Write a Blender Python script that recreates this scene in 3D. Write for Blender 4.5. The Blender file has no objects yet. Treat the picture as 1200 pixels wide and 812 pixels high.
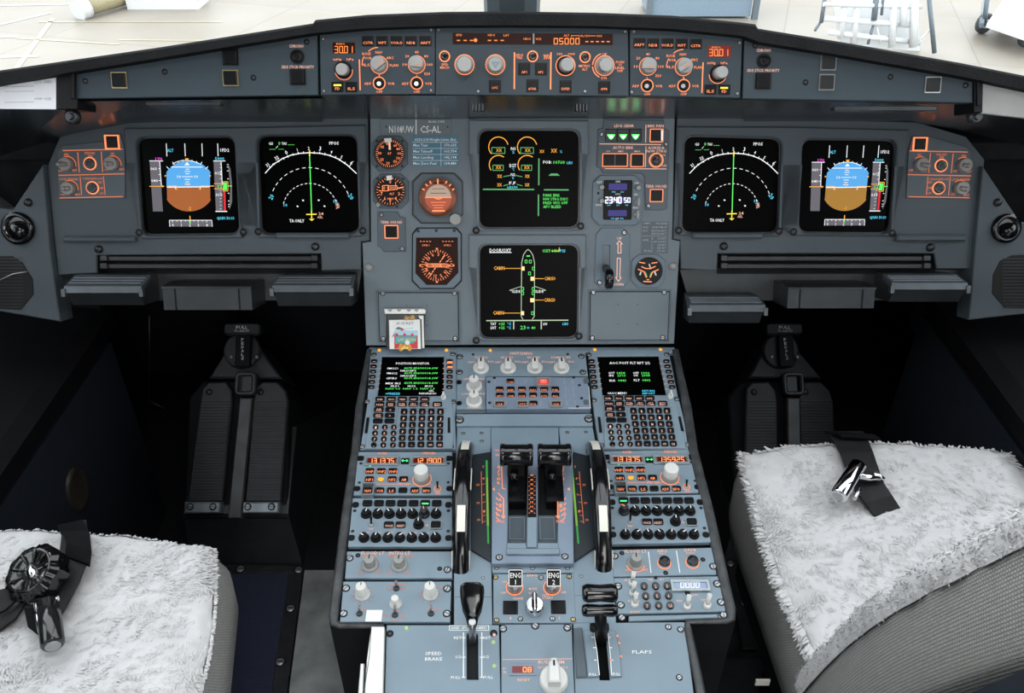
import bpy, math, random, re
from mathutils import Vector, Matrix
from mathutils.geometry import tessellate_polygon
random.seed(7)
SC = bpy.context.scene
COL = SC.collection
R = math.radians
PI = math.pi

# ------------------------------------------------------------------ camera
CAM_Z = 1.45; PITCH = R(35); FPX = 1000.0
cd = bpy.data.cameras.new('camera'); cam = bpy.data.objects.new('camera', cd); COL.objects.link(cam)
cd.sensor_width = 36; cd.lens = 36 * FPX / 1200; cd.clip_start = 0.02; cd.clip_end = 300
cam.location = (0, 0, CAM_Z); cam.rotation_euler = (PI/2 - PITCH, 0, 0)
SC.camera = cam
# ------------------------------------------------------------------ world, lights, exposure
SC.view_settings.view_transform = 'Standard'; SC.view_settings.look = 'None'
SC.view_settings.gamma = 1; SC.view_settings.use_curve_mapping = False
SC.view_settings.exposure = 0.0
w = bpy.data.worlds.new('hangar_daylight'); SC.world = w; w.use_nodes = True
bg = w.node_tree.nodes['Background']; bg.inputs[0].default_value = (0.93, 0.97, 1.0, 1); bg.inputs[1].default_value = 3.4
SC.cycles.max_bounces = 6; SC.cycles.diffuse_bounces = 3; SC.cycles.glossy_bounces = 3
SC.cycles.transparent_max_bounces = 12; SC.cycles.caustics_reflective = False; SC.cycles.caustics_refractive = False
SC.cycles.sample_clamp_indirect = 4
def area_light(name, loc, target, sx, sy, power, col):
    ld = bpy.data.lights.new(name, 'AREA'); ld.shape = 'RECTANGLE'; ld.size = sx; ld.size_y = sy
    ld.energy = power; ld.color = col
    o = bpy.data.objects.new(name, ld); COL.objects.link(o); o.location = loc
    o.rotation_euler = (Vector(target) - Vector(loc)).to_track_quat('-Z', 'Y').to_euler()
    return o
area_light('cabin_doorway_light', (0.42, -1.25, 1.75), (0.1, 1.2, 0.8), 0.7, 0.9, 13, (1.0, 0.97, 0.93))
area_light('overhead_dome_light', (0.05, 0.15, 1.98), (0.1, 0.75, 0.5), 0.5, 0.3, 5.5, (1.0, 0.98, 0.96))

# ------------------------------------------------------------------ pixel rays and panel planes
cP, sP = math.cos(PITCH), math.sin(PITCH)
def ray(px, py):
    X = (px - 600) / FPX; Y = (py - 406) / FPX
    return Vector((X, cP - Y*sP, -sP - Y*cP))
EYE = Vector((0, 0, CAM_Z))
def at_z(px, py, z):
    d = ray(px, py); return EYE + d * ((z - CAM_Z) / d.z)
def at_y(px, py, y):
    d = ray(px, py); return EYE + d * (y / d.y)
def at_x(px, py, x):
    d = ray(px, py); return EYE + d * (x / d.x)
def proj(p):
    q = Vector(p) - EYE; Zc = q.y*cP - q.z*sP
    return 600 + q.x/Zc*FPX, 406 + (-q.y*sP - q.z*cP)/Zc*FPX
class Plane:
    def __init__(s, O, lean, yaw=0):
        s.O = Vector(O); rz = Matrix.Rotation(R(yaw), 3, 'Z'); L = R(lean)
        s.U = rz @ Vector((1, 0, 0)); s.V = rz @ Vector((0, math.sin(L), math.cos(L))); s.N = s.U.cross(s.V)
        s.M = Matrix((s.U, s.V, s.N)).transposed()
    def at(s, px, py, w=0.0):
        d = ray(px, py); o = s.O + s.N * w
        return EYE + d * ((o - EYE).dot(s.N) / d.dot(s.N))
    def uv(s, px, py, w=0.0):
        p = s.at(px, py, w) - s.O
        return p.dot(s.U), p.dot(s.V)
PM = Plane(EYE + ray(609, 220) * 1.383, 24)              # main instrument panel
PG = Plane(EYE + ray(624, 75) * 1.09, 24)                # glareshield face
P1 = Plane(EYE + ray(612, 412) * 1.45, 76)               # upper pedestal
P2 = Plane(P1.at(612, 528), 82)                          # middle and rear pedestal
PR = Plane(EYE + ray(275, 605) * 1.773, 45)              # rudder pedals

# ------------------------------------------------------------------ materials
def mat(name, col, rough=0.5, metal=0.0, var=0.06, scale=30.0, bump=0.0, bscale=400.0, emit=0.0, spec=0.5, coat=0.0, sheen=0.0):
    m = bpy.data.materials.new(name); m.use_nodes = True; nt = m.node_tree; b = nt.nodes['Principled BSDF']
    b.inputs['Roughness'].default_value = rough; b.inputs['Metallic'].default_value = metal
    b.inputs['Specular IOR Level'].default_value = spec
    b.inputs['Coat Weight'].default_value = coat
    if sheen: b.inputs['Sheen Weight'].default_value = sheen
    c = (*col, 1)
    if emit:
        b.inputs['Base Color'].default_value = (col[0]*.15, col[1]*.15, col[2]*.15, 1)
        b.inputs['Emission Color'].default_value = c; b.inputs['Emission Strength'].default_value = emit
        return m
    tc = nt.nodes.new('ShaderNodeTexCoord')
    if var:
        n = nt.nodes.new('ShaderNodeTexNoise'); n.inputs['Scale'].default_value = scale; n.inputs['Detail'].default_value = 4
        r = nt.nodes.new('ShaderNodeValToRGB')
        r.color_ramp.elements[0].position = .3; r.color_ramp.elements[1].position = .7
        r.color_ramp.elements[0].color = (*[x*(1-var) for x in col], 1); r.color_ramp.elements[1].color = (*[min(1, x*(1+var)) for x in col], 1)
        nt.links.new(tc.outputs['Object'], n.inputs['Vector']); nt.links.new(n.outputs['Fac'], r.inputs[0])
        nt.links.new(r.outputs[0], b.inputs['Base Color'])
    else: b.inputs['Base Color'].default_value = c
    if bump:
        n2 = nt.nodes.new('ShaderNodeTexNoise'); n2.inputs['Scale'].default_value = bscale; n2.inputs['Detail'].default_value = 3
        bp = nt.nodes.new('ShaderNodeBump'); bp.inputs['Strength'].default_value = bump; bp.inputs['Distance'].default_value = 0.002
        nt.links.new(tc.outputs['Object'], n2.inputs['Vector']); nt.links.new(n2.outputs['Fac'], bp.inputs['Height'])
        nt.links.new(bp.outputs[0], b.inputs['Normal'])
    return m
def weave(name, c1, c2, scale, rough=0.8, bump=0.6):
    m = mat(name, c1, rough, var=0); nt = m.node_tree; b = nt.nodes['Principled BSDF']
    tc = nt.nodes.new('ShaderNodeTexCoord')
    mp = nt.nodes.new('ShaderNodeMapping'); mp.inputs['Scale'].default_value = (scale, scale, scale)
    nt.links.new(tc.outputs['UV'], mp.inputs[0])
    w1 = nt.nodes.new('ShaderNodeTexBrick'); w1.inputs['Scale'].default_value = 1
    w1.inputs['Color1'].default_value = (*c1, 1); w1.inputs['Color2'].default_value = (*[x*1.15 for x in c1], 1); w1.inputs['Mortar'].default_value = (*c2, 1)
    w1.inputs['Mortar Size'].default_value = .14; w1.inputs['Mortar Smooth'].default_value = 1.0
    w1.inputs['Brick Width'].default_value = .8; w1.inputs['Row Height'].default_value = .6
    nt.links.new(mp.outputs[0], w1.inputs[0]); nt.links.new(w1.outputs[0], b.inputs['Base Color'])
    bp = nt.nodes.new('ShaderNodeBump'); bp.inputs['Strength'].default_value = bump; bp.inputs['Distance'].default_value = .002; bp.invert = True
    nt.links.new(w1.outputs['Fac'], bp.inputs['Height']); nt.links.new(bp.outputs[0], b.inputs['Normal'])
    return m
M = {}
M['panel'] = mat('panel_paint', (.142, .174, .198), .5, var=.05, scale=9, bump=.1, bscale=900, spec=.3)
M['panel_shaded'] = mat('shaded_panel_paint', (.072, .088, .102), .55, var=.05, scale=9, bump=.1, bscale=900, spec=.3)  # panel paint again, with the dimmer light at the sides put into the colour
M['module'] = mat('module_paint', (.195, .258, .312), .42, var=.05, scale=14, bump=.1, bscale=900, spec=.35)
M['module_dk'] = mat('module_paint_dark', (.085, .108, .128), .45, var=.05, scale=14, spec=.3)
M['glare'] = mat('glareshield_paint', (.032, .046, .057), .5, var=.05, scale=9, bump=.1, bscale=900, spec=.25)
M['black'] = mat('black_plastic', (.006, .006, .007), .4, var=.2, spec=.15)
M['gloss'] = mat('glossy_black', (.004, .004, .005), .14, var=.1, spec=.5, coat=.15)
M['matte'] = mat('matte_black', (.008, .009, .010), .75, var=.2, spec=.2)
M['pad'] = mat('glareshield_pad', (.0075, .008, .009), .7, var=.25, bump=.5, bscale=300, spec=.12)
M['leather'] = mat('black_leather', (.004, .004, .005), .75, var=.3, scale=12, bump=.3, bscale=260, spec=.1)
M['dkmetal'] = mat('dark_metal', (.045, .048, .052), .35, .7, var=.2)
M['under'] = mat('brushed_underside', (.075, .085, .095), .23, .75, var=.25, scale=6)
M['steel'] = mat('steel', (.42, .42, .42), .28, .9, var=.15)
M['screwm'] = mat('screw_metal', (.35, .36, .37), .35, .8, var=.2)
M['brass'] = mat('brass_screw', (.42, .34, .18), .35, .8, var=.2)
M['chrome'] = mat('chrome', (.75, .75, .77), .08, 1.0, var=.05)
M['knob'] = mat('grey_knob', (.27, .27, .26), .45, var=.08)
M['knobw'] = mat('white_knob', (.62, .62, .60), .4, var=.06)
M['cream'] = mat('cream_plastic', (.72, .70, .62), .4, var=.06)
M['white'] = mat('white_plastic', (.78, .78, .76), .4, var=.04)
M['foot'] = mat('footrest_metal', (.030, .034, .038), .42, .2, var=.2)
M['tread'] = mat('tread_metal', (.085, .10, .115), .4, .3, var=.15)
M['pedal'] = mat('pedal_rubber', (.020, .023, .028), .55, var=.2)
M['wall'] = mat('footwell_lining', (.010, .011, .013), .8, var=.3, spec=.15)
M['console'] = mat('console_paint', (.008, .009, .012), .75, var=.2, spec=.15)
M['scr'] = mat('screen_glass', (.001, .001, .0012), .3, var=0, spec=.03)
M['amberlcd'] = mat('lcd_backing', (.022, .004, .002), .4, var=0, spec=.1)
M['redlcd'] = mat('lcd_backing_red', (.42, .01, .008), .3, emit=.30)
M['btn'] = mat('button_black', (.006, .006, .007), .35, var=.1, spec=.15)
M['btnlit'] = mat('button_grey', (.018, .019, .021), .4, var=.1, spec=.2)
E = lambda n, c, s: mat(n, c, emit=s)
M['or'] = E('orange_backlight', (1.0, .27, .10), 1.25)
M['or2'] = E('amber_backlight_dim', (1.0, .25, .09), .70)
M['orw'] = E('pale_backlight', (1.0, .55, .42), .85)
M['lcd'] = E('amber_segments', (1.0, .25, .045), 1.15)
M['sw'] = E('screen_white', (.95, .97, 1.0), 1.0)
M['sg'] = E('screen_green', (.10, .95, .13), .95)
M['sdg'] = E('screen_dark_green', (.09, .42, .14), .9)
M['sc'] = E('screen_cyan', (.10, .72, 1.0), 1.0)
M['sy'] = E('screen_amber', (1.0, .42, .03), 1.1)
M['syw'] = E('screen_yellow', (1.0, .85, .05), 1.0)
M['sm'] = E('screen_magenta', (1.0, .08, .85), 1.0)
M['sr'] = E('screen_red', (.75, .01, .02), .9)
M['sky'] = E('attitude_sky', (.085, .40, .83), .95)
M['gnd'] = E('attitude_ground', (.40, .105, .010), .9)
M['gnd2'] = E('attitude_ground_ochre', (.38, .18, .015), .95)
M['tape'] = E('tape_grey', (.13, .12, .14), .9)
M['green'] = E('green_arrow_light', (.06, 1.0, .12), 3.2)
M['yl'] = E('yellow_light', (1.0, .85, .05), 1.4)
M['wl'] = mat('white_lettering', (.88, .88, .86), .5, var=0)
M['wl2'] = mat('grey_lettering', (.38, .42, .44), .5, var=0)
M['gl'] = mat('green_paint', (.10, .55, .10), .4, var=.1)
M['teal'] = mat('placard_teal', (.05, .17, .25), .5, var=.05)
M['blueled'] = E('blue_display', (.03, .025, .30), .5)
M['bezel'] = mat('clock_face', (.004, .004, .005), .35, var=0, spec=.1)
M['paper'] = mat('paper', (.70, .70, .74), .6, var=.04)
M['ptext'] = mat('ink', (.16, .16, .18), .7, var=0)
M['fleece'] = mat('sheepskin', (.59, .58, .587), .95, var=.06, scale=18, spec=.05, sheen=.2)
M['belt'] = mat('belt_webbing', (.014, .0135, .015), .55, var=.2, bump=.5, bscale=700, spec=.25)
M['mesh'] = weave('woven_seat_fabric', (.31, .305, .29), (.155, .155, .148), 210)
M['carpet'] = weave('navy_carpet', (.020, .024, .055), (.004, .005, .014), 130, .95)
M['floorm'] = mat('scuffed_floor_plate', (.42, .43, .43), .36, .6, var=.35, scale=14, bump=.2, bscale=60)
M['grille'] = mat('speaker_cloth', (.010, .010, .010), .9, var=.3)

# ------------------------------------------------------------------ mesh builder (pixel-aware, in a thing's own frame)
_txt = {}
def text_mesh(s, bold=0.0):
    bold = bold*.3; k = (s, bold)
    if k in _txt: return _txt[k]
    c = bpy.data.curves.new('t', 'FONT'); c.body = s; c.size = 1; c.resolution_u = 1; c.offset = bold
    c.fill_mode = 'FRONT'
    o = bpy.data.objects.new('t', c); me = bpy.data.meshes.new_from_object(o)
    vs = [(v.co.x, v.co.y) for v in me.vertices]; fs = [tuple(p.vertices) for p in me.polygons]
    bpy.data.objects.remove(o); bpy.data.curves.remove(c); bpy.data.meshes.remove(me)
    if not vs: vs = [(0, 0)]
    x0 = min(v[0] for v in vs); x1 = max(v[0] for v in vs)
    _txt[k] = (vs, fs, x0, x1); return _txt[k]
SEG = {'0': 'abcdef', '1': 'bc', '2': 'abged', '3': 'abgcd', '4': 'fgbc', '5': 'afgcd', '6': 'afgecd', '7': 'abc', '8': 'abcdefg', '9': 'abcfgd', '-': 'g', ' ': ''}
SEGP = {'a': (0, 1, 1, 1), 'b': (1, 1, 1, .5), 'c': (1, .5, 1, 0), 'd': (0, 0, 1, 0), 'e': (0, .5, 0, 0), 'f': (0, 1, 0, .5), 'g': (0, .5, 1, .5)}
def rr_pts(cx, cy, w, h, r, n=3):
    r = min(r, w*.499, h*.499); pts = []
    if r <= 1e-7: return [(cx-w/2, cy-h/2), (cx+w/2, cy-h/2), (cx+w/2, cy+h/2), (cx-w/2, cy+h/2)]
    for qx, qy, a in ((1, -1, -90), (1, 1, 0), (-1, 1, 90), (-1, -1, 180)):
        ox, oy = cx + qx*(w/2-r), cy + qy*(h/2-r)
        for i in range(n+1):
            t = R(a + 90*i/n); pts.append((ox + r*math.cos(t), oy + r*math.sin(t)))
    return pts
def area2(p): return sum(p[i][0]*p[(i+1) % len(p)][1] - p[(i+1) % len(p)][0]*p[i][1] for i in range(len(p)))
def ccw(p): return list(p) if area2(p) > 0 else list(p)[::-1]
def inset(p, d):
    n = len(p); out = []
    for i in range(n):
        a, b, c = Vector(p[i-1]), Vector(p[i]), Vector(p[(i+1) % n])
        e1 = (b-a); e2 = (c-b)
        if e1.length < 1e-9 or e2.length < 1e-9: out.append(tuple(b)); continue
        e1.normalize(); e2.normalize()
        n1 = Vector((-e1.y, e1.x)); n2 = Vector((-e2.y, e2.x)); m = n1 + n2
        if m.length < 1e-6: out.append(tuple(b + n1*d)); continue
        m.normalize(); k = d / max(.35, m.dot(n1)); out.append(tuple(b + m*k))
    return out
class MB:
    def __init__(s, T=None, crop=(0, 0, 1)):
        s.T = T; s.c = crop; s.v = []; s.f = []; s.mi = []; s.m = 0; s.smooth = []; s.sm = False; s.uvs = None
    def crop(s, *c): s.c = c; return s
    # pixel helpers
    def px(s, x, y): return s.c[0] + x/s.c[2], s.c[1] + y/s.c[2]
    def pt(s, x, y, w=0.0):
        a, b = s.px(x, y); return s.T.L(a, b, w)
    def ln(s, n, x, y, w=0.0):
        a = s.pt(x-n/2, y, w); b = s.pt(x+n/2, y, w); return b[0]-a[0]
    def lv(s, n, x, y, w=0.0):
        a = s.pt(x, y-n/2, w); b = s.pt(x, y+n/2, w); return a[1]-b[1]
    def box4(s, x0, y0, x1, y1, w=0.0):
        xm, ym = (x0+x1)/2, (y0+y1)/2
        l = s.pt(x0, ym, w)[0]; r = s.pt(x1, ym, w)[0]; t = s.pt(xm, y0, w)[1]; b = s.pt(xm, y1, w)[1]
        return (l+r)/2, (t+b)/2, r-l, t-b
    # raw
    def face(s, idx): s.f.append(tuple(idx)); s.mi.append(s.m); s.smooth.append(s.sm)
    def addv(s, pts): n = len(s.v); s.v += [tuple(p) for p in pts]; return n
    def prism(s, pts, z0, z1, ch=0.0, holes=(), cap=True, bottom=False):
        pts = ccw(pts); hs = [ccw(h)[::-1] for h in holes]
        loops = [pts] + hs; tops = []
        for lp in loops:
            n = len(lp)
            tp = inset(lp, ch) if ch else lp
            zc = z1 - (ch if ch else 0)
            a = s.addv([(p[0], p[1], z0) for p in lp]); b = s.addv([(p[0], p[1], zc) for p in lp])
            for i in range(n): s.face((a+i, a+(i+1) % n, b+(i+1) % n, b+i))
            t = b
            if ch:
                t = s.addv([(p[0], p[1], z1) for p in tp])
                for i in range(n): s.face((b+i, b+(i+1) % n, t+(i+1) % n, t+i))
            tops.append((tp, t, a))
        if cap:
            if len(loops) == 1 and len(pts) <= 4: s.face([tops[0][1]+i for i in range(len(pts))])
            else:
                idx = [t + i for tp, t, a in tops for i in range(len(tp))]
                for tri in tessellate_polygon([[Vector((p[0], p[1], 0)) for p in tp] for tp, t, a in tops]):
                    q = [idx[i] for i in tri]
                    A, B, C_ = (s.v[i] for i in q)
                    if (B[0]-A[0])*(C_[1]-A[1]) - (B[1]-A[1])*(C_[0]-A[0]) < 0: q.reverse()
                    s.face(q)
        if bottom: s.face([tops[0][2]+i for i in range(len(pts))][::-1])
    def flat(s, pts, z):
        pts = ccw(pts)
        a = s.addv([(p[0], p[1], z) for p in pts])
        if len(pts) <= 4: s.face([a+i for i in range(len(pts))]); return
        for tri in tessellate_polygon([[Vector((p[0], p[1], 0)) for p in pts]]):
            q = [a+i for i in tri]; A, B, C_ = (s.v[i] for i in q)
            if (B[0]-A[0])*(C_[1]-A[1]) - (B[1]-A[1])*(C_[0]-A[0]) < 0: q.reverse()
            s.face(q)
    def rrect(s, cx, cy, w, h, r, z0, z1, ch=0.0, n=3): s.prism(rr_pts(cx, cy, w, h, r, n), z0, z1, ch)
    def frame(s, cx, cy, w, h, t, z0, z1, r=0.0, ch=0.0): s.prism(rr_pts(cx, cy, w, h, r), z0, z1, ch, [rr_pts(cx, cy, w-2*t, h-2*t, max(0, r-t))])
    def lathe(s, cx, cy, prof, seg=14, sm=True, mat4=None):
        o = s.sm; s.sm = sm; rings = []
        for r, z in prof:
            rings.append(s.addv([(cx + r*math.cos(2*PI*i/seg), cy + r*math.sin(2*PI*i/seg), z) for i in range(seg)]))
        if mat4:
            for i in range(rings[0], len(s.v)): s.v[i] = tuple(mat4 @ Vector(s.v[i]))
        for a, b in zip(rings, rings[1:]):
            for i in range(seg): s.face((a+i, a+(i+1) % seg, b+(i+1) % seg, b+i))
        if prof[-1][0] > 1e-6: s.sm = False; s.face([rings[-1]+i for i in range(seg)])
        s.sm = o
    def ring(s, cx, cy, r0, r1, z0, z1, seg=20, a0=0, a1=360):
        n = max(2, int(seg*abs(a1-a0)/360)); P = []
        for i in range(n+1):
            t = R(a0 + (a1-a0)*i/n); c_, s_ = math.cos(t), math.sin(t)
            P.append(s.addv([(cx+r0*c_, cy+r0*s_, z0), (cx+r0*c_, cy+r0*s_, z1), (cx+r1*c_, cy+r1*s_, z1), (cx+r1*c_, cy+r1*s_, z0)]))
        for a, b in zip(P, P[1:]):
            for k in range(3): s.face((a+k, a+k+1, b+k+1, b+k))
    def box(s, x0, x1, y0, y1, z0, z1, M4=None):
        a = s.addv([(x0, y0, z0), (x1, y0, z0), (x1, y1, z0), (x0, y1, z0), (x0, y0, z1), (x1, y0, z1), (x1, y1, z1), (x0, y1, z1)])
        if M4:
            for i in range(a, a+8): s.v[i] = tuple(M4 @ Vector(s.v[i]))
        for q in ((3, 2, 1, 0), (4, 5, 6, 7), (0, 1, 5, 4), (1, 2, 6, 5), (2, 3, 7, 6), (3, 0, 4, 7)): s.face([a+i for i in q])
    def extx(s, prof, x0, x1, taper=0.0):   # profile [(y, z)] swept along x
        n = len(prof); cy = sum(p[0] for p in prof)/n; cz = sum(p[1] for p in prof)/n
        a = s.addv([(x0, y, z) for y, z in prof]); b = s.addv([(x1, y, z) for y, z in prof])
        for i in range(n): s.face((a+i, a+(i+1) % n, b+(i+1) % n, b+i))
        s.face([a+i for i in range(n)][::-1]); s.face([b+i for i in range(n)])
    def tube(s, pts, r, seg=8, cap=True):
        pts = [Vector(p) for p in pts]; rs = r if isinstance(r, (list, tuple)) else [r]*len(pts); rings = []
        o = s.sm; s.sm = True; up = None
        for i, p in enumerate(pts):
            d = (pts[min(i+1, len(pts)-1)] - pts[max(i-1, 0)]).normalized()
            if up is None: up = Vector((0, 0, 1)) if abs(d.z) < .9 else Vector((1, 0, 0))
            x = d.cross(up).normalized(); y = x.cross(d).normalized(); up = y
            rings.append(s.addv([p + x*rs[i]*math.cos(2*PI*k/seg) + y*rs[i]*math.sin(2*PI*k/seg) for k in range(seg)]))
        for a, b in zip(rings, rings[1:]):
            for k in range(seg): s.face((a+k, b+k, b+(k+1) % seg, a+(k+1) % seg))
        s.sm = False
        if cap: s.face([rings[0]+k for k in range(seg)]); s.face([rings[-1]+k for k in range(seg)][::-1])
        s.sm = o
    def stroke(s, pts, wd, z, closed=False):
        n = len(pts); segs = n if closed else n-1
        for i in range(segs):
            a = Vector(pts[i][:2]); b = Vector(pts[(i+1) % n][:2]); d = b-a
            if d.length < 1e-7: continue
            d.normalize(); q = Vector((-d.y, d.x))*wd/2; e = d*wd*.18
            k = s.addv([(*(a-q-e), z), (*(b-q+e), z), (*(b+q+e), z), (*(a+q-e), z)]); s.face((k, k+1, k+2, k+3))
    def arc(s, cx, cy, r, a0, a1, wd, z, seg=24, dash=False):
        n = max(2, int(seg*abs(a1-a0)/90)); p = [(cx + r*math.cos(R(a0+(a1-a0)*i/n)), cy + r*math.sin(R(a0+(a1-a0)*i/n))) for i in range(n+1)]
        if dash:
            for i in range(0, n, 2): s.stroke(p[i:i+2], wd, z)
        else: s.stroke(p, wd, z)
    # pixel-placed versions
    def P(s, pts, w=0.0): return [s.pt(x, y, w)[:2] for x, y in pts]
    def pprism(s, pts, z0, z1, ch=0.0, holes=()): s.prism(s.P(pts, z1), z0, z1, ch, [s.P(h, z1) for h in holes])
    def pflat(s, pts, z): s.flat(s.P(pts, z), z)
    def prr(s, x0, y0, x1, y1, r, z0, z1, ch=0.0, n=3):
        cx, cy, w, h = s.box4(x0, y0, x1, y1, z1); s.rrect(cx, cy, w, h, s.ln(r, x0, y0, z1) if r else 0, z0, z1, ch, n)
    def pframe(s, x0, y0, x1, y1, t, z0, z1, r=0, ch=0.0):
        cx, cy, w, h = s.box4(x0, y0, x1, y1, z1); s.frame(cx, cy, w, h, s.ln(t, x0, y0, z1), z0, z1, s.ln(r, x0, y0, z1) if r else 0, ch)
    def pstroke(s, pts, wd, z, closed=False): s.stroke(s.P(pts, z), s.ln(wd, pts[0][0], pts[0][1], z), z, closed)
    def parc(s, x, y, r, a0, a1, wd, z, dash=False, seg=24):
        p = s.pt(x, y, z); s.arc(p[0], p[1], s.ln(r, x, y, z), a0, a1, s.ln(wd, x, y, z), z, seg, dash)
    def plathe(s, x, y, prof, seg=14, w=0.0, sm=True):
        p = s.pt(x, y, w); s.lathe(p[0], p[1], [(s.ln(r, x, y, w) if r else 0, w+h) for r, h in prof], seg, sm)
    def pring(s, x, y, r0, r1, z0, z1, seg=20, a0=0, a1=360):
        p = s.pt(x, y, z0); s.ring(p[0], p[1], s.ln(r0, x, y), s.ln(r1, x, y), z0, z1, seg, a0, a1)
    def text(s, t, x, y, h, w=None, z=.0006, rot=0, bold=0.0, al='c'):
        vs, fs, x0, x1 = text_mesh(t, bold)
        hh = s.lv(h, x, y, z)/.70; c = s.pt(x, y, z)
        sx = s.ln(w, x, y, z)/max(1e-6, (x1-x0)) if w else hh*.9
        cx = (x0+x1)/2 if al == 'c' else (x0 if al == 'l' else x1)
        ca, sa = math.cos(R(rot)), math.sin(R(rot)); a = len(s.v)
        for vx, vy in vs:
            X = (vx-cx)*sx; Y = (vy-.35)*hh; s.v.append((c[0]+X*ca-Y*sa, c[1]+X*sa+Y*ca, z))
        for f in fs: s.face([a+i for i in f])
    def seg7(s, t, x0, y0, x1, y1, wd, z):
        n = len(t.replace('.', '')); adv = (x1-x0)/n; dw = adv*.62; i = 0
        for ch_ in t:
            if ch_ == '.':
                p = s.pt(x0+adv*i-adv*.19, y1, z); q = s.ln(wd*1.2, x0, y0, z); s.flat(rr_pts(p[0], p[1], q, q, 0), z); continue
            for g in SEG[ch_]:
                a, b, c_, d_ = SEGP[g]; X = x0 + adv*i
                s.pstroke([(X+dw*a, y1+(y0-y1)*b), (X+dw*c_, y1+(y0-y1)*d_)], wd, z)
            i += 1
    def mesh(s, name, mats):
        me = bpy.data.meshes.new(name); me.from_pydata(s.v, [], s.f)
        for m in (mats if isinstance(mats, (list, tuple)) else [mats]): me.materials.append(M[m] if isinstance(m, str) else m)
        if s.uvs:
            uv = me.uv_layers.new(name='UVMap'); d = []
            for f in s.f:
                for i in f: d += s.uvs.get(i, (0, 0))
            uv.data.foreach_set('uv', d)
        me.polygons.foreach_set('material_index', s.mi); me.polygons.foreach_set('use_smooth', s.smooth)
        me.update(); return me
def tag(o, label=None, cat=None, group=None, kind=None):
    if label: o['label'] = label
    if cat: o['category'] = cat
    if group: o['group'] = group
    if kind: o['kind'] = kind
    return o
GRAPHIC = 'lettering|symbols|_text|marks|digits|numerals|scales?$|lines|crosses|arcs|_ribs|dashes|band|print|tabs|dots|bolts|needles|tapes|windows|markings'
class Thing:
    def __init__(s, name, label, cat, plane, px, py, group=None, w=0.0, kind=None):
        s.p = plane; s.u0, s.v0 = plane.uv(px, py, 0)
        s.o = bpy.data.objects.new(name, None); COL.objects.link(s.o); s.o.empty_display_size = .01
        s.mw = Matrix.Translation(plane.O + plane.U*s.u0 + plane.V*s.v0) @ plane.M.to_4x4()
        s.o.matrix_world = s.mw; tag(s.o, label, cat, group, kind)
    def L(s, px, py, w=0.0):
        u, v = s.p.uv(px, py, w); return (u-s.u0, v-s.v0, w)
    def b(s, crop=(0, 0, 1)): return MB(s, crop)
    def add(s, name, mb, mats, label=None, parent=None, kind=None):
        if not mb.f: return None
        o = bpy.data.objects.new(name, mb.mesh(name, mats)); COL.objects.link(o); o.parent = parent or s.o
        if label: o['label'] = label
        if not kind and re.search(GRAPHIC, name): kind = 'stuff'
        if kind: o['kind'] = kind
        return o
    def inst(s, name, me, loc, scale=(1, 1, 1), rot=0, parent=None, rx=0, label=None):
        o = bpy.data.objects.new(name, me); COL.objects.link(o); o.parent = parent or s.o
        o.location = loc; o.scale = scale; o.rotation_euler = (rx, 0, rot)
        if label: o['label'] = label
        return o
def solo(name, mb, mats, label=None, cat=None, group=None, kind=None):
    o = bpy.data.objects.new(name, mb.mesh(name, mats)); COL.objects.link(o); tag(o, label, cat, group, kind); return o
def wthing(name, label, cat, loc, group=None):
    o = bpy.data.objects.new(name, None); COL.objects.link(o); o.location = loc; o.empty_display_size = .02
    return tag(o, label, cat, group)
def wpart(name, mb, mats, parent, label=None, kind=None, smooth=False):
    # mesh given in world coordinates, parented to an unrotated empty
    l = parent.location if parent.parent is None else parent.parent.location
    for i, v in enumerate(mb.v): mb.v[i] = (v[0]-l[0], v[1]-l[1], v[2]-l[2])
    o = bpy.data.objects.new(name, mb.mesh(name, mats)); COL.objects.link(o); o.parent = parent
    if label: o['label'] = label
    if kind: o['kind'] = kind
    return o

# ------------------------------------------------------------------ shared little meshes (unit radius / unit size)
LIB = {}
def lib(name, fn, mats):
    b = MB(); fn(b); LIB[name] = b.mesh(name, mats)
def _screw(b):
    b.m = 1; b.lathe(0, 0, [(1.3, 0), (1.3, .06), (1.0, .06)], 12)
    b.m = 0; b.lathe(0, 0, [(.95, .06), (.95, .3), (.7, .45)], 12)
    b.m = 1; b.box(-.75, .75, -.13, .13, .42, .47)
lib('screw', _screw, ['screwm', 'black'])
lib('brass_screw', _screw, ['brass', 'black'])
def _dscrew(b):
    b.m = 1; b.lathe(0, 0, [(1.35, 0), (1.35, .08), (1.0, .02)], 12)
    b.m = 0; b.lathe(0, 0, [(.8, 0), (.7, .25), (.4, .35)], 10)
lib('dark_screw', _dscrew, ['dkmetal', 'black'])
def _key(b): b.rrect(0, 0, 1, 1, .18, 0, 1, .12, 2)
lib('key', _key, ['btn'])
def _rkey(b): b.lathe(0, 0, [(.5, 0), (.5, .8), (.42, 1)], 12)
lib('round_key', _rkey, ['btn'])
lib('grey_round_key', _rkey, ['dkmetal'])
def _lkey(b): b.rrect(0, 0, 1, 1, .3, 0, 1, .15, 2)
lib('line_key', _lkey, ['btn'])
def _button(b):
    b.m = 1; b.frame(0, 0, 1.12, 1.12, .08, 0, .25, .05); b.m = 0; b.rrect(0, 0, .94, .94, .04, 0, .7, .05, 1)
lib('button', _button, ['btn', 'black'])
lib('steel_button', _button, ['btnlit', 'steel'])
lib('bronze_button', _button, ['btn', 'brass'])
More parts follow.
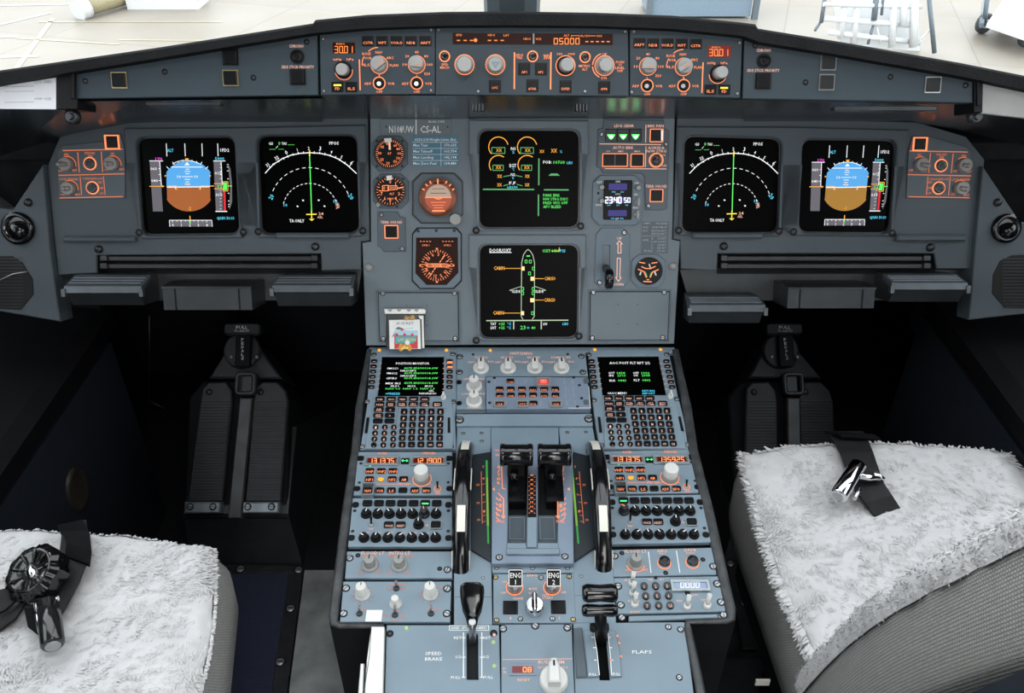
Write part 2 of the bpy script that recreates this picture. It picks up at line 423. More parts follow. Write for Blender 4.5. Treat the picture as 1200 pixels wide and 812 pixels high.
def _pot(b):      # audio knob, unit radius
    b.m = 0; b.lathe(0, 0, [(1.0, 0), (1.0, .3), (.93, .4), (.93, .41), (.74, .42)], 16)
    b.lathe(0, 0, [(.74, .4), (.72, 1.25), (.62, 1.38)], 16)
    b.m = 1; b.box(-.08, .08, .0, .6, 1.38, 1.43)
lib('pot', _pot, ['black', 'wl'])
lib('pot_red', _pot, ['dkmetal', 'or'])
def _flute(b, r0, r1, z0, z1, n=16, k=.07):
    p = []
    for i in range(n*2):
        rr = r0*(1 if i % 2 else 1-k); t = PI*i/n; p.append((rr*math.cos(t), rr*math.sin(t)))
    a = b.addv([(x, y, z0) for x, y in p]); c = b.addv([(x*r1/r0, y*r1/r0, z1) for x, y in p]); q = len(p)
    for i in range(q): b.face((a+i, a+(i+1) % q, c+(i+1) % q, c+i))
    b.face([c+i for i in range(q)])
def _selk(b):     # skirted fluted knob
    b.m = 0; b.lathe(0, 0, [(1.0, 0), (.98, .25), (.72, .32)], 18)
    _flute(b, .70, .58, .3, 1.5); b.m = 1; b.box(-.06, .06, .05, .56, 1.5, 1.54)
lib('skirt_knob', _selk, ['knobw', 'black'])
lib('grey_skirt_knob', _selk, ['knob', 'black'])
def _barw(b):     # wing knob
    b.m = 0; b.lathe(0, 0, [(1.0, 0), (1.0, .22), (.85, .35)], 18)
    b.rrect(0, .02, .85, 1.7, .3, .3, 1.25, .12); b.m = 1; b.box(-.1, .1, .25, .85, 1.25, 1.28)
lib('wing_knob', _barw, ['knobw', 'black'])
def _round(b):
    b.lathe(0, 0, [(1.0, 0), (1.0, .9), (.9, 1.05)], 18)
lib('round_knob', _round, ['knob'])
def _roundb(b):
    b.m = 1; b.lathe(0, 0, [(1.08, 0), (1.0, .5), (.9, .55)], 18); b.m = 0; b.lathe(0, 0, [(.86, .5), (.86, 1.5), (.78, 1.62)], 18)
lib('radio_knob', _roundb, ['knob', 'dkmetal'])
def _toggle(b):
    b.m = 1; b.lathe(0, 0, [(1.0, 0), (.95, .35), (.55, .5)], 12)
    b.m = 0; b.tube([(0, 0, .2), (0, .9, 2.0), (0, 1.25, 2.7)], [.28, .38, .52], 8)
lib('toggle', _toggle, ['steel', 'dkmetal']); lib('black_toggle', _toggle, ['black', 'knob'])
def pscrew(T, pts, r=4, crop=(0, 0, 1), lib_='screw', w=0.004, name='screw', zs=.8):
    b = T.b(crop)
    for x, y in pts:
        p = b.pt(x, y, w); q = b.ln(r, x, y, w)
        T.inst(name, LIB[lib_], (p[0], p[1], w), (q, q, q*zs), random.uniform(0, 3.1))
def pinst(T, name, lb, x, y, r, crop=(0, 0, 1), w=.004, zs=1.0, rot=0, ry=None, label=None):
    b = T.b(crop); p = b.pt(x, y, w); q = b.ln(r, x, y, w); q2 = b.lv(ry, x, y, w) if ry else q
    return T.inst(name, LIB[lb], (p[0], p[1], w), (q, q2, min(q, q2)*zs), R(rot), label=label)
def plate(T, pts, w=.004, m='module', crop=(0, 0, 1), name='face_plate', holes=(), ch=.0008, z0=-.002):
    b = T.b(crop); b.pprism(pts, z0, w, ch, holes); return T.add(name, b, m)
# ================================================================== SETTING
def quad_box(b, P, d):      # slab: quad P (4 points) thickened by vector d
    P = [Vector(p) for p in P]; d = Vector(d); a = b.addv(P + [p + d for p in P])
    for q in ((0, 1, 2, 3), (7, 6, 5, 4), (0, 4, 5, 1), (1, 5, 6, 2), (2, 6, 7, 3), (3, 7, 4, 0)): b.face([a+i for i in q])
# cockpit floor
b = MB(); b.box(-1.25, 1.25, -1.5, 2.0, -.04, 0); solo('floor', b, 'matte', kind='structure')
# footwell lining: front bulkhead, side walls, roof, rear wall
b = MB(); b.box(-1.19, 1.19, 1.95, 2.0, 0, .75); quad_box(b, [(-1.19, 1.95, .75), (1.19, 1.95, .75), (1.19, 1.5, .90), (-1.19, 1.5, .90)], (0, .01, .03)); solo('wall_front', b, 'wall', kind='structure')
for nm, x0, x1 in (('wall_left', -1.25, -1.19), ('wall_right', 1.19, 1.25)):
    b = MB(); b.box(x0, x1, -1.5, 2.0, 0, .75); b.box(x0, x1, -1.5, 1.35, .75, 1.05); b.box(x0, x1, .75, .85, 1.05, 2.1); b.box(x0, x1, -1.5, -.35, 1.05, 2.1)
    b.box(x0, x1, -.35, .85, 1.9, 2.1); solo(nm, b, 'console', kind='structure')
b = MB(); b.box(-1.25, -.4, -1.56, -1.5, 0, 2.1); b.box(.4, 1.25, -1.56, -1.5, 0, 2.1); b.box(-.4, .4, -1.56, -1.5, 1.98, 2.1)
solo('wall_rear', b, 'panel_shaded', kind='structure')
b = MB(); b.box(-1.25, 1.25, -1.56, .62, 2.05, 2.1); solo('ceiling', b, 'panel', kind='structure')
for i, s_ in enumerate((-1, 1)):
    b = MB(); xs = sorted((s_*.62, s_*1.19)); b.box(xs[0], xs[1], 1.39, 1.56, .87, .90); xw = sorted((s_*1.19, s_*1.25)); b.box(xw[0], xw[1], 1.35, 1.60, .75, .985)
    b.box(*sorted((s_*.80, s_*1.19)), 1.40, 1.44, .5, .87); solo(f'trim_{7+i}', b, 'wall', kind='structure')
# windshield: two panes each side of a centre post
base = lambda x: Vector((x, 1.55 - .16*abs(x), .985)); top = lambda x: Vector((x, .80 - .25*abs(x), 2.06))
glass = bpy.data.materials.new('windshield_glass'); glass.use_nodes = True; nt = glass.node_tree
nt.nodes.remove(nt.nodes['Principled BSDF']); out = nt.nodes['Material Output']
tr = nt.nodes.new('ShaderNodeBsdfTransparent'); gs = nt.nodes.new('ShaderNodeBsdfGlossy'); gs.inputs['Roughness'].default_value = .02
tr.inputs[0].default_value = (.96, .98, .98, 1); mx = nt.nodes.new('ShaderNodeMixShader')
mx.inputs[0].default_value = .035; nt.links.new(tr.outputs[0], mx.inputs[1]); nt.links.new(gs.outputs[0], mx.inputs[2]); nt.links.new(mx.outputs[0], out.inputs[0])
M['glass'] = glass
for n, (xa, xb) in enumerate(((-1.19, -.04), (.04, 1.19))):
    b = MB(); quad_box(b, [base(xa), base(xb), top(xb), top(xa)], (0, .006, .004)); solo(f'window_{n+1}', b, 'glass', kind='structure')
for n, x in enumerate((-1.19, 1.13)):
    b = MB(); b.box(x+.02, x+.026, -.35, .75, 1.05, 1.9); solo(f'window_{n+3}', b, 'glass', kind='structure')
# centre post
b = MB(); A = base(0); B = top(0)
d = (B-A).normalized(); q = Vector((0, -d.z, d.y)); q = -q if q.y > 0 else q
pr = [(-.046, 0), (-.040, .018), (-.020, .030), (.020, .030), (.040, .018), (.046, 0)]
a0 = b.addv([A - d*.15 + Vector((x, 0, 0)) + q*z for x, z in pr]); a1 = b.addv([B + Vector((x, 0, 0)) + q*z for x, z in pr])
for i in range(6): b.face((a0+i, a1+i, a1+(i+1) % 6, a0+(i+1) % 6))
solo('trim_1', b, 'panel', kind='structure')
# lower windshield frame sills
for n, s_ in enumerate((-1, 1)):
    b = MB(); P_ = [base(s_*.02), base(s_*1.19)]
    quad_box(b, [P_[0]+Vector((0, .02, .0)), P_[1]+Vector((0, .02, .0)), P_[1]+Vector((0, -.03, -.03)), P_[0]+Vector((0, -.03, -.03))], (0, 0, -.03))
    solo(f'trim_{n+2}', b, 'pad', kind='structure')
# wiper arms resting on the windshield foot
for s_, lab in ((-1, 'slim grey wiper arm left of the centre window post'), (1, 'slim grey wiper arm right of the centre window post')):
    t = wthing('wiper', lab, 'wiper', base(s_*.06) + Vector((0, .02, .05)))
    b = MB(); b.tube([base(s_*.055)+Vector((0, .02, .075)), base(s_*.20)+Vector((0, .03, .03)), base(s_*.42)+Vector((0, .035, .0))], .006, 6); wpart('arm', b, 'knob', t)
    b = MB(); b.tube([base(s_*.05)+Vector((0, .03, .06)), base(s_*.17)+Vector((0, .04, .012))], .008, 6); wpart('blade', b, 'black', t)

# ------------------------------------------------------------------ hangar outside
GZ = -3.35
def G(px, py, h=0.0): return at_z(px, py, GZ + h)
fl = mat('hangar_floor', (.36, .325, .29), .45, var=.0, spec=.25); nt = fl.node_tree; bb = nt.nodes['Principled BSDF']
tc = nt.nodes.new('ShaderNodeTexCoord'); br = nt.nodes.new('ShaderNodeTexBrick'); mp = nt.nodes.new('ShaderNodeMapping'); mp.inputs['Rotation'].default_value = (0, 0, .3)
br.inputs['Scale'].default_value = .28; br.offset = 0; br.inputs['Color1'].default_value = (.285, .252, .215, 1); br.inputs['Color2'].default_value = (.262, .232, .20, 1)
br.inputs['Mortar'].default_value = (.20, .18, .155, 1); br.inputs['Mortar Size'].default_value = .004; br.inputs['Brick Width'].default_value = 1; br.inputs['Row Height'].default_value = 1
nz = nt.nodes.new('ShaderNodeTexNoise'); nz.inputs['Scale'].default_value = .5; nz.inputs['Detail'].default_value = 6; mxc = nt.nodes.new('ShaderNodeMixRGB'); mxc.blend_type = 'MULTIPLY'; mxc.inputs[0].default_value = .55
rp = nt.nodes.new('ShaderNodeValToRGB'); rp.color_ramp.elements[0].position = .35; rp.color_ramp.elements[0].color = (.80, .76, .70, 1); rp.color_ramp.elements[1].position = .62
nt.links.new(tc.outputs['Object'], mp.inputs[0]); nt.links.new(mp.outputs[0], br.inputs[0]); nt.links.new(tc.outputs['Object'], nz.inputs[0]); nt.links.new(nz.outputs[0], rp.inputs[0])
nt.links.new(br.outputs[0], mxc.inputs[1]); nt.links.new(rp.outputs[0], mxc.inputs[2]); nt.links.new(mxc.outputs[0], bb.inputs['Base Color'])
b = MB(); b.box(-60, 60, -20, 100, GZ-.3, GZ); solo('hangar_floor', b, fl, kind='structure')
M['fline'] = mat('floor_line_white', (.36, .35, .33), .3, var=.1); M['fyel'] = mat('floor_line_yellow', (.33, .27, .16), .3, var=.1)
def line(px0, py0, px1, py1, wd, m):
    a, c = G(px0, py0), G(px1, py1); d = (c-a).normalized(); q = Vector((-d.y, d.x, 0))*wd/2; b = MB(); k = b.addv([a-q+Vector((0,0,.006)), c-q+Vector((0,0,.006)), c+q+Vector((0,0,.006)), a+q+Vector((0,0,.006))]); b.face((k, k+1, k+2, k+3)); return b
for i, (x0, y0, x1, y1, wd, m) in enumerate(((-60, 46, 20, 43, .14, 'fline'), (-60, 68, 45, 66, .14, 'fline'), (-30, 36, 60, 15, .12, 'fline'), (-20, 7, 80, 5, .12, 'fline'),
        (20, 80, 62, 22, .1, 'fyel'), (20, 45, 140, 52, .08, 'fyel'), (45, 26, 260, 26, .08, 'fyel'), (140, 47, 260, 48, .07, 'fyel'))):
    solo('floor_marking', line(x0, y0, x1, y1, wd, m), m, kind='structure')
M['stand'] = mat('stand_white', (.62, .63, .64), .4, var=.05); M['standg'] = mat('stand_grey', (.13, .16, .19), .4, .2, var=.1)
M['yhose'] = mat('hose_yellow', (.32, .28, .17), .5, var=.15); M['lblue'] = mat('cart_blue', (.19, .255, .32), .4, var=.1); M['tyre'] = mat('tyre_rubber', (.05, .055, .06), .7, var=.2)
# yellow hose on the hangar floor
a = G(104, 20); t = wthing('floor_hose', 'thick yellow duct hose lying on the hangar floor', 'hose', a)
pts = [a + Vector((x, y, .22)) for x, y in ((0, 0), (.25, .5), (.6, 1.3), (.9, 2.6), (.8, 4.5), (1.4, 7))]
b = MB(); b.tube(pts, .2, 12); wpart('hose', b, 'yhose', t)
b = MB(); b.tube([pts[0], pts[0] + Vector((-.12, -.2, -.03))], .24, 12); wpart('coupling', b, 'stand', t)
# white crate far left
a = G(198, 6); b = MB(); b.box(-.8, .8, -.4, .4, 0, .7); b.box(-.85, .85, -.45, .45, .7, .78)
t = wthing('crate', 'white crate on the hangar floor at the top left', 'crate', a); o = MB(); o.v = [(v[0]+a.x, v[1]+a.y, v[2]+a.z) for v in b.v]; o.f, o.mi, o.smooth = b.f, b.mi, b.smooth; wpart('box', o, 'stand', t)
# pale blue equipment cart just outside the nose, right of the post
a = G(822, 22); t = wthing('equipment_cart', 'pale blue equipment cart with dark corner posts outside the windshield', 'cart', a)
b = MB(); b.box(a.x-1.15, a.x+1.05, a.y, a.y+1.2, a.z+.05, a.z+1.2); wpart('cabinet', b, 'lblue', t)
for dx in (-1.22, 1.08):
    b = MB(); b.box(a.x+dx, a.x+dx+.12, a.y-.08, a.y+.04, a.z, a.z+1.5); wpart('post', b, 'standg', t)
# white work stand with ladder frames
a = G(1020, 66); t = wthing('work_stand', 'white tubular work stand standing on the hangar floor', 'work stand', a)
def stick(px0, py0, px1, py1, y0off, y1off, r, m, nm='frame_tube', h0=0, h1=0):
    p, q_ = at_y(px0, py0, a.y + y0off), at_y(px1, py1, a.y + y1off); b = MB(); b.tube([p, q_], r*.55, 7); wpart(nm, b, m, t)
for x0, y0, x1, y1, r, m in ((962, 27, 968, -10, .07, 'standg'), (955, 36, 962, 25, .05, 'standg'), (1024, 24, 1028, -12, .10, 'standg'), (1033, 18, 1036, -12, .05, 'standg'), (1017, 52, 1025, 24, .05, 'standg'), (1032, 50, 1026, 26, .035, 'stand'),
    (985, 45, 990, -5, .12, 'stand'), (1000, 52, 1005, -5, .12, 'stand'), (1045, 55, 1048, -5, .12, 'stand'), (1070, 55, 1072, -8, .14, 'stand'), (1058, 30, 1060, -5, .12, 'stand'),
    (965, 22, 1075, 30, .10, 'stand'), (970, 38, 1078, 50, .10, 'stand'), (965, 5, 1080, 8, .08, 'stand'), (1095, 62, 1088, -10, .08, 'standg'), (1076, 48, 1090, 35, .03, 'stand')):
    stick(x0, y0, x1, y1, 0, .1, r, m)
b = MB(); P0, P1_, P2_, P3 = at_y(985, 52, a.y+.3), at_y(1078, 60, a.y+.3), at_y(1075, 0, a.y+.5), at_y(975, 0, a.y+.5)
quad_box(b, [P0, P1_, P2_, P3], (0, .05, 0)); wpart('side_panel', b, 'stand', t)
# wheeled trolley at top right
a = G(1150, 42); t = wthing('trolley', 'wheeled trolley with a white bed on the hangar floor at the top right', 'trolley', a)
for k, (px, py) in enumerate(((1150, 30), (1200, 46), (1185, 12), (1240, 30))):
    c = G(px, py+9); b = MB(); rr = .20 if k < 2 else .17
    M4 = Matrix.Translation(c + Vector((0, 0, rr))) @ Matrix.Rotation(R(20), 4, 'Z') @ Matrix.Rotation(PI/2, 4, 'X')
    b.lathe(0, 0, [(0, -.05), (rr*.8, -.06), (rr, -.04), (rr, .04), (rr*.8, .06), (rr*.35, .05), (0, .05)], 16, mat4=M4); wpart('wheel', b, 'tyre', t)
    b = MB(); b.lathe(0, 0, [(0, -.07), (rr*.45, -.07), (rr*.45, .07), (0, .07)], 12, mat4=M4); wpart('hub', b, 'stand', t)
b = MB(); q0, q1, q2, q3 = G(1155, 32, .33), G(1207, 50, .33), G(1260, 22, .33), G(1178, -2, .33); quad_box(b, [q0, q1, q2, q3], (0, 0, .06)); wpart('bed', b, 'stand', t)
b = MB(); b.tube([G(1150, 30, .3), G(1154, 2, .3)], .05, 7); b.tube([at_y(1153, 30, a.y), at_y(1158, -10, a.y)], .05, 7); wpart('handle', b, 'standg', t)

# ================================================================== GLARESHIELD
T = Thing('glareshield', 'black padded glareshield hood running across the cockpit under the windows', 'glareshield', PG, 624, 30)
top_line = [(-120, 104), (0, 82), (180, 56), (366, 27), (369, 23), (430, 17), (520, 13.5), (600, 13), (700, 14.5), (790, 18), (870, 26), (886, 28), (889, 33), (1000, 51), (1130, 74), (1215, 91), (1330, 112)]
bot_line = [(-120, 121), (0, 98), (180, 69), (364, 39), (375, 38), (430, 33), (520, 30), (600, 29.5), (700, 30.5), (790, 34), (870, 42), (882, 46), (889, 49), (1000, 67), (1130, 90), (1215, 108), (1330, 128)]
b = T.b(); n = len(top_line); rows = []
for (tx, ty), (bx, by) in zip(top_line, bot_line):
    lo = T.L(bx, by, .020); hi = T.L(tx, ty, .020); xs = lo[0]
    Wf = lambda dy, dz: (0, -dy*PG.M[1][0] + dy*T.p.V.y + dz*T.p.V.z, dy*T.p.N.y + dz*T.p.N.z)
    d1 = Wf(.012, -.0035); d3 = Wf(0, -.10)
    hw_ = T.mw @ Vector(hi); dx_, dy_ = .25*hw_.x, .42; sl = (hw_.z-CAM_Z)/math.hypot(hw_.x, hw_.y); bw = hw_ + Vector((dx_, dy_, sl*math.hypot(dx_, dy_)-.05))
    back = tuple(T.mw.inverted() @ bw)
    rows.append([(lo[0], lo[1], lo[2]-.03), (lo[0], lo[1], lo[2]), (hi[0], hi[1]-.003, hi[2]), (hi[0], hi[1], hi[2]-.003), (hi[0], hi[1]+d1[1]*.6, hi[2]+d1[2]*.6), back, (back[0], back[1]+d3[1], back[2]+d3[2])])
k = [b.addv(r_) for r_ in rows]
for a_, c_ in zip(k, k[1:]):
    for i in range(6): b.face((a_+i, c_+i, c_+i+1, a_+i+1))
T.add('hood', b, 'pad')
# side fascia of the glareshield
def fascia(label, pts, buttons, screws, chx, kind_lib, tx):
    T = Thing('glareshield_fascia', label, 'panel', PG, sum(p[0] for p in pts)/len(pts), sum(p[1] for p in pts)/len(pts))
    plate(T, pts, .0, 'glare', z0=-.03)
    for (x, y, l_) in buttons: pinst(T, 'push_button', l_, x, y, 16.5, w=0, zs=.3)
    pscrew(T, screws, 2.6, w=0, lib_='dark_screw')
    b = T.b(); b.pring(*chx, 6.8, 8.2, 0, .002, 20); T.add('button_guard', b, 'black')
    b = T.b(); b.plathe(*chx, [(6.2, .001), (6, .002), (2, .0012), (0, .0012)], 18); T.add('chrono_button', b, 'btn')
    b = T.b(); b.text('CHRONO', chx[0]-1 if chx[0] < 600 else chx[0], chx[1]-12.5, 3.6, 17, bold=.012); b.text('SIDE STICK PRIORITY', tx[0], tx[1], 3.4, 38, bold=.012); T.add('lettering', b, 'orw')
    return T
LF = [(89, 83), (372, 40.5), (373, 111.5), (90, 115.5)]
fascia('blue grey fascia left of the flight control panels with five dark buttons', LF, [(140, 94, 'bronze_button'), (270, 67, 'button'), (270.5, 91.5, 'bronze_button'), (349, 90, 'button')],
    [(100, 95), (193, 84), (297, 91), (359.5, 49)], (348.5, 66.5), 0, (349, 78.5))
RF = [(872, 46), (1140, 91), (1140, 120.5), (870, 115.5)]
fascia('blue grey fascia right of the flight control panels with steel framed buttons', RF, [(894, 95, 'button'), (970.5, 73, 'steel_button'), (968.5, 96.5, 'steel_button'), (1093, 99.5, 'steel_button')],
    [(885, 53), (944, 96.5), (1043.5, 90), (1131.5, 100)], (895, 71.5), 0, (894.5, 82.5))
# outer ends of the glareshield: dark bracket + holder
for s_, lab, X in ((0, 'dark bracket at the left end of the glareshield', [(66, 83), (88, 79), (90, 115), (90, 128), (66, 128)]), (1, 'dark bracket at the right end of the glareshield', [(1142, 90), (1152, 92), (1152, 132), (1142, 132)])):
    T = Thing('end_bracket', lab, 'bracket', PG, X[0][0], 100); plate(T, X, .002, 'black', z0=-.05)
    b = T.b(); xx = 84 if s_ == 0 else 1147; b.pprism([(xx-2, 82+s_*8), (xx+2, 82+s_*8), (xx+3, 116+s_*8), (xx-1, 116+s_*8)], 0, .007, .001); T.add('rib', b, 'black')
# white paper card at the left, grey one at the right
T = Thing('paper_card', 'white printed paper card clipped left of the glareshield', 'paper', PG, 30, 105)
b = T.b(); b.pprism([(-60, 97), (65.5, 83), (65.5, 128), (-60, 127)], 0, .0012); T.add('sheet', b, 'paper')
b = T.b((0, 0, 3)); b.text('COPY & CO', 152, 271, 10, 80, z=.0014); b.text('LOG CARD', 152, 287, 10, 62, z=.0014); b.text('crew copy', 150, 345, 11, 60, z=.0014)
for yy in (305, 322, 360): b.pstroke([(15, yy), (120, yy-2)], 1.2, .0014)
T.add('lettering', b, 'ptext')
T = Thing('card_holder', 'grey metal card holder right of the glareshield', 'holder', PG, 1175, 105)
b = T.b(); b.pprism([(1152, 92), (1265, 112), (1265, 146), (1150, 133)], -.002, .002, .001); T.add('face_plate', b, 'knob')
# underside: glossy metal band between the glareshield and the instrument panel
def under(pl, label, X):
    T = Thing('underside_panel', label, 'panel', PG, (X[0]+X[1])/2, 116); b = MB(); v = []
    xs = [X[0] + (X[1]-X[0])*i/6 for i in range(7)]
    a = [PG.at(x, pl(x)[0], -.004) for x in xs]; c = [PM.at(x, pl(x)[1]+2.5, -.004) for x in xs]
    inv = T.mw.inverted(); k0 = b.addv([inv @ p for p in a]); k1 = b.addv([inv @ p for p in c])
    for i in range(6): b.face((k0+i, k1+i, k1+i+1, k0+i+1))
    T.add('sheet', b, 'under'); return T
under(lambda x: (112, 137), 'brushed dark metal underside of the glareshield above the centre panel', (378, 872))
under(lambda x: (115.5+(372-x)*.012, 141+max(0, (130-x))*.30), 'dark glossy underside of the glareshield above the left panel', (378, -60))
under(lambda x: (114+(x-870)*.02, 140+max(0, (x-1075))*.22), 'dark glossy underside of the glareshield above the right panel', (872, 1260))
# small parts on the underside: lamps strips and hook
for lab, q in (('slim dark flood lamp bar under the left side of the glareshield', (170, 122, 258, 121)), ('slim dark flood lamp bar under the right side of the glareshield', (978, 127, 1099, 127))):
    T = Thing('flood_lamp', lab, 'lamp', PG, q[0], q[1]); b = T.b()
    b.prr(q[0], q[1]-3, q[2], q[3]+3, 3, -.012, .002, .001); T.add('housing', b, 'dkmetal')
for x in (560, 682):
    T = Thing('clamp_fitting', 'small ribbed metal fitting under the glareshield, %s of the two' % ('left' if x < 600 else 'right'), 'fitting', PG, x, 124)
    for i in range(4):
        b = T.b(); b.prr(x-7+i*3.8, 121, x-4.5+i*3.8, 130, 1, -.03, -.012, .0005); T.add('fin', b, 'dkmetal')
for x, lab in ((78, 'small round vent fitting below the paper card'), (1150, 'small round vent fitting below the grey card holder')):
    T = Thing('vent_fitting', lab, 'fitting', PG, x, 134); b = T.b(); b.plathe(x, 136, [(9, -.02), (9, -.012), (6, -.009)], 10); T.add('collar', b, 'dkmetal')
    b = T.b(); b.plathe(x, 136, [(5, -.012), (4, -.004)], 8); T.add('nozzle', b, 'dkmetal')
# ================================================================== GLARESHIELD CONTROL PANELS
C2 = (360, 0, 4.2857); C3 = (620, 0, 4.2857)
def efis(label, crop, mir):
    if not mir: outl = [(62, 165), (300, 140), (642, 130), (642, 472), (68, 478)]
    else: outl = [(506, 130), (700, 138), (870, 155), (1072, 190), (1060, 492), (506, 480)]
    T = Thing('display_control_panel', label, 'panel', PG, *(443, 75) if not mir else (805, 78))
    plate(T, outl, .002, 'glare', crop, z0=-.03)
    if not mir:
        btn = [(305, 207, 'CSTR'), (376, 207, 'WPT'), (449, 207, 'VOR.D'), (521, 207, 'NDB'), (594, 207, 'ARPT')]; lcd = (128, 213, 240, 268); dg = (138, 233, 236, 265); bx, by = 168, 220
        baro = (184, 352, 172, 348); modek = (362, 326, 35); rngk = (550, 324, -5); tog = (362, 418); tog2 = (550, 418); bars = [(262, 300), (266, 452)]; fd = [(152, 437, 'FD', 1), (222, 437, 'ILS', 0)]
        scr = [(80, 195), (622, 150), (84, 458), (622, 454)]
    else:
        btn = [(554, 217, 'ARPT'), (623, 219, 'NDB'), (695, 219, 'VOR.D'), (766, 220, 'WPT'), (837, 222, 'CSTR')]; lcd = (898, 230, 1014, 286); dg = (906, 248, 1008, 280); bx, by = 940, 237
        baro = (948, 370, 972, 362); modek = (776, 336, 30); rngk = (597, 334, 0); tog = (776, 430); tog2 = (593, 430); bars = [(874, 314), (868, 466)]; fd = [(911, 450, 'ILS', 0), (980, 451, 'FD', 1)]
        scr = [(527, 158), (1058, 214), (516, 462), (1046, 470)]
    for x, y, t_ in btn + [(f[0], f[1], f[2]) for f in fd]: pinst(T, 'push_button', 'button', x, y, 54, crop, w=.002, zs=.12, ry=46)
    b = T.b(crop)
    for x, y, t_ in btn: b.text(t_, x, y+8, 13, 15+9*len(t_), .0055, bold=.02)
    for x, y, t_, _ in fd: b.text(t_, x, y+8, 14, 12*len(t_), .0055, bold=.02)
    x, y, _r = modek; 
    for dx, dy, t_, w_ in ((-74, -42, 'ROSE', 0), (-56, -34, 'VOR', 36), (-64, 0, 'ILS', 32), (-2, -63, 'NAV', 34), (54, -36, 'ARC', 36), (74, 2, 'PLAN', 42)):
        if t_ == 'ROSE': b.text(t_, x-64, y-56, 13, 42, .0026, bold=.02)
        else: b.text(t_, x+dx, y+dy, 13, w_, .0026, bold=.02)
    b.parc(x-2, y-6, 78, 92, 130, 4, .0026); b.parc(x-6, y, 80, 150, 182, 4, .0026)
    x, y, _r = rngk
    for t_, dx, dy, w_ in (('10', -60, 0, 20), ('20', -48, -42, 20), ('40', 0, -62, 20), ('80', 48, -42, 20), ('160', 66, 0, 28), ('320', 52, 46, 30)): b.text(t_, x+dx, y+dy, 13, w_, .0026, bold=.02)
    for (x, y), nn in ((tog, '1'), (tog2, '2')):
        b.text('ADF', x-58 if True else 0, y+2, 13, 34, .0026, bold=.02); b.text('VOR', x+60, y+2, 13, 34, .0026, bold=.02); b.text('OFF', x, y+43, 13, 32, .0026, bold=.02); b.text(nn, x, y-40, 10, 5, .0026, bold=.03)
    b.pstroke(bars, 6, .0026); b.text('inHg', baro[0]-32, baro[1]-54, 12, 42, .0026, bold=.02); b.text('hPa', baro[0]+32, baro[1]-54, 12, 34, .0026, bold=.02)
    T.add('lit_lettering', b, 'or')
    for x, y in (tog, tog2): b = T.b(crop); b.pring(x, y, 27, 32, .002, .003, 24); T.add('lit_collar', b, 'or')
    for x, y in (modek[:2], rngk[:2]): b = T.b(crop); b.pring(x, y, 41, 44.5, .002, .0026, 24); T.add('lit_ring', b, 'or')
    b = T.b(crop); b.pring(baro[0], baro[1]+4, 42, 45, .002, .0026, 24, 180, 370); T.add('lit_ring', b, 'or')
    for x, y in (tog, tog2):
        b = T.b(crop); b.plathe(x, y, [(26, .002), (24, .005), (12, .004)], 16); o = T.add('toggle_base', b, 'black')
        b = T.b(crop); p = b.pt(x, y, .004); q = b.pt(x-2, y+2, .018); b.tube([p, q], [.0014, .0027], 10); T.add('toggle_tip', b, 'steel', parent=o)
    for nm, (x, y, a), c in (('mode_knob', modek, 'knob'), ('range_knob', rngk, 'knob')):
        b = T.b(crop); b.plathe(x, y, [(40, .002), (38, .012), (34, .014)], 20); k = T.add(nm, b, c)
        b = T.b(crop); p = b.pt(x, y, .014); L_ = b.ln(60, x, y, .014); M4 = Matrix.Translation((p[0], p[1], 0)) @ Matrix.Rotation(R(a), 4, 'Z'); b.box(-L_/2, L_/2, -.0028, .0028, .013, .020, M4); T.add('grip_bar', b, c, parent=k)
        b = T.b(crop); b.box(-L_*.1, L_/2, -.0004, .0004, .020, .0203, M4); T.add('pointer', b, 'or2', parent=k)
    b = T.b(crop); b.plathe(baro[0], baro[1], [(42, .002), (40, .010), (36, .011)], 20); k = T.add('pressure_knob', b, 'black')
    b = T.b(crop); p0 = b.pt(baro[0], baro[1], .010); p1 = b.pt(baro[2], baro[3], .026); b.tube([p0, p1, (p1[0], p1[1], p1[2]+.0008)], [b.ln(30, *baro[:2]), b.ln(29, *baro[:2]), b.ln(26, *baro[:2])], 18); T.add('pull_cap', b, 'knob', parent=k)
    lm = 'amberlcd' if not mir else 'redlcd'
    b = T.b(crop); b.prr(*lcd, 4, .0015, .0026); o = T.add('pressure_window', b, lm)
    b = T.b(crop); b.seg7('30.01', *dg, 4, .0031); b.text('BARO', bx, by, 9, 44, .0031, bold=.02); T.add('digits', b, 'lcd', parent=o)
    b = T.b(crop)
    for x, y, _, on in fd:
        if on: b.pflat([(x-19, y-14), (x+19, y-14), (x+19, y-5), (x-19, y-5)], .0056)
    T.add('lit_bar', b, 'yl')
    pscrew(T, scr, 7, crop, w=.002)
efis('left display control panel with an orange 30.01 pressure window', C2, False)
efis('right display control panel with a red 30.01 pressure window', C3, True)
# flight control unit
T = Thing('flight_control_unit', 'centre autopilot panel with the long amber window reading 05000', 'panel', PG, 623, 75)
b = T.b(); b.pprism([(510.5, 30.5), (736, 31), (737, 112.5), (510.5, 111)], -.03, .002, .0006); T.add('face_plate', b, 'glare')
b = T.b(); b.pprism([(530.5, 38.5), (718, 39.5), (718, 52.5), (530.5, 51.5)], .002, .0030); o = T.add('display_window', b, 'amberlcd')
b = T.b(C2)
for x in (752, 786, 818, 908, 940, 972): b.pstroke([(x, 203), (x+15, 203)], 5, .0034)
b.plathe(846, 204, [(9, .0033), (9, .0034)], 12); b.text('SPD', 763, 176, 11, 32, .0034, bold=.015); b.text('HDG', 925, 176, 11, 34, .0034, bold=.015); b.text('LAT', 1000, 177, 11, 28, .0034, bold=.015); b.text('HDG', 1104, 195, 11, 34, .0034, bold=.015); b.text('V/S', 1161, 196, 11, 28, .0034, bold=.015)
